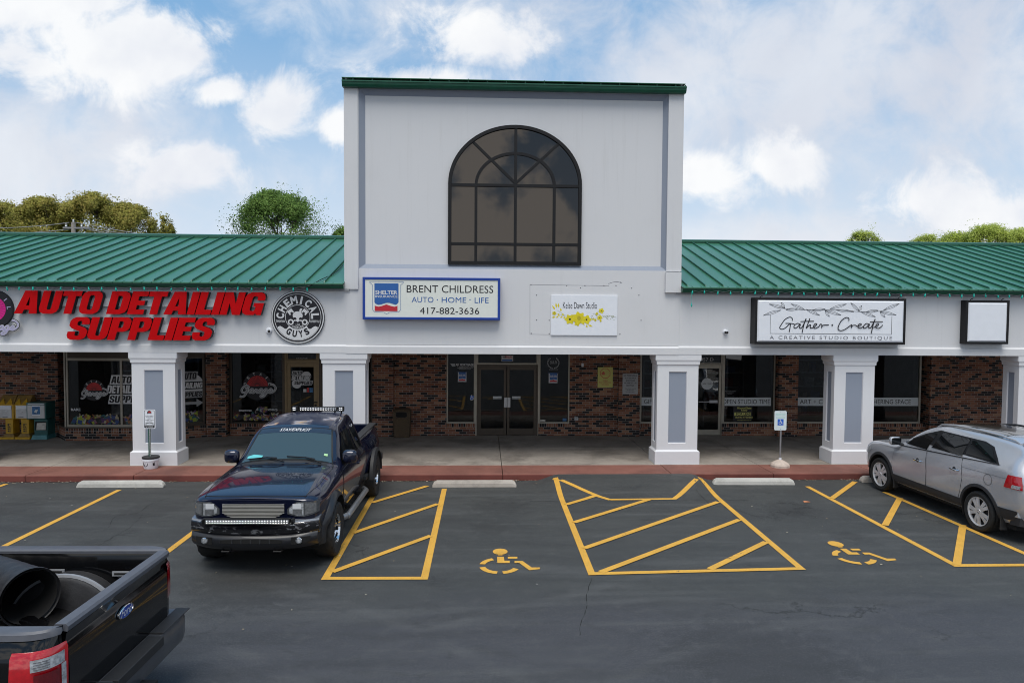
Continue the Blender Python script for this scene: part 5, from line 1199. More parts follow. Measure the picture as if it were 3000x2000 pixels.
m = MB(); m.use('white').rect(X(940), X(1178), zz(745), zz(462), Y - .0295); m.use('bluepaper').rect(X(946), X(1172), zz(712), zz(492), Y - .0305); m.use('frost').flat([(X(1000), zz(650)), (X(1075), zz(675)), (X(1120), zz(575)), (X(1040), zz(580))], Y - .031); m.use('ink').rect(X(990), X(1100), zz(808), zz(800), Y - .0295); m.build('print', None, cab)

# ------------------------------------------------------------------ sign posts on the kerb
b = G(441.5, 1374.5, .149); Y = b.y + .155; b = Vector((P(442, 1340, Y).x, Y, .149)); zq = lambda v: P(440, 1000 + v / 3.92, Y).z
t = thing('customer_parking_sign', 'customer parking sign on a green post standing in a white bucket', 'sign post', tuple(b))
m = MB(); zt = zq(1330) ; m.lathe([(0, 0), (.142, 0), (.150, .02), (.172, zt - b.z - .06), (.180, zt - b.z - .055), (.180, zt - b.z - .03), (.174, zt - b.z), (.16, zt - b.z)], tuple(b), 'z', 32); bk = m.build('bucket', 'white', t, smooth=True)
m = MB(); m.lathe([(0, -.02), (.165, -.02), (.184, -.01), (.186, .02), (.17, .032), (.06, .034), (0, .034)], (b.x, b.y, zt), 'z', 32); m.build('lid', 'matblack', bk, smooth=True)
m = MB(); m.use('ink'); y = b.y - .168
def onbucket(x, z, k=.003): 
    dx_ = x - b.x; r_ = .150 + (z - b.z) / (zt - b.z) * .022 + k; return (x, b.y - math.sqrt(max(1e-4, r_ * r_ - dx_ * dx_)), z)
base = MB(); base.use('ink').disc(b.x - .06, b.z + .13, .068, .075, 0, 24); base.use('vinyl').ring(b.x - .06, b.z + .13, .052, .058, -.001, 24); base.disc(b.x - .06, b.z + .135, .022, .028, -.001, 12); base.use('ink').rect(b.x + .10, b.x + .13, b.z + .08, b.z + .2, 0)
remap(base, lambda x, yq, z: onbucket(x, z, .004 - yq)).build('emblem', None, bk)
px = b.x
m = MB(); ztop = zq(790); m.box(px - .045, px + .0, b.y - .02, b.y + .02, zt, ztop); m.use('greenpost'); ps = m.build('post', 'greenpost', t, bevel=.004)
m = MB(); 
for i in range(24): zz_ = zt + .06 + i * .037; m.use('paper' if i % 1 == 0 else 'ink').rect(px - .012, px + .002, zz_, zz_ + .018, b.y - .0215)
m.use('steel').rect(px - .016, px + .006, zt + .03, ztop - .3, b.y - .0208); m.build('perforation', None, ps)
x0, x1 = P(1648 / 3.92, 1225, Y - .03).x, P(1785 / 3.92, 1225, Y - .03).x; z0, z1 = zq(998), zq(778)
rp = lambda x0, x1, z0, z1, r, n=5: [(cx_ + r * math.cos(R(a + 90 * i / n)), cz_ + r * math.sin(R(a + 90 * i / n))) for cx_, cz_, a in ((x1 - r, z1 - r, 0), (x0 + r, z1 - r, 90), (x0 + r, z0 + r, 180), (x1 - r, z0 + r, 270)) for i in range(n + 1)]
m = MB(); m.prism(rp(x0, x1, z0, z1, .03), Y - .034, Y - .024); pl = m.build('sign_panel', 'white', t)
m = MB(); y = Y - .036; L = x1 - x0; H = z1 - z0; m.use('ink'); o, i_ = rp(x0 + .018, x1 - .018, z0 + .018, z1 - .018, .022), rp(x0 + .026, x1 - .026, z0 + .026, z1 - .026, .018)
for k in range(len(o)): m.flat([o[k], o[(k + 1) % len(o)], i_[(k + 1) % len(o)], i_[k]], y)
for b_, f0, wd in (('CUSTOMER', .64, .70), ('PARKING', .57, .56), ('ONLY', .50, .30), ('THESE TWO', .43, .70), ('SPACES', .36, .48)): m.use('greyink'); text(m, b_, x0 + L * (.5 - wd / 2), x0 + L * (.5 + wd / 2), z0 + H * f0, z0 + H * (f0 + .045), y, .006)
m.use('ink'); m.rect(x0 + .022, x1 - .022, z0 + .022, z0 + H * .19, y); m.stroke([(x0 + L * .14, z0 + H * .27), (x0 + L * .5, z0 + H * .315), (x0 + L * .86, z0 + H * .27)], .013, y)
for sg in (-1, 1): xa = x0 + L * (.5 + sg * .38); m.flat([(xa, z0 + H * .262), (xa - sg * .035, z0 + H * .305), (xa - sg * .045, z0 + H * .25)], y - .001)
m.use('vinyl'); text(m, 'ALL OTHERS WILL', x0 + L * .16, x1 - L * .16, z0 + H * .125, z0 + H * .165, y - .001, .01); text(m, 'BE TOWED', x0 + L * .2, x1 - L * .2, z0 + H * .07, z0 + H * .11, y - .001, .01)
m.use('ink').disc(x0 + L * .5, z0 + H * .82, .05, .05, y, 20, 0, PI, False); m.use('vred').disc(x0 + L * .53, z0 + H * .825, .034, .038, y - .001, 20, 0, PI, False); m.use('greyink').stroke([(x0 + L * .3, z0 + H * .80), (x0 + L * .5, z0 + H * .815), (x0 + L * .68, z0 + H * .80)], .016, y - .002)
m.build('lettering', None, pl)
b = G(2285, 1372.5, .149); Y = b.y + .22; b = Vector((P(2285, 1360, Y).x, Y, .149)); zq = lambda v: P(2285, 1000 + v / 3.92, Y).z
t = thing('access_parking_sign', 'faded reserved parking sign with blue wheelchair symbol on a steel pole in a concrete base', 'sign post', tuple(b))
m = MB(); h = zq(1366) - b.z; m.lathe([(0, 0), (.225, 0), (.225, .05), (.20, .085), (.12, .135), (.055, .165), (.05, .17), (0, .17)], tuple(b), 'z', 10); m.build('concrete_base', pm('pinkish_concrete', (.50, .42, .36), .85, 0, .15, 12, .3), t)
m = MB(); m.tube([(b.x, b.y, b.z + .15), (b.x, b.y, zq(800))], .021, 12); ps = m.build('pole', 'steel', t, smooth=True)
m = MB(); m.tube([(b.x, b.y, b.z + .15), (b.x, b.y, b.z + .215)], .032, 12); m.build('collar', 'white', ps, smooth=True)
x0, x1 = P(1800 + 1838 / 3.92, 1225, Y - .03).x, P(1800 + 1977 / 3.92, 1225, Y - .03).x; z0, z1 = zq(1016), zq(794)
m = MB(); m.prism(rp(x0, x1, z0, z1, .03), Y - .034, Y - .024); pl = m.build('sign_panel', pm('pale_sign_face', (.66, .74, .76), .4, 0, .04), t)
m = MB(); y = Y - .036; L = x1 - x0; H = z1 - z0; m.use('palegreen'); text(m, 'RESERVED', x0 + L * .1, x1 - L * .1, z0 + H * .77, z0 + H * .87, y, .01); text(m, 'PARKING', x0 + L * .16, x1 - L * .16, z0 + H * .62, z0 + H * .71, y, .01)
m.use('hblue').rect(x0 + L * .26, x0 + L * .75, z0 + H * .26, z0 + H * .58, y); iso(m, x0 + L * .5, z0 + H * .43, .155, y - .001); m.use('steel').disc(x0 + L * .5, z0 + H * .95, .008, .008, y - .001, 8); m.disc(x0 + L * .5, z0 + H * .06, .008, .008, y - .001, 8)
m.build('lettering', None, pl)
# litter
m = MB(); c = G(2363, 1470, .008); m.add([(c.x - .07, c.y - .03, .012), (c.x + .06, c.y - .04, .02), (c.x + .07, c.y + .03, .012), (c.x - .05, c.y + .035, .03)], [(0, 1, 2, 3)])
tag(m.build('paper_scrap', pm('orange_paper', (.5, .2, .09), .7)), 'crumpled orange paper scrap on the asphalt of the right bay', 'litter')
m = MB(); mats_ = [pm('dry_leaf', (.42, .33, .2), .8), pm('dry_leaf_pale', (.55, .47, .34), .8), pm('grit', (.3, .28, .25), .9)]
for i in range(900):
    x = random.uniform(-11, 13); y = 15.645 - abs(random.gauss(0, .05)) if random.random() < .85 else random.uniform(8, 15.5)
    if 1.2 < x < 5.0: continue
    s_ = random.uniform(.006, .022); a = random.uniform(0, 6.28); z = .006 + random.random() * .015; m.use(random.choice(mats_))
    m.add([(x + s_ * math.cos(a + k), y + s_ * .8 * math.sin(a + k), z + random.uniform(0, .008)) for k in (0, 1.6, 3.1, 4.7)], [(0, 1, 2, 3)])
tag(m.build('leaf_litter', None), 'dry leaf litter and grit strewn along the foot of the red kerb', 'leaf litter', kind='stuff')
# ------------------------------------------------------------------ vehicles: lofted bodies with panels mapped on them
def pchip(xs, ys, x):
    n = len(xs)
    if x <= xs[0]: return ys[0]
    if x >= xs[-1]: return ys[-1]
    i = 0
    while x > xs[i + 1]: i += 1
    d = lambda k: (ys[k + 1] - ys[k]) / (xs[k + 1] - xs[k])
    def tg(k):
        if k == 0: return d(0)
        if k == n - 1: return d(n - 2)
        a, b = d(k - 1), d(k)
        return 0.0 if a * b <= 0 else 2 * a * b / (a + b)
    h = xs[i + 1] - xs[i]; t = (x - xs[i]) / h; m0, m1 = tg(i) * h, tg(i + 1) * h
    return ys[i] * (2 * t ** 3 - 3 * t ** 2 + 1) + m0 * (t ** 3 - 2 * t ** 2 + t) + ys[i + 1] * (3 * t ** 2 - 2 * t ** 3) + m1 * (t ** 3 - t ** 2)
class Loft:
    def __init__(s, st):
        st = sorted(st, key=lambda q: q[0]); s.ys = [q[0] for q in st]; s.P = [q[1] for q in st]; s.n = len(st[0][1]); s.cache = {}
        assert all(len(q) == s.n for q in s.P)
    def sec(s, y):
        k = round(y, 5)
        if k not in s.cache: s.cache[k] = [(pchip(s.ys, [q[i][0] for q in s.P], y), pchip(s.ys, [q[i][1] for q in s.P], y)) for i in range(s.n)]
        return s.cache[k]
    def at(s, y, v):
        q = s.sec(y); vs = list(range(s.n))
        return pchip(vs, [p[0] for p in q], v), pchip(vs, [p[1] for p in q], v)
    def side(s, y, z, sg):
        lo, hi = 0.0, float(s.n - 1)
        for _ in range(26):
            md = (lo + hi) / 2
            if s.at(y, md)[1] < z: lo = md
            else: hi = md
        return Vector((sg * s.at(y, lo)[0], y, z))
    def top(s, y, x, z=None):
        q = s.sec(y); im = max(range(s.n), key=lambda i: q[i][0]); lo, hi = float(im), float(s.n - 1); ax = abs(x)
        for _ in range(26):
            md = (lo + hi) / 2
            if s.at(y, md)[0] > ax: lo = md
            else: hi = md
        return Vector((x, y, s.at(y, lo)[1]))
    def mesh(s, k=5, nv=4):
        m = MB(); ys = []
        for a, b in zip(s.ys, s.ys[1:]):
            c = max(1, min(k, int((b - a) / .05))); ys += [a + (b - a) * i / c for i in range(c)]
        ys.append(s.ys[-1]); V = [i / nv for i in range((s.n - 1) * nv + 1)]; L = []
        for y in ys:
            r = [s.at(y, v) for v in V]; L.append([(x, y, z) for x, z in r] + [(-x, y, z) for x, z in r[::-1] if x > 1e-6])
        # rings may differ only if x==0 at the top; keep count equal
        n = len(L[0]); vs = [p for r in L for p in r]
        fs = [(i * n + j, i * n + (j + 1) % n, (i + 1) * n + (j + 1) % n, (i + 1) * n + j) for i in range(len(L) - 1) for j in range(n)]
        fs += [tuple(range(n)), tuple(range((len(L) - 1) * n, len(L) * n))[::-1]]
        return m.add(vs, fs)
    def nrm(s, f, a, b, sg):
        e = .012; p = f(a, b); u = f(a + e, b) - f(a - e, b); v = f(a, b + e) - f(a, b - e); n = u.cross(v)
        if n.length < 1e-12: return Vector((sg, 0, 0))
        n.normalize(); return n
    def patch(s, m, left, right, off, sg=1, nu=10, nr=10, where='side', thick=0.):
        """left / right: chains of (a, b) with b increasing; a = y (side) or x (top), b = z (side) or y (top)"""
        b0, b1 = left[0][1], left[-1][1]; bs = sorted({b0 + (b1 - b0) * i / nr for i in range(nr + 1)} | {q[1] for q in left + right if b0 <= q[1] <= b1})
        def it(ch, b):
            for (a0, c0), (a1, c1) in zip(ch, ch[1:]):
                if c0 - 1e-9 <= b <= c1 + 1e-9: return a0 if c1 - c0 < 1e-9 else a0 + (a1 - a0) * (b - c0) / (c1 - c0)
            return ch[-1][0]
        f = (lambda a, b: s.side(a, b, sg)) if where == 'side' else (lambda a, b: s.top(b, a))
        out = Vector((sg, 0, 0)) if where == 'side' else Vector((0, 0, 1)); vs = []
        for b in bs:
            a0, a1 = it(left, b), it(right, b)
            for i in range(nu + 1):
                a = a0 + (a1 - a0) * i / nu; n = s.nrm(f, a, b, sg)
                if n.dot(out) < 0: n = -n
                vs.append(f(a, b) + n * off)
        w_ = nu + 1
        m.add(vs, [(j * w_ + i, j * w_ + i + 1, (j + 1) * w_ + i + 1, (j + 1) * w_ + i) for j in range(len(bs) - 1) for i in range(nu)])
        return m
    def strip(s, m, pts, wd, off, sg=1, where='side'):
        """thin ribbon along (a,b) points"""
        f = (lambda a, b: s.side(a, b, sg)) if where == 'side' else (lambda a, b: s.top(b, a))
        out = Vector((sg, 0, 0)) if where == 'side' else Vector((0, 0, 1)); vs = []
        for i, p in enumerate(pts):
            q0, q1 = pts[max(i - 1, 0)], pts[min(i + 1, len(pts) - 1)]; d = Vector((q1[0] - q0[0], q1[1] - q0[1])); d.normalize(); n2 = Vector((-d.y, d.x)) * wd / 2
            n = s.nrm(f, p[0], p[1], sg); 
            if n.dot(out) < 0: n = -n
            for k in (1, -1): vs.append(f(p[0] + n2.x * k, p[1] + n2.y * k) + n * off)
        return m.add(vs, [(2 * i, 2 * i + 1, 2 * i + 3, 2 * i + 2) for i in range(len(pts) - 1)])
    def ringband(s, m, yc, zc, r0, r1, o0, o1, a0, a1, sg, n=28):
        vs = []
        for i in range(n + 1):
            a = a0 + (a1 - a0) * i / n; row = []
            for r, o in ((r0, -.05), (r0, o0), ((r0 + r1) / 2, (o0 * .75 + o1 * .25)), (r1, o1), (r1 + .004, -.01)):
                p = s.side(yc + r * math.cos(a), zc + r * math.sin(a), sg); row.append(p + Vector((sg * o, 0, 0)))
            vs += row
        return m.add(vs, [(i * 5 + j, i * 5 + j + 1, i * 5 + j + 6, i * 5 + j + 5) for i in range(n) for j in range(4)])
def cut(o, cyls):
    """boolean wheel openings, baked"""
    for c in cyls:
        cm_ = MB(); cm_.lathe([(0, c[3]), (c[2], c[3]), (c[2], c[4]), (0, c[4])], (0, c[0], c[1]), 'x', 48)
        me = bpy.data.meshes.new('c'); bmv = bmesh.new()
        vs = [bmv.verts.new(v) for v in cm_.v]
        for f in cm_.f:
            try: bmv.faces.new([vs[i] for i in f])
            except ValueError: pass
        bmesh.ops.remove_doubles(bmv, verts=bmv.verts, dist=1e-5); bmesh.ops.recalc_face_normals(bmv, faces=bmv.faces); bmv.to_mesh(me); bmv.free()
        co = bpy.data.objects.new('c', me); COL.objects.link(co); co.parent = o.parent
        md = o.modifiers.new('b', 'BOOLEAN'); md.operation = 'DIFFERENCE'; md.solver = 'EXACT'; md.object = co
        dg = bpy.context.evaluated_depsgraph_get(); ev = o.evaluated_get(dg); nm = bpy.data.meshes.new_from_object(ev)
        o.modifiers.remove(md); old = o.data; nmn = old.name; o.data = nm; bpy.data.meshes.remove(old); nm.name = nmn
        bpy.data.objects.remove(co); bpy.data.meshes.remove(me)
    o.data.polygons.foreach_set('use_smooth', [True] * len(o.data.polygons)); o.data.set_sharp_from_angle(angle=R(32))
def loftbody(l, name, mat, par, cyls=(), k=5, nv=4, angle=32):
    m = l.mesh(k, nv); me = bpy.data.meshes.new(name); bmv = bmesh.new(); vs = [bmv.verts.new(v) for v in m.v]
    for f in m.f:
        try: bmv.faces.new([vs[i] for i in f])
        except ValueError: pass
    bmesh.ops.remove_doubles(bmv, verts=bmv.verts, dist=1e-5); bmesh.ops.recalc_face_normals(bmv, faces=bmv.faces); bmv.to_mesh(me); bmv.free()
    me.materials.append(MT[mat] if isinstance(mat, str) else mat)
    o = bpy.data.objects.new(name, me); COL.objects.link(o); o.parent = par
    if cyls: cut(o, cyls)
    else: me.polygons.foreach_set('use_smooth', [True] * len(me.polygons)); me.set_sharp_from_angle(angle=R(angle))
    return o
def wheel(par, x, y, sg, r, wd, rr, style, tread=.006):
    """tyre (the wheel part) with its rim; sg = outer side"""
    m = MB(); prof = [(rr * .97, -wd * .42), (rr * 1.02, -wd * .47), (r * .88, -wd * .52), (r * .955, -wd * .48), (r * .985, -wd * .40), (r, -wd * .30), (r, -wd * .08), (r, wd * .08), (r, wd * .30), (r * .985, wd * .40), (r * .955, wd * .48), (r * .88, wd * .52), (rr * 1.02, wd * .47), (rr * .97, wd * .42)]
    n = 72; vs = []
    for i in range(n):
        a = 2 * PI * i / n
        for j, (q, h) in enumerate(prof):
            k = tread * (1 if (i // 2 + (j % 2)) % 2 else 0) if 3 <= j <= 10 else 0
            vs.append((x + h, y + (q - k) * math.cos(a), r + (q - k) * math.sin(a)))
    L = len(prof); m.add(vs, [(i * L + j, ((i + 1) % n) * L + j, ((i + 1) % n) * L + j + 1, i * L + j + 1) for i in range(n) for j in range(L - 1)])
    w_ = m.build('wheel', 'rubber', par, smooth=True, angle=R(25))
    m = MB(); c = (x, y, r); s_ = sg * wd
    m.use('matblack').lathe([(0, s_ * .22), (rr * .95, s_ * .22), (rr * .95, s_ * .20)], c, 'x', 32)
    if style == 'alloy':
        m.use('rimsilver').lathe([(rr * .90, s_ * .30), (rr * .93, s_ * .44), (rr * 1.0, s_ * .47), (rr * 1.0, s_ * .38), (rr * .9, -s_ * .4)], c, 'x', 48)
        m.lathe([(0, s_ * .46), (rr * .16, s_ * .45), (rr * .2, s_ * .38), (rr * .2, s_ * .22)], c, 'x', 20)
        for i in range(10):
            a = 2 * PI * (i + (.16 if i % 2 else -.16)) / 10 + .2; b = .105 * rr; p = []
            for q, h, t in ((rr * .15, .42, b * 1.25), (rr * .55, .45, b * .95), (rr * .92, .40, b * 1.35)):
                for tt in (-t, t):
                    for hh in (h, h - .12): p.append((x + s_ * hh, y + q * math.cos(a) - tt * math.sin(a), r + q * math.sin(a) + tt * math.cos(a)))
            m.add(p, [(0, 2, 6, 4), (4, 6, 10, 8), (0, 4, 5, 1), (4, 8, 9, 5), (2, 3, 7, 6), (6, 7, 11, 10)])
        m.use('matblack')
        for i in range(5): a = 2 * PI * i / 5 + .5; m.lathe([(0, s_ * .455), (rr * .03, s_ * .455)], (x + 0, y + rr * .11 * math.cos(a), r + rr * .11 * math.sin(a)), 'x', 8)
    else:
        m.use('chrome').lathe([(rr * .62, s_ * .10), (rr * .80, s_ * .14), (rr * .86, s_ * .36), (rr * .96, s_ * .45), (rr * 1.01, s_ * .44), (rr * .98, s_ * .36), (rr * .9, -s_ * .4)], c, 'x', 48)
        m.lathe([(0, s_ * .34), (rr * .2, s_ * .33), (rr * .26, s_ * .28), (rr * .5, s_ * .26), (rr * .64, s_ * .18)], c, 'x', 32)
        m.use('void')
        for i in range(12):
            a0, a1 = 2 * PI * (i + .22) / 12, 2 * PI * (i + .78) / 12; m.add([(x + s_ * h, y + q * math.cos(a), r + q * math.sin(a)) for q, h, a in ((rr * .66, .31, a0), (rr * .84, .37, a0), (rr * .84, .37, a1), (rr * .66, .31, a1))], [(0, 1, 2, 3)])
        m.use('matblack').lathe([(0, s_ * .38), (rr * .12, s_ * .37), (rr * .13, s_ * .3)], c, 'x', 16)
    m.build('rim', None, w_, smooth=True, angle=R(30)); return w_
def sweepx(m, xs, yf, prof, zf=None):
    """closed (dy,z) profile swept across x following the plan curve yf(x)"""
    n = len(prof); vs = [(x, yf(x) + dy_, z + (zf(x) if zf else 0)) for x in xs for dy_, z in prof]; k = len(xs)
    return m.add(vs, [tuple(range(n)), tuple(range((k - 1) * n, k * n))[::-1]] + [(i * n + j, i * n + (j + 1) % n, (i + 1) * n + (j + 1) % n, (i + 1) * n + j) for i in range(k - 1) for j in range(n)])
def plate(m, cols_, yf, t):
    """front-facing plate from columns (x, z0, z1) on the curve yf(x), thickness t"""
    k = len(cols_); vs = []
    for x, a, b in cols_: vs += [(x, yf(x) + t, a), (x, yf(x) + t, b), (x, yf(x) - .01, a), (x, yf(x) - .01, b)]
    fs = []
    for i in range(k - 1):
        p, q = 4 * i, 4 * i + 4; fs += [(p, q, q + 1, p + 1), (p + 1, q + 1, q + 3, p + 3), (p + 2, q + 2, q, p)]
    fs += [(0, 1, 3, 2), (4 * k - 4, 4 * k - 2, 4 * k - 1, 4 * k - 3)]
    return m.add(vs, fs)
lin = lambda a, b, n: [a + (b - a) * i / (n - 1) for i in range(n)]
MT['rimsilver'] = pm('alloy_wheel', (.70, .70, .71), .35, .45, .05)
MT['navy'] = carpaint('navy_car_paint', (.004, .0065, .024), .3, .22, 1.0); MT['blackpaint'] = pm('black_car_paint', (.0035, .0035, .004), .10, 0, .05, coat=.3, spec=.35)
MT['silver'] = carpaint('silver_car_paint', (.50, .51, .54), .5, .27, .8, .05)
MT['tint'] = darkglass('tinted_car_glass', (.006, .007, .008), 1.5, .01); MT['wshield'] = darkglass('windscreen_glass', (.034, .055, .060), 1.85, .03, (.9, 1, 1), .25, 1.6)
MT['lampglass'] = pm('clear_lamp', (.48, .50, .52), .12, .35, .5, 30); MT['lampgrey'] = pm('grey_lamp_lens', (.16, .165, .17), .1, .2, .3, 30, coat=1); MT['lampdark'] = pm('smoked_lamp', (.10, .105, .11), .08, .3, .3, 30, coat=1)
MT['tailred'] = pm('red_lamp', (.42, .006, .012), .12, 0, .15, 20, coat=1); MT['darkred'] = pm('dark_red_lamp', (.12, .004, .008), .12, 0, .2, 20, coat=1)
MT['valance'] = pm('dark_valance', (.012, .0125, .016), .4, 0, .15, 20, coat=.3); MT['clad'] = pm('grey_plastic_cladding', (.026, .027, .030), .55, 0, .15, 20); MT['greytrim'] = pm('grey_rail_plastic', (.085, .09, .105), .45, 0, .1, 12)
MT['billet'] = pm('brushed_billet', (.46, .45, .41), .45, .35, .05)
def chipmat():
    mt, t, b = newmat('chipped_black_chrome'); p = pos(t)
    f = smooth(t, noise(t, scaled(t, p, 7, 7, 14), 1.0, 8, .72), .56, .60); zz = N(t, 'ShaderNodeSeparateXYZ'); t.links.new(p, zz.inputs[0])
    t.links.new(mixc(t, f, (.006, .006, .008), (.62, .62, .64)), b.inputs['Base Color']); t.links.new(f, b.inputs['Metallic']); b.inputs['Roughness'].default_value = .22; b.inputs['Coat Weight'].default_value = .6
    return mt
MT['chipped'] = chipmat()
def roofpaint():
    mt, t, b = newmat('peeling_navy_roof'); p = pos(t)
    f = smooth(t, noise(t, p, 2.6, 6, .6, .4), .54, .66); g = noise(t, p, 5, 5)
    col = mixc(t, f, (.010, .014, .040), ramp(t, g, [(.35, (.28, .15, .07)), (.5, (.30, .30, .34)), (.65, (.42, .27, .13))]))
    t.links.new(col, b.inputs['Base Color']); t.links.new(mth(t, 'ADD', .28, mth(t, 'MULTIPLY', f, .4)), b.inputs['Roughness']); b.inputs['Coat Weight'].default_value = .35
    return mt
MT['peel'] = roofpaint()

# ---- navy pickup, nose to the camera ------------------------------------------------
TK = thing('pickup_truck', 'navy blue pickup truck with light bars and peeling roof, nose towards the viewer', 'pickup truck', (-3.19, 12.68, 0), PI + R(-.8), None, False)
FA, RA = 1.78, -1.76
S9 = lambda *q: list(q)
st = [
 (2.605, [(.66, .62), (.715, .70), (.73, .84), (.73, .96), (.72, 1.03), (.68, 1.062), (.58, 1.078), (.3, 1.09), (0, 1.095)]),
 (2.575, [(.74, .60), (.79, .70), (.80, .84), (.80, .97), (.785, 1.04), (.73, 1.082), (.60, 1.102), (.3, 1.117), (0, 1.122)]),
 (2.51, [(.80, .59), (.845, .70), (.86, .85), (.855, .98), (.83, 1.06), (.76, 1.10), (.62, 1.122), (.3, 1.138), (0, 1.143)]),
 (2.38, [(.84, .58), (.885, .70), (.905, .855), (.895, 1.0), (.86, 1.085), (.775, 1.122), (.63, 1.147), (.3, 1.163), (0, 1.168)]),
 (2.10, [(.88, .56), (.93, .70), (.945, .87), (.935, 1.02), (.885, 1.105), (.785, 1.15), (.64, 1.18), (.3, 1.20), (0, 1.205)]),
 (1.75, [(.88, .54), (.93, .69), (.95, .88), (.94, 1.045), (.89, 1.135), (.79, 1.18), (.65, 1.215), (.3, 1.236), (0, 1.241)]),
 (1.40, [(.88, .50), (.93, .67), (.95, .89), (.94, 1.06), (.89, 1.155), (.79, 1.20), (.655, 1.235), (.3, 1.258), (0, 1.263)]),
 (1.12, [(.88, .46), (.92, .64), (.945, .9), (.93, 1.08), (.885, 1.175), (.79, 1.212), (.66, 1.243), (.3, 1.266), (0, 1.271)]),
 (.98, [(.88, .46), (.92, .64), (.945, .9), (.93, 1.08), (.885, 1.18), (.80, 1.225), (.70, 1.28), (.3, 1.335), (0, 1.345)]),
 (.72, [(.88, .46), (.92, .64), (.945, .9), (.93, 1.08), (.885, 1.185), (.775, 1.38), (.70, 1.455), (.3, 1.51), (0, 1.52)]),
 (.42, [(.88, .46), (.92, .64), (.945, .9), (.93, 1.08), (.885, 1.19), (.72, 1.61), (.655, 1.675), (.3, 1.715), (0, 1.72)]),
 (.28, [(.88, .46), (.92, .64), (.945, .9), (.93, 1.08), (.885, 1.19), (.70, 1.66), (.62, 1.735), (.3, 1.77), (0, 1.775)]),
 (.0, [(.88, .46), (.92, .64), (.945, .9), (.93, 1.08), (.885, 1.19), (.69, 1.68), (.60, 1.775), (.3, 1.815), (0, 1.82)]),
 (-.5, [(.88, .46), (.92, .64), (.945, .9), (.93, 1.08), (.885, 1.19), (.69, 1.70), (.60, 1.81), (.3, 1.86), (0, 1.865)]),
 (-.84, [(.88, .46), (.92, .64), (.945, .9), (.93, 1.08), (.885, 1.19), (.69, 1.69), (.60, 1.80), (.3, 1.845), (0, 1.85)]),
 (-.93, [(.88, .46), (.92, .64), (.945, .9), (.93, 1.08), (.88, 1.19), (.70, 1.60), (.62, 1.69), (.3, 1.74), (0, 1.745)])]
TB = Loft(st)
body = loftbody(TB, 'body', 'navy', TK, [(FA, .43, .50, -1.2, 1.2)], 6, 4)
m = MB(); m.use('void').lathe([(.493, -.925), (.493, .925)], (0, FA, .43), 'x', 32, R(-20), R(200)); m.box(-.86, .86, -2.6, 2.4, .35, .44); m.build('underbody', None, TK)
# roof skin with peeling paint, windscreen, glass
m = MB(); TB.patch(m, [(-.60, -.80), (-.62, .0), (-.63, .27)], [(.60, -.80), (.62, .0), (.63, .27)], .003, 1, 12, 14, 'top'); m.build('roof_panel', 'peel', TK, smooth=True)
m = MB(); TB.patch(m, [(-.62, .37), (-.66, .6), (-.72, .85), (-.76, 1.03)], [(.62, .37), (.66, .6), (.72, .85), (.76, 1.03)], .004, 1, 14, 16, 'top'); m.build('windscreen_seal', 'black', TK, smooth=True)
m = MB(); TB.patch(m, [(-.59, .395), (-.635, .6), (-.69, .85), (-.73, 1.01)], [(.59, .395), (.635, .6), (.69, .85), (.73, 1.01)], .008, 1, 14, 16, 'top'); WSC = m.build('windscreen', 'wshield', TK, smooth=True)
m = MB(); TB.patch(m, [(-.592, .397), (-.605, .50)], [(.592, .397), (.605, .50)], .0105, 1, 12, 4, 'top'); m.build('sun_strip', pm('sun_strip_tint', (.012, .017, .03), .05, 0, .1, coat=1), WSC, smooth=True)
base = MB(); text(base, 'STAY/EXPLICIT', .27, -.26, .475, .41, 0, .02, .35)
m = MB(); m.add([tuple(TB.top(z, x) + Vector((0, .008, .012))) for x, y, z in base.v], base.f); m.build('lettering', 'vinyl', WSC)
m = MB(); p_ = [TB.top(y, x) + Vector((0, .008, .014)) for x, y in ((-.64, .86), (-.58, .86), (-.58, .90), (-.64, .90))]; m.use(pm('green_tag', (.35, .6, .3), .5)).add([tuple(q) for q in p_], [(0, 1, 2, 3)]); m.build('inspection_sticker', None, WSC)
m = MB(); p_ = [TB.top(y, x) + Vector((0, .010, .014)) for x, y in ((.66, .945), (.42, .985), (.40, .93), (.56, .885), (.66, .90))]; m.use(pm('dash_paper', (.12, .5, .52), .4)).add([tuple(q) for q in p_], [(0, 1, 2, 3, 4)]); m.build('dash_paper', None, WSC)
m = MB(); TB.patch(m, [(-.78, 1.035), (-.79, 1.13)], [(.78, 1.035), (.79, 1.13)], .004, 1, 12, 4, 'top'); m.build('cowl', 'matblack', TK, smooth=True)
m = MB()
for sg in (-1, 1): TB.strip(m, [(sg * (.70 + .085 * min(1, (2.56 - y) / .5)), y) for y in lin(2.56, 1.16, 16)], .008, .0025, 1, 'top')
TB.strip(m, [(x, 2.575 - .06 * (abs(x) / .72) ** 4) for x in lin(-.72, .72, 17)], .010, .0025, 1, 'top'); m.build('hood_gap', 'void', TK)
for xa, xb in ((.62, .02), (-.02, -.58)):
    m = MB(); a = TB.top(1.08, xb) + Vector((0, .01, .02)); b = TB.top(.99, (xa + xb) / 2) + Vector((0, .02, .03)); m.tube([a, (a + b) / 2 + Vector((0, .01, .012)), b], .012, 6, .008)
    m.tube([TB.top(.975, xa * .96 + .02) + Vector((0, .015, .02)), TB.top(.99, (xa + xb) / 2) + Vector((0, .015, .024)), TB.top(1.0, xb * .6 + xa * .4 - .1) + Vector((0, .015, .02))], .010, 6); m.build('wiper', 'black', TK)
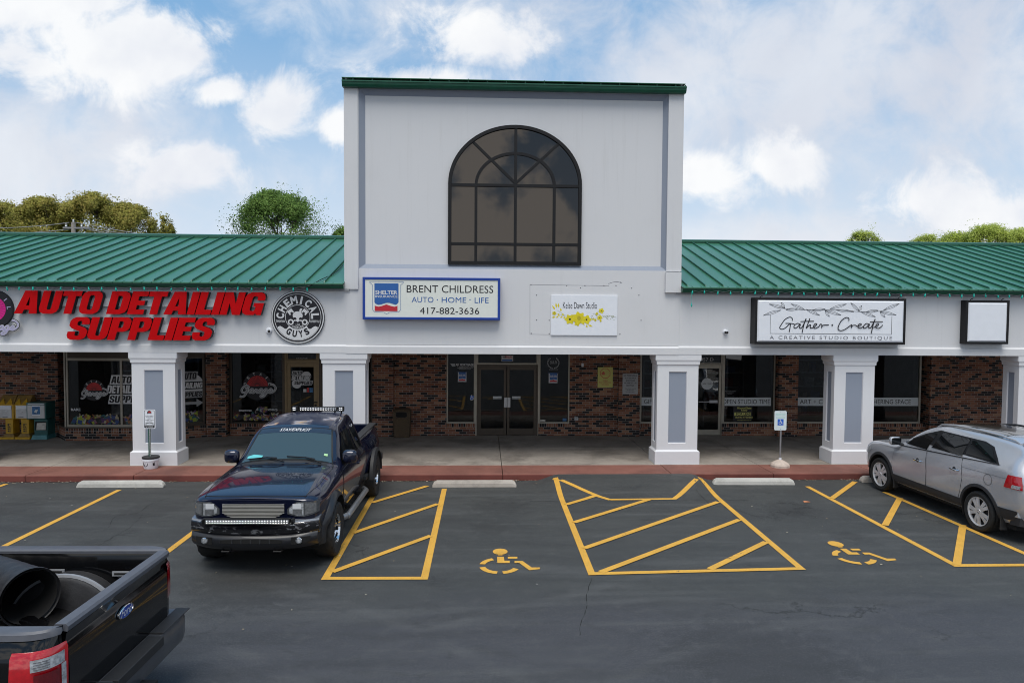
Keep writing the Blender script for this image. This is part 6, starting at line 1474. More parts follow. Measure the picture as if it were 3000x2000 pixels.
for sg in (-1, 1):
    m = MB(); TB.patch(m, [(-.30, 1.205), (-.27, 1.45), (-.22, 1.635)], [(.86, 1.205), (.62, 1.42), (.33, 1.605)], .006, sg, 10, 8); m.use('tint'); m.build('side_window', 'tint', TK, smooth=True)
    m = MB(); TB.patch(m, [(-.78, 1.22), (-.74, 1.6)], [(-.36, 1.22), (-.32, 1.62)], .006, sg, 6, 6); m.build('side_window', 'tint', TK, smooth=True)
    m = MB(); TB.patch(m, [(-.335, .52), (-.335, 1.16)], [(1.08, .52), (1.10, .8), (1.06, 1.15)], .003, sg, 12, 8); m.use('void'); gap = m
    m2 = MB(); TB.patch(m2, [(-.327, .53), (-.327, 1.165)], [(1.072, .53), (1.092, .8), (1.055, 1.155)], .006, sg, 12, 8); d = m2.build('door', 'navy', TK, smooth=True)
    gap.build('door_gap', 'void', d)
    m = MB(); pp = TB.side(-.2, 1.02, sg); m.box(pp.x - .004 * sg, pp.x + .035 * sg, -.30, -.12, 1.0, 1.045); m.build('handle', 'navy', d, bevel=.012)
    m = MB(); pp = TB.side(.72, 1.2, sg); m.tube([pp, pp + Vector((.05 * sg, .02, .07))], .035, 8, .028)
    m.build('mirror_arm', 'black', TK, smooth=True)
    m = MB(); c = pp + Vector((.10 * sg, .03, .12)); vs = []
    for i in range(13):
        a = PI * i / 12
        for j in range(20):
            b = 2 * PI * j / 20; sx = math.copysign(abs(math.cos(b)) ** .6, math.cos(b)); sz = math.copysign(abs(math.sin(b)) ** .6, math.sin(b)); q = math.sin(a) ** .6
            vs.append((c.x + .125 * sx * q, c.y + (.09 if math.cos(a) > 0 else .05) * math.cos(a), c.z + .115 * sz * q))
    m.add(vs, [(i * 20 + j, i * 20 + (j + 1) % 20, (i + 1) * 20 + (j + 1) % 20, (i + 1) * 20 + j) for i in range(12) for j in range(20)]); m.build('mirror', 'navy', TK, smooth=True, angle=R(60))
    m = MB(); TB.ringband(m, FA, .43, .495, .57, .075, .012, R(-8), R(176), sg); m.build('fender_flare', pm('grey_flare', (.028, .03, .034), .3, .3, .1), TK, smooth=True)
    m = MB(); m.tube([(sg * .93, 1.15, .40), (sg * 1.0, 1.02, .40), (sg * 1.0, -.62, .40), (sg * .93, -.75, .40)], .05, 10); m.use('steel').tube([(sg * 1.0, 1.03, .40), (sg * .985, 1.06, .40)], .052, 10); m.use('black'); m.use('black').box(sg * .5, sg * .96, .5, .6, .40, .46).box(sg * .5, sg * .96, -.4, -.3, .40, .46); m.build('side_step', 'black', TK, smooth=True)
    wheel(TK, sg * .855, FA, sg, .415, .30, .225, 'chrome', .012); wheel(TK, sg * .875, RA, sg, .415, .30, .225, 'chrome', .012)
# front: grille, lamps, bumper, light bar
yfT = lambda x: pchip([0, .40, .70, .80, .86, .905, .95], [2.616, 2.614, 2.604, 2.572, 2.51, 2.38, 2.2], abs(x)) + .004
def hexcols(x0, x1, zb0, zt0, sl, n=15):
    out = []
    for x in lin(x0, x1, n): out.append((x, zb0(x), zt0(x)))
    return out
m = MB(); plate(m, [(x, .78, 1.072 - .02 * (abs(x) / .84) ** 4) for x in lin(-.88, .88, 33)], yfT, .006); m.build('nose_panel', 'navy', TK, smooth=True)
gz0 = lambda x: .812 + .075 * max(0, (abs(x) - .30) / .15) ** 1.3; gz1 = lambda x: 1.05 - .012 * (x / .45) ** 2
m = MB(); plate(m, [(x, gz0(x), gz1(x)) for x in lin(-.455, .455, 19)], yfT, .012); gr = m.build('grille', 'navy', TK)
m = MB(); m.use('void'); gx0 = lin(-.432, .432, 55); plate(m, [(x, gz0(x) + .02, gz1(x) - .018) for x in gx0], yfT, .016)
m.use('billet')
for i in range(11):
    z = .842 + i * .0195; xs = [x for x in gx0 if gz0(x) + .02 <= z <= gz1(x) - .02]
    if len(xs) > 1: plate(m, [(x, z - .0048, z + .0048) for x in xs], yfT, .026)
m.build('billet_bars', None, gr)
for sg in (-1, 1):
    xs = lin(.475, .885, 16); zl = lambda x: .845 + .035 * max(0, (.60 - x) / .12) - .0 * x + .03 * max(0, (x - .7) / .16); zh = lambda x: 1.052 - .10 * max(0, (.60 - x) / .125) ** 1.2 - .02 * (x - .6)
    m = MB(); plate(m, [(sg * x, zl(x), zh(x)) for x in (xs if sg > 0 else xs)], yfT, .016); hl = m.build('headlight', 'lampdark', TK)
    m = MB(); m.use('lampglass'); plate(m, [(sg * x, zl(x) + .02, zh(x) - .016) for x in lin(.505, .70, 9)], yfT, .0205); m.use('vinyl'); plate(m, [(sg * x, .955, 1.025) for x in lin(.55, .665, 5)], yfT, .023); m.use('lampgrey'); plate(m, [(sg * x, .875, .945) for x in lin(.55, .68, 5)], yfT, .0225); m.use('lampgrey'); plate(m, [(sg * x, zl(x) + .022, zh(x) - .02) for x in lin(.725, .86, 7)], yfT, .021); m.build('reflector', None, hl)
ybT = lambda x: 2.735 - .05 * (x / .6) ** 2 - .52 * max(0, abs(x) - .60) ** 1.7
xs = lin(-.90, .90, 33)
m = MB(); sweepx(m, xs, ybT, [(-.20, .60), (-.03, .60), (0, .63), (.012, .70), (0, .765), (-.03, .79), (-.20, .80)]); bp = m.build('bumper', 'chipped', TK, smooth=True)
m = MB(); sweepx(m, xs, ybT, [(-.20, .801), (-.035, .791), (-.012, .775), (-.02, .80), (-.20, .835)]); m.build('bumper_cap', pm('worn_chrome', (.34, .35, .37), .25, .8, .2, 12), bp, smooth=True)
m = MB(); xs2 = lin(-.885, .885, 33); zv = lambda x: .0 + .05 * (abs(x) / .93) ** 3; sweepx(m, xs2, ybT, [(-.22, .59), (-.02, .598), (.012, .57), (.03, .52), (.01, .44), (-.05, .385), (-.22, .385)], zv); vl = m.build('valance', 'valance', TK, smooth=True)
m = MB(); m.use('void'); plate(m, [(x, .50, .565 - .02 * (x / .4) ** 2) for x in lin(-.43, .43, 15)], lambda x: ybT(x) + .02, .012)
for sg in (-1, 1): plate(m, [(sg * x, .475 + .04 * max(0, (x - .7) / .1), .575) for x in lin(.55, .80, 7)], lambda x: ybT(x) + .02, .012)
m.use('clad')
for i in range(5): x = -.26 + i * .13; plate(m, [(x - .008, .50, .56), (x + .008, .50, .56)], lambda x: ybT(x) + .02, .018)
m.build('air_intake', None, vl)
for sg in (-1, 1):
    m = MB(); c = (sg * .655, ybT(.655) + .035, .53); m.use('chrome').lathe([(.046, -.01), (.046, .012), (.036, .016), (.034, .0)], c, 'y', 20); m.use('lampglass').lathe([(.035, .004), (.03, .012), (0, .015)], c, 'y', 20); m.build('fog_lamp', None, vl)
    m = MB(); c = (sg * .36, 2.70, .40); m.tube([(c[0] - .06, 2.66, .385), (c[0] - .05, 2.735, .38), (c[0] + .05, 2.735, .38), (c[0] + .06, 2.66, .385)], .012, 6); m.build('tow_hook', 'black', TK)
def ledbar(par, x0, x1, y, z0, z1, n, name, d=.06):
    m = MB(); m.use('black').box(x0, x1, y - d, y, z0, z1); h = z1 - z0
    for k in range(4): m.box(x0 + .01, x1 - .01, y - d - .004, y - .012, z0 + h * (k + .2) / 4, z0 + h * (k + .5) / 4)
    o = m.build(name, None, par, bevel=.005); m = MB(); m.use('lampgrey').box(x0 + .015, x1 - .015, y - .002, y + .004, z0 + .012, z1 - .012)
    m.use('chrome')
    for i in range(n):
        for r_ in (.27, .73): m.lathe([(h * .19, .006), (h * .10, .001), (0, .003)], (x0 + .02 + (x1 - x0 - .04) * (i + .5) / n, y + .003, z0 + h * r_), 'y', 8)
    m.build('lamp_lens', None, o); return o
ledbar(TK, -.56, .62, 2.80, .795, .862, 30, 'light_bar')
m = MB()
for xb in (-.585, .645): m.box(xb - .015, xb + .015, 2.70, 2.79, .78, .85); m.lathe([(0, .03), (.015, .03), (.015, 0)], (xb, 2.78, .83), 'y', 8)
m.build('light_bar_bracket', 'black', TK)
rb = ledbar(TK, -.46, .25, -.66, 1.895, 1.955, 22, 'light_bar', .07)
for x in (-.53, .335): ledbar(TK, x - .05, x + .05, -.66, 1.89, 1.965, 2, 'pod_lamp', .07)
m = MB()
for x in (-.53, -.41, .20, .335): m.box(x - .012, x + .012, -.71, -.68, 1.80, 1.90)
m.box(-.58, .39, -.715, -.675, 1.875, 1.888); m.build('light_bar_bracket', 'black', TK)
# flareside bed
bz = 1.30
m = MB(); m.use('navy')
for sg in (-1, 1):
    m.box(sg * .70, sg * .80, -2.86, -.98, .55, bz)
m.box(-.70, .70, -1.04, -.98, .55, bz - .02); m.box(-.70, .70, -2.86, -2.80, .55, bz); bed = m.build('cargo_bed', None, TK, bevel=.02)
m = MB(); m.use('matblack').box(-.70, .70, -2.80, -1.04, .72, .78)
for i in range(7): m.box(-.69, .69, -1.035, -1.028, .80 + i * .07, .83 + i * .07)
for sg in (-1, 1): m.box(sg * .68, sg * .83, -2.87, -.97, bz, bz + .025)
m.build('bed_liner', None, bed, bevel=.01)
for sg in (-1, 1):                                          # bulging rear fenders with a step in front
    vs = []; ny_, nz_ = 26, 10; m = MB()
    for i in range(ny_ + 1):
        y = -1.12 - 1.70 * i / ny_; k = math.sin(PI * min(1, max(0, (i + .3) / (ny_ + .6)))) ** .45
        for j in range(nz_ + 1):
            t_ = j / nz_; z = .60 + (bz - .04 - .60) * t_; bul = k * (.205 * math.sqrt(max(0, 1 - ((t_ - .30) / .72) ** 2)) if t_ > .3 else .205)
            vs.append((sg * (.795 + bul), y, z))
    m.add(vs, [(i * (nz_ + 1) + j, (i + 1) * (nz_ + 1) + j, (i + 1) * (nz_ + 1) + j + 1, i * (nz_ + 1) + j + 1) for i in range(ny_) for j in range(nz_)]); f_ = m.build('rear_fender', 'navy', TK, smooth=True)
    m = MB(); vs = []
    for i in range(25):
        a = PI * i / 24; 
        for r_, xx in ((.47, .99), (.47, 1.05), (.54, 1.02), (.545, .96)): vs.append((sg * xx, RA + r_ * math.cos(a), .45 + r_ * math.sin(a)))
    m.add(vs, [(i * 4 + j, i * 4 + j + 1, i * 4 + j + 5, i * 4 + j + 4) for i in range(24) for j in range(3)]); m.build('fender_flare', 'matblack', f_, smooth=True)
    m = MB(); vs = [(sg * .96, RA + .46 * math.cos(PI * i / 20), .43 + .46 * math.sin(PI * i / 20)) for i in range(21)]; m.use('void').add(vs + [(sg * 1.004, v[1], v[2]) for v in vs], [(i, i + 1, i + 22, i + 21) for i in range(20)]); m.add([(sg * 1.008, v[1], v[2]) for v in vs], [tuple(range(21))]); m.build('wheel_well', None, f_)
    m = MB(); m.use('matblack').box(sg * .80, sg * .94, -1.25, -.97, .50, .58); m.build('bed_step', None, TK, bevel=.01)
m = MB(); m.use('matblack').box(-.95, .95, -2.98, -2.87, .50, .66); m.build('rear_bumper', None, TK, bevel=.03)
# emblem on the cab corner
m = MB(); pp = TB.side(-.6, 1.64, -1); m.use('vinyl').lathe([(0, 0), (.035, 0), (.035, -.006)], (pp.x - .014, pp.y, pp.z - .02), 'x', 16); m.use('ink').lathe([(.012, -.0012), (.024, -.0012)], (pp.x - .014, pp.y, pp.z - .02), 'x', 16); m.build('round_sticker', None, TK)

# ---- silver crossover parked nose to the kerb ----------------------------------------
SUVR = R(2.6)
SV = thing('crossover_car', 'silver crossover parked nose to the kerb at the right edge', 'car', (9.47, 13.32, 0), SUVR, None, False)
SFA, SRA, SR = 1.42, -1.42, .352
st = [
 (2.22, [(.55, .40), (.60, .46), (.64, .56), (.65, .68), (.64, .78), (.58, .85), (.50, .875), (.3, .89), (0, .895)]),
 (2.10, [(.72, .34), (.78, .42), (.82, .56), (.82, .72), (.79, .85), (.71, .92), (.59, .945), (.3, .965), (0, .97)]),
 (1.85, [(.82, .30), (.88, .40), (.91, .58), (.905, .78), (.86, .93), (.77, .985), (.63, 1.005), (.3, 1.02), (0, 1.025)]),
 (1.40, [(.84, .29), (.91, .38), (.935, .60), (.93, .83), (.89, .985), (.79, 1.035), (.66, 1.05), (.3, 1.065), (0, 1.07)]),
 (1.06, [(.84, .28), (.91, .36), (.935, .60), (.93, .85), (.895, 1.0), (.80, 1.055), (.68, 1.075), (.3, 1.095), (0, 1.10)]),
 (.90, [(.84, .28), (.91, .36), (.935, .60), (.93, .86), (.90, 1.01), (.81, 1.09), (.70, 1.145), (.3, 1.18), (0, 1.185)]),
 (.50, [(.84, .28), (.91, .36), (.935, .60), (.935, .87), (.905, 1.04), (.765, 1.30), (.66, 1.405), (.3, 1.445), (0, 1.45)]),
 (.15, [(.84, .28), (.91, .36), (.935, .60), (.935, .88), (.905, 1.06), (.73, 1.425), (.62, 1.555), (.3, 1.595), (0, 1.60)]),
 (-.30, [(.84, .28), (.91, .36), (.935, .60), (.935, .89), (.91, 1.09), (.72, 1.495), (.61, 1.635), (.3, 1.69), (0, 1.695)]),
 (-1.0, [(.84, .28), (.91, .36), (.935, .60), (.94, .90), (.915, 1.13), (.72, 1.515), (.615, 1.645), (.3, 1.70), (0, 1.705)]),
 (-1.6, [(.84, .29), (.91, .38), (.94, .62), (.94, .92), (.915, 1.17), (.72, 1.505), (.62, 1.63), (.3, 1.69), (0, 1.695)]),
 (-1.95, [(.83, .31), (.89, .42), (.925, .64), (.93, .93), (.90, 1.18), (.73, 1.46), (.64, 1.585), (.3, 1.65), (0, 1.655)]),
 (-2.10, [(.80, .34), (.86, .46), (.905, .66), (.91, .93), (.88, 1.17), (.745, 1.40), (.66, 1.52), (.3, 1.595), (0, 1.60)]),
 (-2.20, [(.78, .36), (.83, .47), (.88, .66), (.89, .90), (.86, 1.12), (.745, 1.28), (.67, 1.37), (.3, 1.42), (0, 1.425)]),
 (-2.29, [(.76, .38), (.81, .48), (.85, .66), (.86, .86), (.83, 1.02), (.75, 1.10), (.66, 1.13), (.3, 1.15), (0, 1.155)]),
 (-2.34, [(.70, .42), (.75, .50), (.79, .64), (.80, .78), (.77, .88), (.70, .93), (.62, .95), (.3, .97), (0, .975)])]
SB = Loft(st)
body = loftbody(SB, 'body', 'silver', SV, [(SFA, SR + .01, .415, -1.2, 1.2), (SRA, SR + .01, .415, -1.2, 1.2)], 6, 4)
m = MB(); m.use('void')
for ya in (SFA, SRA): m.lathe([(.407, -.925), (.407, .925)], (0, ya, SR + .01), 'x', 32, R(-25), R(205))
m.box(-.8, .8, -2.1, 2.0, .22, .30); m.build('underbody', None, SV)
zb_ = lambda y: 1.075 + (.87 - y) * .062                          # belt line
for sg in (-1, 1):
    m = MB(); SB.patch(m, [(-1.80, zb_(-1.8) + .006), (-1.70, 1.34), (-1.50, 1.49), (-1.26, 1.54)], [(.98, zb_(.93) - .016), (.62, 1.26), (.25, 1.425), (-.10, 1.54)], .004, sg, 26, 12)
    dlo = m.build('window_surround', 'black', SV, smooth=True)
    for L_, R_ in (([(.02, zb_(.02) + .02), (.0, 1.25), (-.06, 1.475)], [(.82, zb_(.80) + .012), (.58, 1.235), (.21, 1.40), (.04, 1.462)]),
                   ([(-.94, zb_(-.94) + .025), (-.93, 1.25), (-.93, 1.515)], [(-.08, zb_(-.08) + .022), (-.11, 1.25), (-.21, 1.515)]),
                   ([(-1.73, zb_(-1.73) + .03), (-1.65, 1.32), (-1.49, 1.455), (-1.34, 1.505)], [(-1.00, zb_(-1.0) + .028), (-.99, 1.3), (-.985, 1.512)])):
        m = MB(); b_ = min(L_[-1][1], R_[-1][1]); L_ = L_[:-1] + [(L_[-1][0], b_)]; R_ = R_[:-1] + [(R_[-1][0], b_)]; R_ = [(R_[0][0], L_[0][1])] + R_[1:]
        SB.patch(m, L_, R_, .009, sg, 10, 10); m.build('side_window', 'tint', dlo, smooth=True)
    m = MB(); SB.strip(m, [(.93 - 2.74 * i / 24, zb_(.93 - 2.74 * i / 24) + .004) for i in range(25)], .018, .010, sg); m.build('chrome_strip', pm('dark_trim', (.05, .05, .055), .2, .5), dlo)
    # doors
    for (L_, R_, hy, hz, G_) in (([(-.04, .40), (-.05, .75), (.0, zb_(0) - .004)], [(1.00, .40), (1.02, .72), (.93, zb_(.0) - .004)], .19, .905, 1),
                                ([(-.90, .40), (-.97, .60), (-1.02, .85), (-.97, zb_(-.9) - .004)], [(-.05, .40), (-.06, .75), (-.01, zb_(-.9) - .004)], -.83, .955, 1)):
        zt_ = L_[-1][1]; R_ = R_[:-1] + [(R_[-1][0], zt_)]
        g = MB(); SB.patch(g, L_, R_, .0015, sg, 16, 10); sh = .007
        L2 = [(a + sh, b) for a, b in L_]; R2 = [(a - sh, b) for a, b in R_]
        m = MB(); SB.patch(m, L2, R2, .004, sg, 16, 10); d = m.build('door', 'silver', SV, smooth=True); g.build('door_gap', 'void', d)
        pp = SB.side(hy, hz, sg); m = MB(); m.use('silver'); x_ = pp.x + .004 * sg
        m.use('clad').lathe([(0, 0.004 * sg), (.045, 0.0)], (x_, hy + .02, hz), 'x', 16)
        m.use('chrome').tube([(x_, hy + .10, hz), (x_ + .03 * sg, hy + .085, hz), (x_ + .035 * sg, hy, hz), (x_ + .03 * sg, hy - .085, hz), (x_, hy - .10, hz)], .013, 8); m.build('handle', None, d, smooth=True)
    # cladding
    m = MB(); SB.ringband(m, SFA, SR + .01, .412, .465, .016, .010, R(-12), R(178), sg); SB.ringband(m, SRA, SR + .01, .412, .465, .016, .010, R(2), R(192), sg)
    SB.patch(m, [(-1.02, .33), (-.98, .47)], [(1.02, .33), (.98, .44)], .012, sg, 20, 4); SB.patch(m, [(-2.18, .38), (-2.18, .56)], [(-1.82, .36), (-1.83, .56)], .008, sg, 8, 4); SB.patch(m, [(1.80, .33), (1.84, .42)], [(2.08, .36), (2.1, .42)], .006, sg, 6, 3)
    m.build('cladding', 'clad', SV, smooth=True)
    m = MB(); m.box(sg * .82, sg * .93, SFA - .47, SFA - .45, .17, .34); m.build('mud_flap', 'matblack', SV, bevel=.006); m = MB(); m.box(sg * .80, sg * .92, SRA - .49, SRA - .47, .17, .40); m.build('mud_flap', 'matblack', SV, bevel=.006)
    wheel(SV, sg * .825, SFA, sg, SR, .235, .25, 'alloy', .003); wheel(SV, sg * .825, SRA, sg, SR, .235, .25, 'alloy', .003)
    # lamps, fuel cap, mirror, roof rail
    m = MB(); SB.patch(m, [(-2.28, .92), (-2.27, 1.0), (-2.23, 1.13)], [(-1.97, .92), (-1.99, 1.0), (-2.02, 1.13)], .012, sg, 8, 8); tl = m.build('tail_lamp', 'tailred', SV, smooth=True)
    m = MB(); SB.patch(m, [(-2.25, .93), (-2.25, .985)], [(-2.10, .93), (-2.12, .985)], .016, sg, 5, 3); m.build('lamp_lens', 'lampglass', tl, smooth=True)
    m = MB(); SB.patch(m, [(1.90, .72), (1.72, .86)], [(2.14, .70), (2.02, .80)], .008, sg, 8, 4); m.build('headlight', 'lampglass', SV, smooth=True)
    c = SB.side(.80, 1.10, sg); m = MB(); m.use('clad').tube([c, c + Vector((.08 * sg, .0, .02))], .03, 8); mc = c + Vector((.16 * sg, .02, .075)); vs = []
    for i in range(11):
        a = PI * i / 10
        for j in range(18):
            b = 2 * PI * j / 18; sx = math.copysign(abs(math.cos(b)) ** .55, math.cos(b)); sz = math.copysign(abs(math.sin(b)) ** .55, math.sin(b)); q_ = math.sin(a) ** .5
            vs.append((mc.x + .115 * sx * q_, mc.y + (.10 if math.cos(a) > 0 else .04) * math.cos(a), mc.z + .085 * sz * q_))
    m.use('silver').add(vs, [(i * 18 + j, i * 18 + (j + 1) % 18, (i + 1) * 18 + (j + 1) % 18, (i + 1) * 18 + j) for i in range(10) for j in range(18)])
    m.use('tint').add([(mc.x + .10 * sx, mc.y - .043, mc.z + .07 * sz) for sx, sz in ((-1, -1), (1, -1), (1, 1), (-1, 1))], [(0, 1, 2, 3)]); m.build('mirror', None, SV, smooth=True, angle=R(60))
    m = MB(); rl = [SB.top(y, sg * .60) + Vector((0, 0, h)) for y, h in ((.10, .0), (.0, .035), (-.4, .042), (-1.0, .042), (-1.5, .04), (-1.80, .03), (-1.92, 0))]; m.tube(rl, .02, 8); m.build('roof_rail', 'silver' if sg < 0 else 'matblack', SV, smooth=True)
    m = MB(); SB.strip(m, [(1.55 - 3.60 * i / 30, .985 + .075 * (i / 30)) for i in range(31)], .006, .003, sg); m.build('crease_shade_strip', pm('crease_shadow', (.20, .205, .22), .4, .5), SV)  # darker ribbon paints the shade along the side crease
m = MB(); c = SB.side(-1.62, .955, -1); 
for i in range(32):
    a0, a1 = 2 * PI * i / 32, 2 * PI * (i + 1) / 32; m.add([tuple(SB.side(-1.62 + r_ * math.cos(a), .955 + r_ * math.sin(a), -1) + Vector((-.003, 0, 0))) for r_, a in ((.088, a0), (.096, a0), (.096, a1), (.088, a1))], [(0, 1, 2, 3)])
m.build('fuel_flap', pm('panel_gap_grey', (.16, .165, .175), .4, .5), SV)
m = MB(); SB.patch(m, [(-.60, -1.50), (-.60, -.3), (-.58, .12)], [(.60, -1.50), (.60, -.3), (.58, .12)], .004, 1, 12, 14, 'top'); m.build('glass_roof', pm('dark_roof_glass', (.035, .032, .026), .12, 0, .15, 3, coat=1), SV, smooth=True)
m = MB(); SB.patch(m, [(-.58, .22), (-.66, .55), (-.72, .92)], [(.58, .22), (.66, .55), (.72, .92)], .006, 1, 12, 12, 'top'); m.build('windscreen', 'tint', SV, smooth=True)
m = MB(); SB.patch(m, [(-.78, -2.26), (-.70, -2.12)], [(.78, -2.26), (.70, -2.12)], .006, 1, 10, 8, 'top'); m.build('rear_window', 'tint', SV, smooth=True)
m = MB(); m.box(-.62, .62, -2.22, -1.95, 1.60, 1.645); m.build('spoiler', 'silver', SV, bevel=.018)
ybS = lambda x: -2.36 + .16 * (x / .85) ** 4
m = MB(); sweepx(m, lin(-.86, .86, 25), ybS, [(.0, .46), (.0, .70), (.03, .76), (.2, .78), (.2, .46)]); m.use('silver'); rbm = m.build('rear_bumper', 'silver', SV, smooth=True)
m = MB(); sweepx(m, lin(-.84, .84, 25), ybS, [(-.006, .32), (-.012, .46), (.2, .46), (.2, .30)]); m.build('bumper_trim', 'clad', rbm, smooth=True)
m = MB(); ff = lambda x: 2.22 - .0 * x
m.use('black').box(-.5, .5, 2.215, 2.235, .66, .78); m.use('matblack').box(-.45, .45, 2.21, 2.23, .42, .56); m.build('grille', None, SV, bevel=.01)
m = MB(); m.use('vinyl').box(-.26, .26, -2.372, -2.352, .60, .72); m.build('licence_plate', None, rbm)

# ---- black pickup leaving at the lower left --------------------------------------------
BR = R(89.0); BSC = 1.035
BK = thing('pickup_truck', 'glossy black pickup truck seen from behind with its open cargo bed, lower left', 'pickup truck', (-5.98, 6.175, 0), BR, None, False); BK.scale = (BSC, BSC, BSC)
HW, BZ, TY = .955, 1.345, -2.80                                  # half width at the rail, rail height, tailgate face
bsec = [(.80, .52), (.93, .56), (.99, .75), (1.0, 1.0), (.995, 1.15), (.985, 1.215), (.93, BZ - .035), (.90, BZ)]
def bedside(sg):
    m = MB(); ys = [TY + .015, TY + .035, TY + .075, TY + .13, TY + .19] + lin(TY + .27, -1.02, 20); n = len(bsec) + 3; vs = []
    for y in ys:
        k = {0: .86, 1: .915, 2: .955, 3: .982, 4: .995}.get(ys.index(y), 1.0)
        row = [(max(.802, x * k), z) for x, z in bsec] + [(.82, BZ), (.80, BZ - .05), (.79, .86)]
        vs += [(sg * x, y, z) for x, z in row]
    fs = [(i * n + j, i * n + j + 1, (i + 1) * n + j + 1, (i + 1) * n + j) for i in range(len(ys) - 1) for j in range(n - 1)] + [tuple(range(n)), tuple(range((len(ys) - 1) * n, len(ys) * n))[::-1]]
    m.add(vs, fs); return m.build('bed_side', 'blackpaint', BK, smooth=True)
BSD = {sg: bedside(sg) for sg in (-1, 1)}
for sg in (-1, 1): 
    cut(BSD[sg], [(-1.83, .42, .50, -1.4, 1.4)])
    m = MB(); ys = [TY + .0, TY + .03, TY + .08, TY + .14, TY + .2] + lin(TY + .3, -1.0, 8); vs = []
    for i, y in enumerate(ys):
        k = (.12, .075, .038, .014, .004)[i] if i < 5 else 0
        vs += [(sg * (.948 - k), y, BZ - .03), (sg * (.94 - k), y, BZ + .010), (sg * (.92 - k), y, BZ + .024), (sg * .82, y, BZ + .024), (sg * .805, y, BZ + .012), (sg * .805, y, BZ - .012)]
    m.add(vs, [(i * 6 + j, i * 6 + j + 1, i * 6 + j + 7, i * 6 + j + 6) for i in range(len(ys) - 1) for j in range(5)] + [tuple(range(6))]); m.build('rail_cap', 'greytrim', BSD[sg], smooth=True)
    m = MB(); vs = []                                           # tail lamp wrapping the corner
    for z, a, b in ((.905, .0, .0), (.94, .012, .01), (1.07, .014, .012), (1.21, .014, .012), (1.245, .0, .0)):
        xo = pchip([q[1] for q in bsec[:7]], [q[0] for q in bsec[:7]], z)
        for x, y in ((xo * 1.0 + a, TY + .25), (xo * .984 + a, TY + .13), (xo * .957 + a, TY + .075), (xo * .917 + a * .7, TY + .035 - b * .5), (xo * .862, TY + .010 - b), (.775, TY - .004 - b)): vs.append((sg * x, y, z))
    m.add(vs, [(i * 6 + j, i * 6 + j + 1, i * 6 + j + 7, i * 6 + j + 6) for i in range(4) for j in range(5)]); tl = m.build('tail_lamp', 'tailred', BK, smooth=True, angle=R(50))
    m = MB(); f = lambda u, z: Vector((sg * (.785 + u * .135), TY - .0215 + .035 * max(0, u - .45) ** 1.3, z))
    def lq(t0, t1, z0_, z1_, off):
        C_ = [(1.002, .25), (.986, .13), (.958, .075), (.918, .035), (.862, .010), (.775, -.004)]; row = []
        for t_ in lin(t0, t1, 7):
            k_ = t_ * 5; i_ = min(4, int(k_)); u_ = k_ - i_; X_ = C_[i_][0] * (1 - u_) + C_[i_ + 1][0] * u_; Y_ = C_[i_][1] * (1 - u_) + C_[i_ + 1][1] * u_
            row += [(sg * (X_ + off), TY + Y_ - off - .004, z) for z in (z0_, z1_)]
        m.add(row, [(2 * q, 2 * q + 2, 2 * q + 3, 2 * q + 1) for q in range(6)])
    m.use('lampglass'); tm = 1 if sg < 0 else .45; lq(.20, .93 * tm, 1.12, 1.205, .0165); m.use('darkred'); lq(.26, .83 * tm, .94, 1.095, .0165)
    if sg < 0: m.use('lampglass'); lq(.86, .96, .915, 1.115, .0165)
    m.use('chrome')
    for i in range(4): lq(.26, .60 * tm, 1.132 + i * .017, 1.137 + i * .017, .0185)
    if False: m.use('lampglass').add([tuple(f(*q)) for q in ((.0, 1.19), (1.0, 1.19), (1.0, 1.28), (.0, 1.27))], [(0, 1, 2, 3)]); m.use('darkred').add([tuple(f(*q)) for q in ((.2, 1.03), (1.0, 1.03), (1.0, 1.17), (.2, 1.17))], [(0, 1, 2, 3)]); m.use('lampglass').add([tuple(f(*q)) for q in ((.0, 1.01), (.16, 1.01), (.16, 1.19), (.0, 1.19))], [(0, 1, 2, 3)])
    for i in range(0): m.add([tuple(f(*q) - Vector((0, .001, 0))) for q in ((.55, 1.205 + i * .017), (.95, 1.205 + i * .017), (.95, 1.211 + i * .017), (.55, 1.211 + i * .017))], [(0, 1, 2, 3)])
    m.build('lamp_lens', None, tl)
    wheel(BK, sg * .86, -1.83, sg, .40, .27, .25, 'alloy', .008); wheel(BK, sg * .86, 1.86, sg, .40, .27, .25, 'alloy', .008)
# tailgate
m = MB(); tz = [(.60, .0), (.70, -.012), (1.0, -.02), (1.17, -.012), (1.22, .012), (1.29, .0), (BZ - .03, -.012), (BZ, -.004)]; xs = lin(-.765, .765, 13); vs = []
for x in xs: vs += [(x, TY + d_, z) for z, d_ in tz] + [(x, TY + .07, BZ), (x, TY + .075, .87)]
n = len(tz) + 2; m.add(vs, [(i * n + j, i * n + j + 1, (i + 1) * n + j + 1, (i + 1) * n + j) for i in range(12) for j in range(n - 1)] + [tuple(range(n)), tuple(range(12 * n, 13 * n))]); TG = m.build('tailgate', 'blackpaint', BK, smooth=True)
m = MB(); sweepx(m, lin(-.79, .79, 7), lambda x: TY, [(-.022, BZ - .03), (-.03, BZ + .008), (-.012, BZ + .026), (.065, BZ + .026), (.075, BZ + .012), (.075, BZ - .012)]); m.build('tailgate_cap', 'greytrim', TG, smooth=True)
m = MB(); m.use('chrome').lathe([(.118, 0), (.118, -.012), (.106, -.016), (.104, -.01)], (0, 0, 0), 'y', 40); m.use('signblue').lathe([(.105, -.011), (0, -.013)], (0, 0, 0), 'y', 40)
lt = MB(); lt.use('vinyl'); text(lt, 'Ford', -.085, .085, -.045, .075, 0, .0, .35)
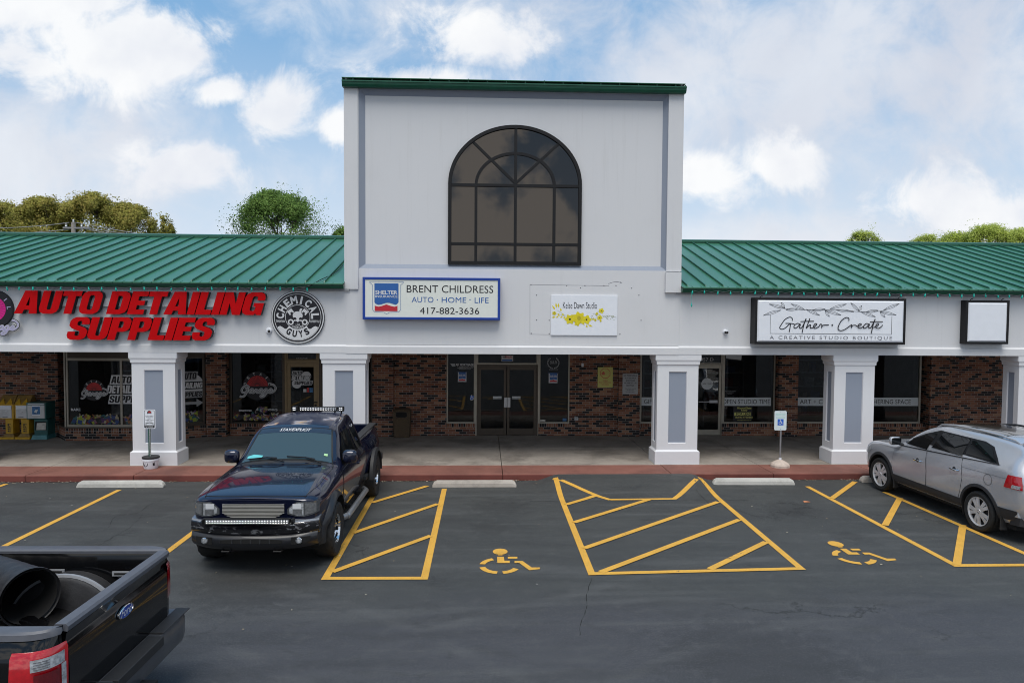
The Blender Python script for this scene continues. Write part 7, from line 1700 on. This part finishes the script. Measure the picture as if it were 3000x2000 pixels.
o_ = MB(); o_.mats = m.mats; o_.f = m.f; o_.mi = m.mi; o_.v = [(x, TY - .02 + y, 1.13 + z * .42) for x, y, z in m.v]; o_.use('vinyl').add([(x, TY - .0345, 1.125 + z * .55) for x, y, z in lt.v], lt.f); o_.build('oval_badge', None, TG, smooth=True)
# bed interior
m = MB(); m.use('matblack').box(-.79, .79, TY + .076, -1.03, .80, .86); m.box(-.79, .79, -1.03, -.99, .80, BZ - .02)
for i in range(9): m.box(-.72 + i * .17, -.64 + i * .17, TY + .08, -1.03, .86, .872)
bedf = m.build('bed_floor', None, BK)
MT['liner'] = pm('spray_liner', (.022, .022, .024), .5, 0, .3, 40, .5)
for sg in (-1, 1):
    m = MB(); hr = .50 if sg > 0 else .34; m.use('liner').lathe([(0, sg * .58), (hr - .03, sg * .58), (hr, sg * .60), (hr, sg * .79)], (0, -1.95, .68), 'x', 24, 0, PI); wh = m.build('wheel_housing', None, BK, smooth=True)
    m = MB(); vs = []
    for i in range(25):
        a = PI * i / 24
        for r_, x_ in ((hr + .002, .61), (hr + .025, .615), (hr + .025, .645), (hr + .002, .645)): vs.append((sg * x_, -1.95 + r_ * math.cos(a), .68 + r_ * math.sin(a)))
    m.add(vs, [(i * 4 + j, i * 4 + (j + 1) % 4, i * 4 + 4 + (j + 1) % 4, i * 4 + 4 + j) for i in range(24) for j in range(4)]); m.build('housing_edge', 'flash', wh, smooth=True)
    for ya, z, L_ in ((-1.75, 1.17, .22), (-2.45, 1.15, .30)):
        m = MB(); m.use('flash').box(sg * .776, sg * .789, ya - L_ / 2, ya + L_ / 2, z - .022, z + .022); m.use('void').box(sg * .774, sg * .777, ya - L_ / 2 + .02, ya + L_ / 2 - .02, z - .010, z + .010); m.build('tie_down', None, BSD[sg], bevel=.006)
# bumper and hitch
xs = lin(-.97, .97, 25); ybk = lambda x: TY - .125 + .10 * max(0, (abs(x) - .82) / .18) ** 2
m = MB(); sweepx(m, xs, ybk, [(0, .50), (-.012, .56), (-.012, .70), (.01, .735), (.17, .74), (.17, .50)]); RBm = m.build('rear_bumper', pm('dark_grey_bumper', (.07, .074, .082), .35, .3, .1, 10, coat=.3), BK, smooth=True)
m = MB()
for sg in (-1, 1): m.box(sg * .42, sg * .96, TY - .14, TY - .01, .741, .752)
m.box(-.38, .38, TY - .16, TY - .02, .66, .742); m.build('step_pad', 'matblack', RBm, bevel=.008)
m = MB(); m.use('black').box(-.05, .05, TY - .26, TY - .02, .42, .52); m.build('hitch_receiver', None, RBm)
m = MB(); m.use('matblack').box(-.85, .85, -2.7, 2.4, .40, .60); m.build('chassis', None, BK)
# cab and nose (ahead of the frame's edge)
st = [(3.0, [(.80, .45), (.88, .6), (.93, .8), (.92, .95), (.86, 1.08), (.74, 1.14), (.6, 1.16), (.3, 1.17), (0, 1.175)]),
      (2.7, [(.86, .45), (.96, .6), (1.0, .8), (.99, 1.0), (.93, 1.15), (.8, 1.2), (.64, 1.22), (.3, 1.235), (0, 1.24)]),
      (1.6, [(.88, .45), (.97, .6), (1.0, .82), (.99, 1.05), (.94, 1.22), (.82, 1.27), (.66, 1.29), (.3, 1.31), (0, 1.315)]),
      (1.4, [(.88, .45), (.97, .6), (1.0, .82), (.99, 1.07), (.95, 1.27), (.84, 1.34), (.7, 1.38), (.3, 1.41), (0, 1.415)]),
      (.75, [(.88, .45), (.97, .6), (1.0, .82), (.99, 1.08), (.955, 1.30), (.76, 1.70), (.66, 1.80), (.3, 1.85), (0, 1.855)]),
      (.2, [(.88, .45), (.97, .6), (1.0, .82), (.99, 1.08), (.955, 1.31), (.74, 1.79), (.63, 1.90), (.3, 1.95), (0, 1.955)]),
      (-.6, [(.88, .45), (.97, .6), (1.0, .82), (.99, 1.08), (.955, 1.32), (.74, 1.78), (.63, 1.89), (.3, 1.94), (0, 1.945)]),
      (-.97, [(.88, .45), (.97, .6), (1.0, .82), (.99, 1.08), (.955, 1.32), (.78, 1.66), (.68, 1.78), (.3, 1.84), (0, 1.845)])]
KB = Loft(st); loftbody(KB, 'cab', 'blackpaint', BK, [(1.86, .42, .49, -1.3, 1.3)], 5, 3)
for sg in (-1, 1):
    m = MB(); KB.patch(m, [(-.86, 1.34), (-.80, 1.70)], [(.95, 1.34), (.62, 1.66), (.60, 1.70)], .006, sg, 10, 6); m.build('side_window', 'tint', BK, smooth=True)
m = MB(); KB.patch(m, [(-.60, .72), (-.72, 1.38)], [(.60, .72), (.72, 1.38)], .006, 1, 10, 8, 'top'); m.build('windscreen', 'tint', BK, smooth=True)
# the drum lying in the bed
def bkp(x, y, z): return BK.matrix_basis @ Vector((x, y, z))
BK_M = Matrix.LocRotScale(BK.location, BK.rotation_euler, BK.scale)
a = G(88, 1748, 1.17); b = a + Vector((-.85, .53, 0)) * .8
t = thing('plastic_drum', 'large black open-ended plastic drum lying in the black truck bed', 'drum', tuple((a + b) / 2), R(58), None, False)
m = MB(); L = (b - a).length; prof = []
for i in range(22): prof.append((.245 + (.010 if i % 4 < 2 else 0) - .012 * i / 21, -L / 2 + L * i / 21))
m.use('liner').lathe(prof, (0, 0, 0), 'y', 40); m.lathe([(prof[0][0], -L / 2), (.26, -L / 2 - .012), (.263, -L / 2 + .012), (.240, -L / 2 + .02)], (0, 0, 0), 'y', 40); sh = m.build('shell', None, t, smooth=True)
m = MB(); m.use('void').lathe([(.232, -L / 2), (.22, L / 2 - .02), (0, L / 2 - .02)], (0, 0, 0), 'y', 40); m.build('lining', None, sh, smooth=True)
# ------------------------------------------------------------------ trees, pole and wires beyond the roofs
MT['bark'] = pm('bark', (.10, .08, .06), .9, 0, .3, 8)
LM = {'olive': [leafmat('leaf_olive', (.26, .26, .045), (.40, .38, .09)), leafmat('leaf_brown', (.30, .25, .055), (.42, .35, .095)), leafmat('leaf_dark', (.15, .145, .03), (.25, .235, .05))],
      'green': [leafmat('leaf_green', (.10, .19, .035), (.18, .30, .065)), leafmat('leaf_deep', (.05, .10, .02), (.10, .18, .04)), leafmat('leaf_light', (.17, .28, .06), (.25, .38, .10))],
      'lime': [leafmat('leaf_lime', (.36, .46, .06), (.50, .58, .12)), leafmat('leaf_lime_deep', (.26, .34, .05), (.38, .46, .09)), leafmat('leaf_lime_pale', (.44, .52, .11), (.55, .60, .18))]}
def tree(name, label, px, ptop, wpx, Y, kind, n, seed, group, leaf=.085, sparse=1.0, depth=None, asym=0.):
    rnd = random.Random(seed); ctr = P(px, ptop, Y); H = ctr.z - .25; rx = wpx / 2 / FPX * Y; X = ctr.x; rz = min(H * .40, max(3.4, rx * 1.15)); cz = H - rz; ry = depth or rx * .8
    t = thing(name, label, 'tree', (X, Y, 0), 0, group)
    m = MB(); tips = []
    def limb(p, d, L, r, lv):
        q = p; pts = [p]
        for i in range(3):
            d = (d + Vector((rnd.uniform(-.22, .22), rnd.uniform(-.22, .22), rnd.uniform(-.06, .22)))).normalized(); q = q + d * L / 3; pts.append(q)
        m.tube(pts, r, 5 if lv < 2 else 3, r * .55, cap=False)
        if lv >= 5: tips.append((pts[2], d)); tips.append((q, d)); return
        k = 3 if lv < 2 else 2
        for i in range(k + (lv == 0) * 2):
            a = 2 * PI * (i + rnd.random() * .7) / (k + (lv == 0) * 2); sp = rnd.uniform(.35, .8); ax = d.orthogonal().normalized(); bx = d.cross(ax)
            nd = (d + (ax * math.cos(a) + bx * math.sin(a)) * sp).normalized(); limb(pts[rnd.choice((2, 3, 3))], nd, L * rnd.uniform(.62, .82), r * .58, lv + 1)
    tr_h = max(1.5, cz - rz * .6); m.tube([(X, Y, 0), (X + .05, Y, tr_h * .5), (X, Y, tr_h)], .04 * H / 2, 8, .026 * H / 2)
    limb(Vector((X, Y, tr_h)), Vector((0, 0, 1)), rz * .75, .022 * H / 2, 0)
    # pull the skeleton into the crown's envelope
    def env(v):
        v = Vector(v); k = Vector(((v.x - X) / rx, (v.y - Y) / ry, (v.z - cz) / rz)); l = k.length
        return v if l < .93 or v.z < tr_h else Vector((X + k.x / l * rx * .93, Y + k.y / l * ry * .93, cz + k.z / l * rz * .93))
    m.v = [tuple(env(v)) for v in m.v]
    m.build('trunk', 'bark', t)
    tips = [env(p) for p, d in tips]
    cl = []                                         # clump centres: branch tips plus lumps on the envelope
    for i in range(int(110)):
        a = rnd.uniform(0, 2 * PI); b = rnd.uniform(-.75, 1.0); c = max(0, 1 - abs(b) ** 2.2) ** (1 / 2.2); k = rnd.uniform(.35, .97) ** .6 * (rnd.uniform(1.0, 1.17) if rnd.random() < .3 else 1)
        cl.append((Vector((X + rx * k * c * math.cos(a) + asym * rx * max(0, -b), Y + ry * k * c * math.sin(a), cz + rz * k * b)), rnd.uniform(.06, .19) * rx))
    for p in tips: cl.append((p, rnd.uniform(.04, .11) * rx))
    nrs = []; cr = MB(); lm = LM[kind]; wts = [rnd.random() for _ in cl]
    n = int(n * 3.2); leaf = min(leaf, .065)
    for i in range(n):
        j = rnd.randrange(len(cl)); c, s_ = cl[j]
        if rnd.random() > sparse: continue
        p = c + Vector([max(-1.5, min(1.5, rnd.gauss(0, 1))) * s_ for _ in range(3)])
        u = Vector((rnd.uniform(-1, 1), rnd.uniform(-1, 1), rnd.uniform(-1, 1))).normalized(); v = u.orthogonal().normalized(); L = leaf * rnd.uniform(.7, 1.4); u = u * L; v = v * L * .6
        cr.use(lm[0 if wts[j] < .5 else (1 if wts[j] < .8 else 2)] if rnd.random() < .75 else rnd.choice(lm))
        g_ = ((p - c) / max(s_, .05) * .6 + Vector(((p.x - X) / rx, (p.y - Y) / ry, (p.z - cz) / rz)) * .9 + Vector((rnd.uniform(-.5, .5), rnd.uniform(-.5, .5), rnd.uniform(-.4, .6)))).normalized()
        if v.cross(u).dot(g_) < 0: v = -v
        cr.add([p - u, p + v, p + u, p - v], [(0, 1, 2, 3)]); nrs += [g_] * 4
    me = bpy.data.meshes.new('crown'); me.from_pydata(cr.v, [], cr.f)
    for mm in cr.mats: me.materials.append(mm)
    me.polygons.foreach_set('material_index', cr.mi)
    me.polygons.foreach_set('use_smooth', [True] * len(me.polygons)); me.normals_split_custom_set_from_vertices(nrs)
    o = bpy.data.objects.new('crown', me); COL.objects.link(o); setp(o, t)
GL = 'trees behind the left roof'; GRR = 'trees behind the right roof'
tree('deciduous_tree', 'olive brown spring tree at the far left edge behind the green roof', 8, 588, 190, 58, 'olive', 9000, 1, GL)
tree('deciduous_tree', 'olive brown spring tree directly left of the utility pole', 128, 570, 190, 56, 'olive', 10000, 2, GL)
tree('deciduous_tree', 'tallest olive brown tree just right of the utility pole', 275, 564, 220, 57, 'olive', 12000, 3, GL)
tree('deciduous_tree', 'olive brown tree between the utility pole and the small sparse tree', 378, 590, 190, 58, 'olive', 9000, 4, GL)
tree('deciduous_tree', 'small sparse brown tree ending the left row of trees', 472, 620, 90, 60, 'olive', 2600, 5, GL)
tree('deciduous_tree', 'rounded bright green tree alone between the brown trees and the tower', 815, 557, 285, 60, 'green', 15000, 6, GL, .14)
tree('deciduous_tree', 'green treetop peeping out at the left edge of the tower', 1012, 652, 110, 62, 'green', 4000, 7, GL)
tree('deciduous_tree', 'small yellow-green treetop alone above the right roof', 2530, 666, 135, 66, 'lime', 3200, 8, GRR, .12, .8)
tree('deciduous_tree', 'very sparse little treetop between the two right clumps', 2632, 698, 80, 66, 'lime', 500, 9, GRR, .10, .7)
tree('deciduous_tree', 'low yellow-green treetop starting the right clump', 2725, 682, 170, 68, 'lime', 5200, 10, GRR, .12)
tree('deciduous_tree', 'yellow-green treetop in the middle of the right clump', 2810, 674, 170, 70, 'lime', 5200, 11, GRR, .12)
tree('deciduous_tree', 'tallest lime green treetop of the right clump', 2905, 655, 230, 68, 'lime', 9500, 12, GRR, .13)
tree('deciduous_tree', 'lime green treetop cut by the right edge', 3005, 664, 210, 68, 'lime', 8500, 13, GRR, .13)
Yp = 46; a = P(215, 652, Yp)
t = thing('utility_pole', 'weathered utility pole with insulators and wires rising behind the left roof', 'utility pole', (a.x, Yp, 0))
m = MB(); m.tube([(a.x, Yp, 0), (a.x, Yp, a.z)], .17, 10, .13); m.build('pole', 'post', t, smooth=True)
m = MB(); z = P(215, 668, Yp).z; m.box(a.x - .6, a.x + 1.0, Yp - .1, Yp + .1, z - .05, z + .05); m.tube([(a.x + .08, Yp - .1, z - .5), (a.x + .7, Yp - .1, z)], .03, 5); ca = m.build('crossarm', 'wire', t)
m = MB()
for dx_ in (-.45, .0, .5, .9): m.lathe([(.03, 0), (.08, .05), (.05, .1), (.08, .15), (.03, .2), (0, .2)], (a.x + dx_, Yp, z + .05 if dx_ else a.z), 'z', 8)
m.build('insulator', 'steel', ca)
m = MB()
for p_, q_, sag in (((-60, 668), (203, 652), 5), ((-60, 685), (203, 672), 4), ((223, 652), (640, 715), 5), ((232, 668), (560, 716), 4), ((240, 664), (430, 692), 2)):
    A, B = P(*p_, Yp), P(*q_, Yp); pts = []
    for i in range(13): k = i / 12; v = A + (B - A) * k; v.z -= sag * 4 * k * (1 - k) * Yp / FPX; pts.append(v)
    m.tube(pts, .022, 4)
m.build('power_lines', 'wire', t)
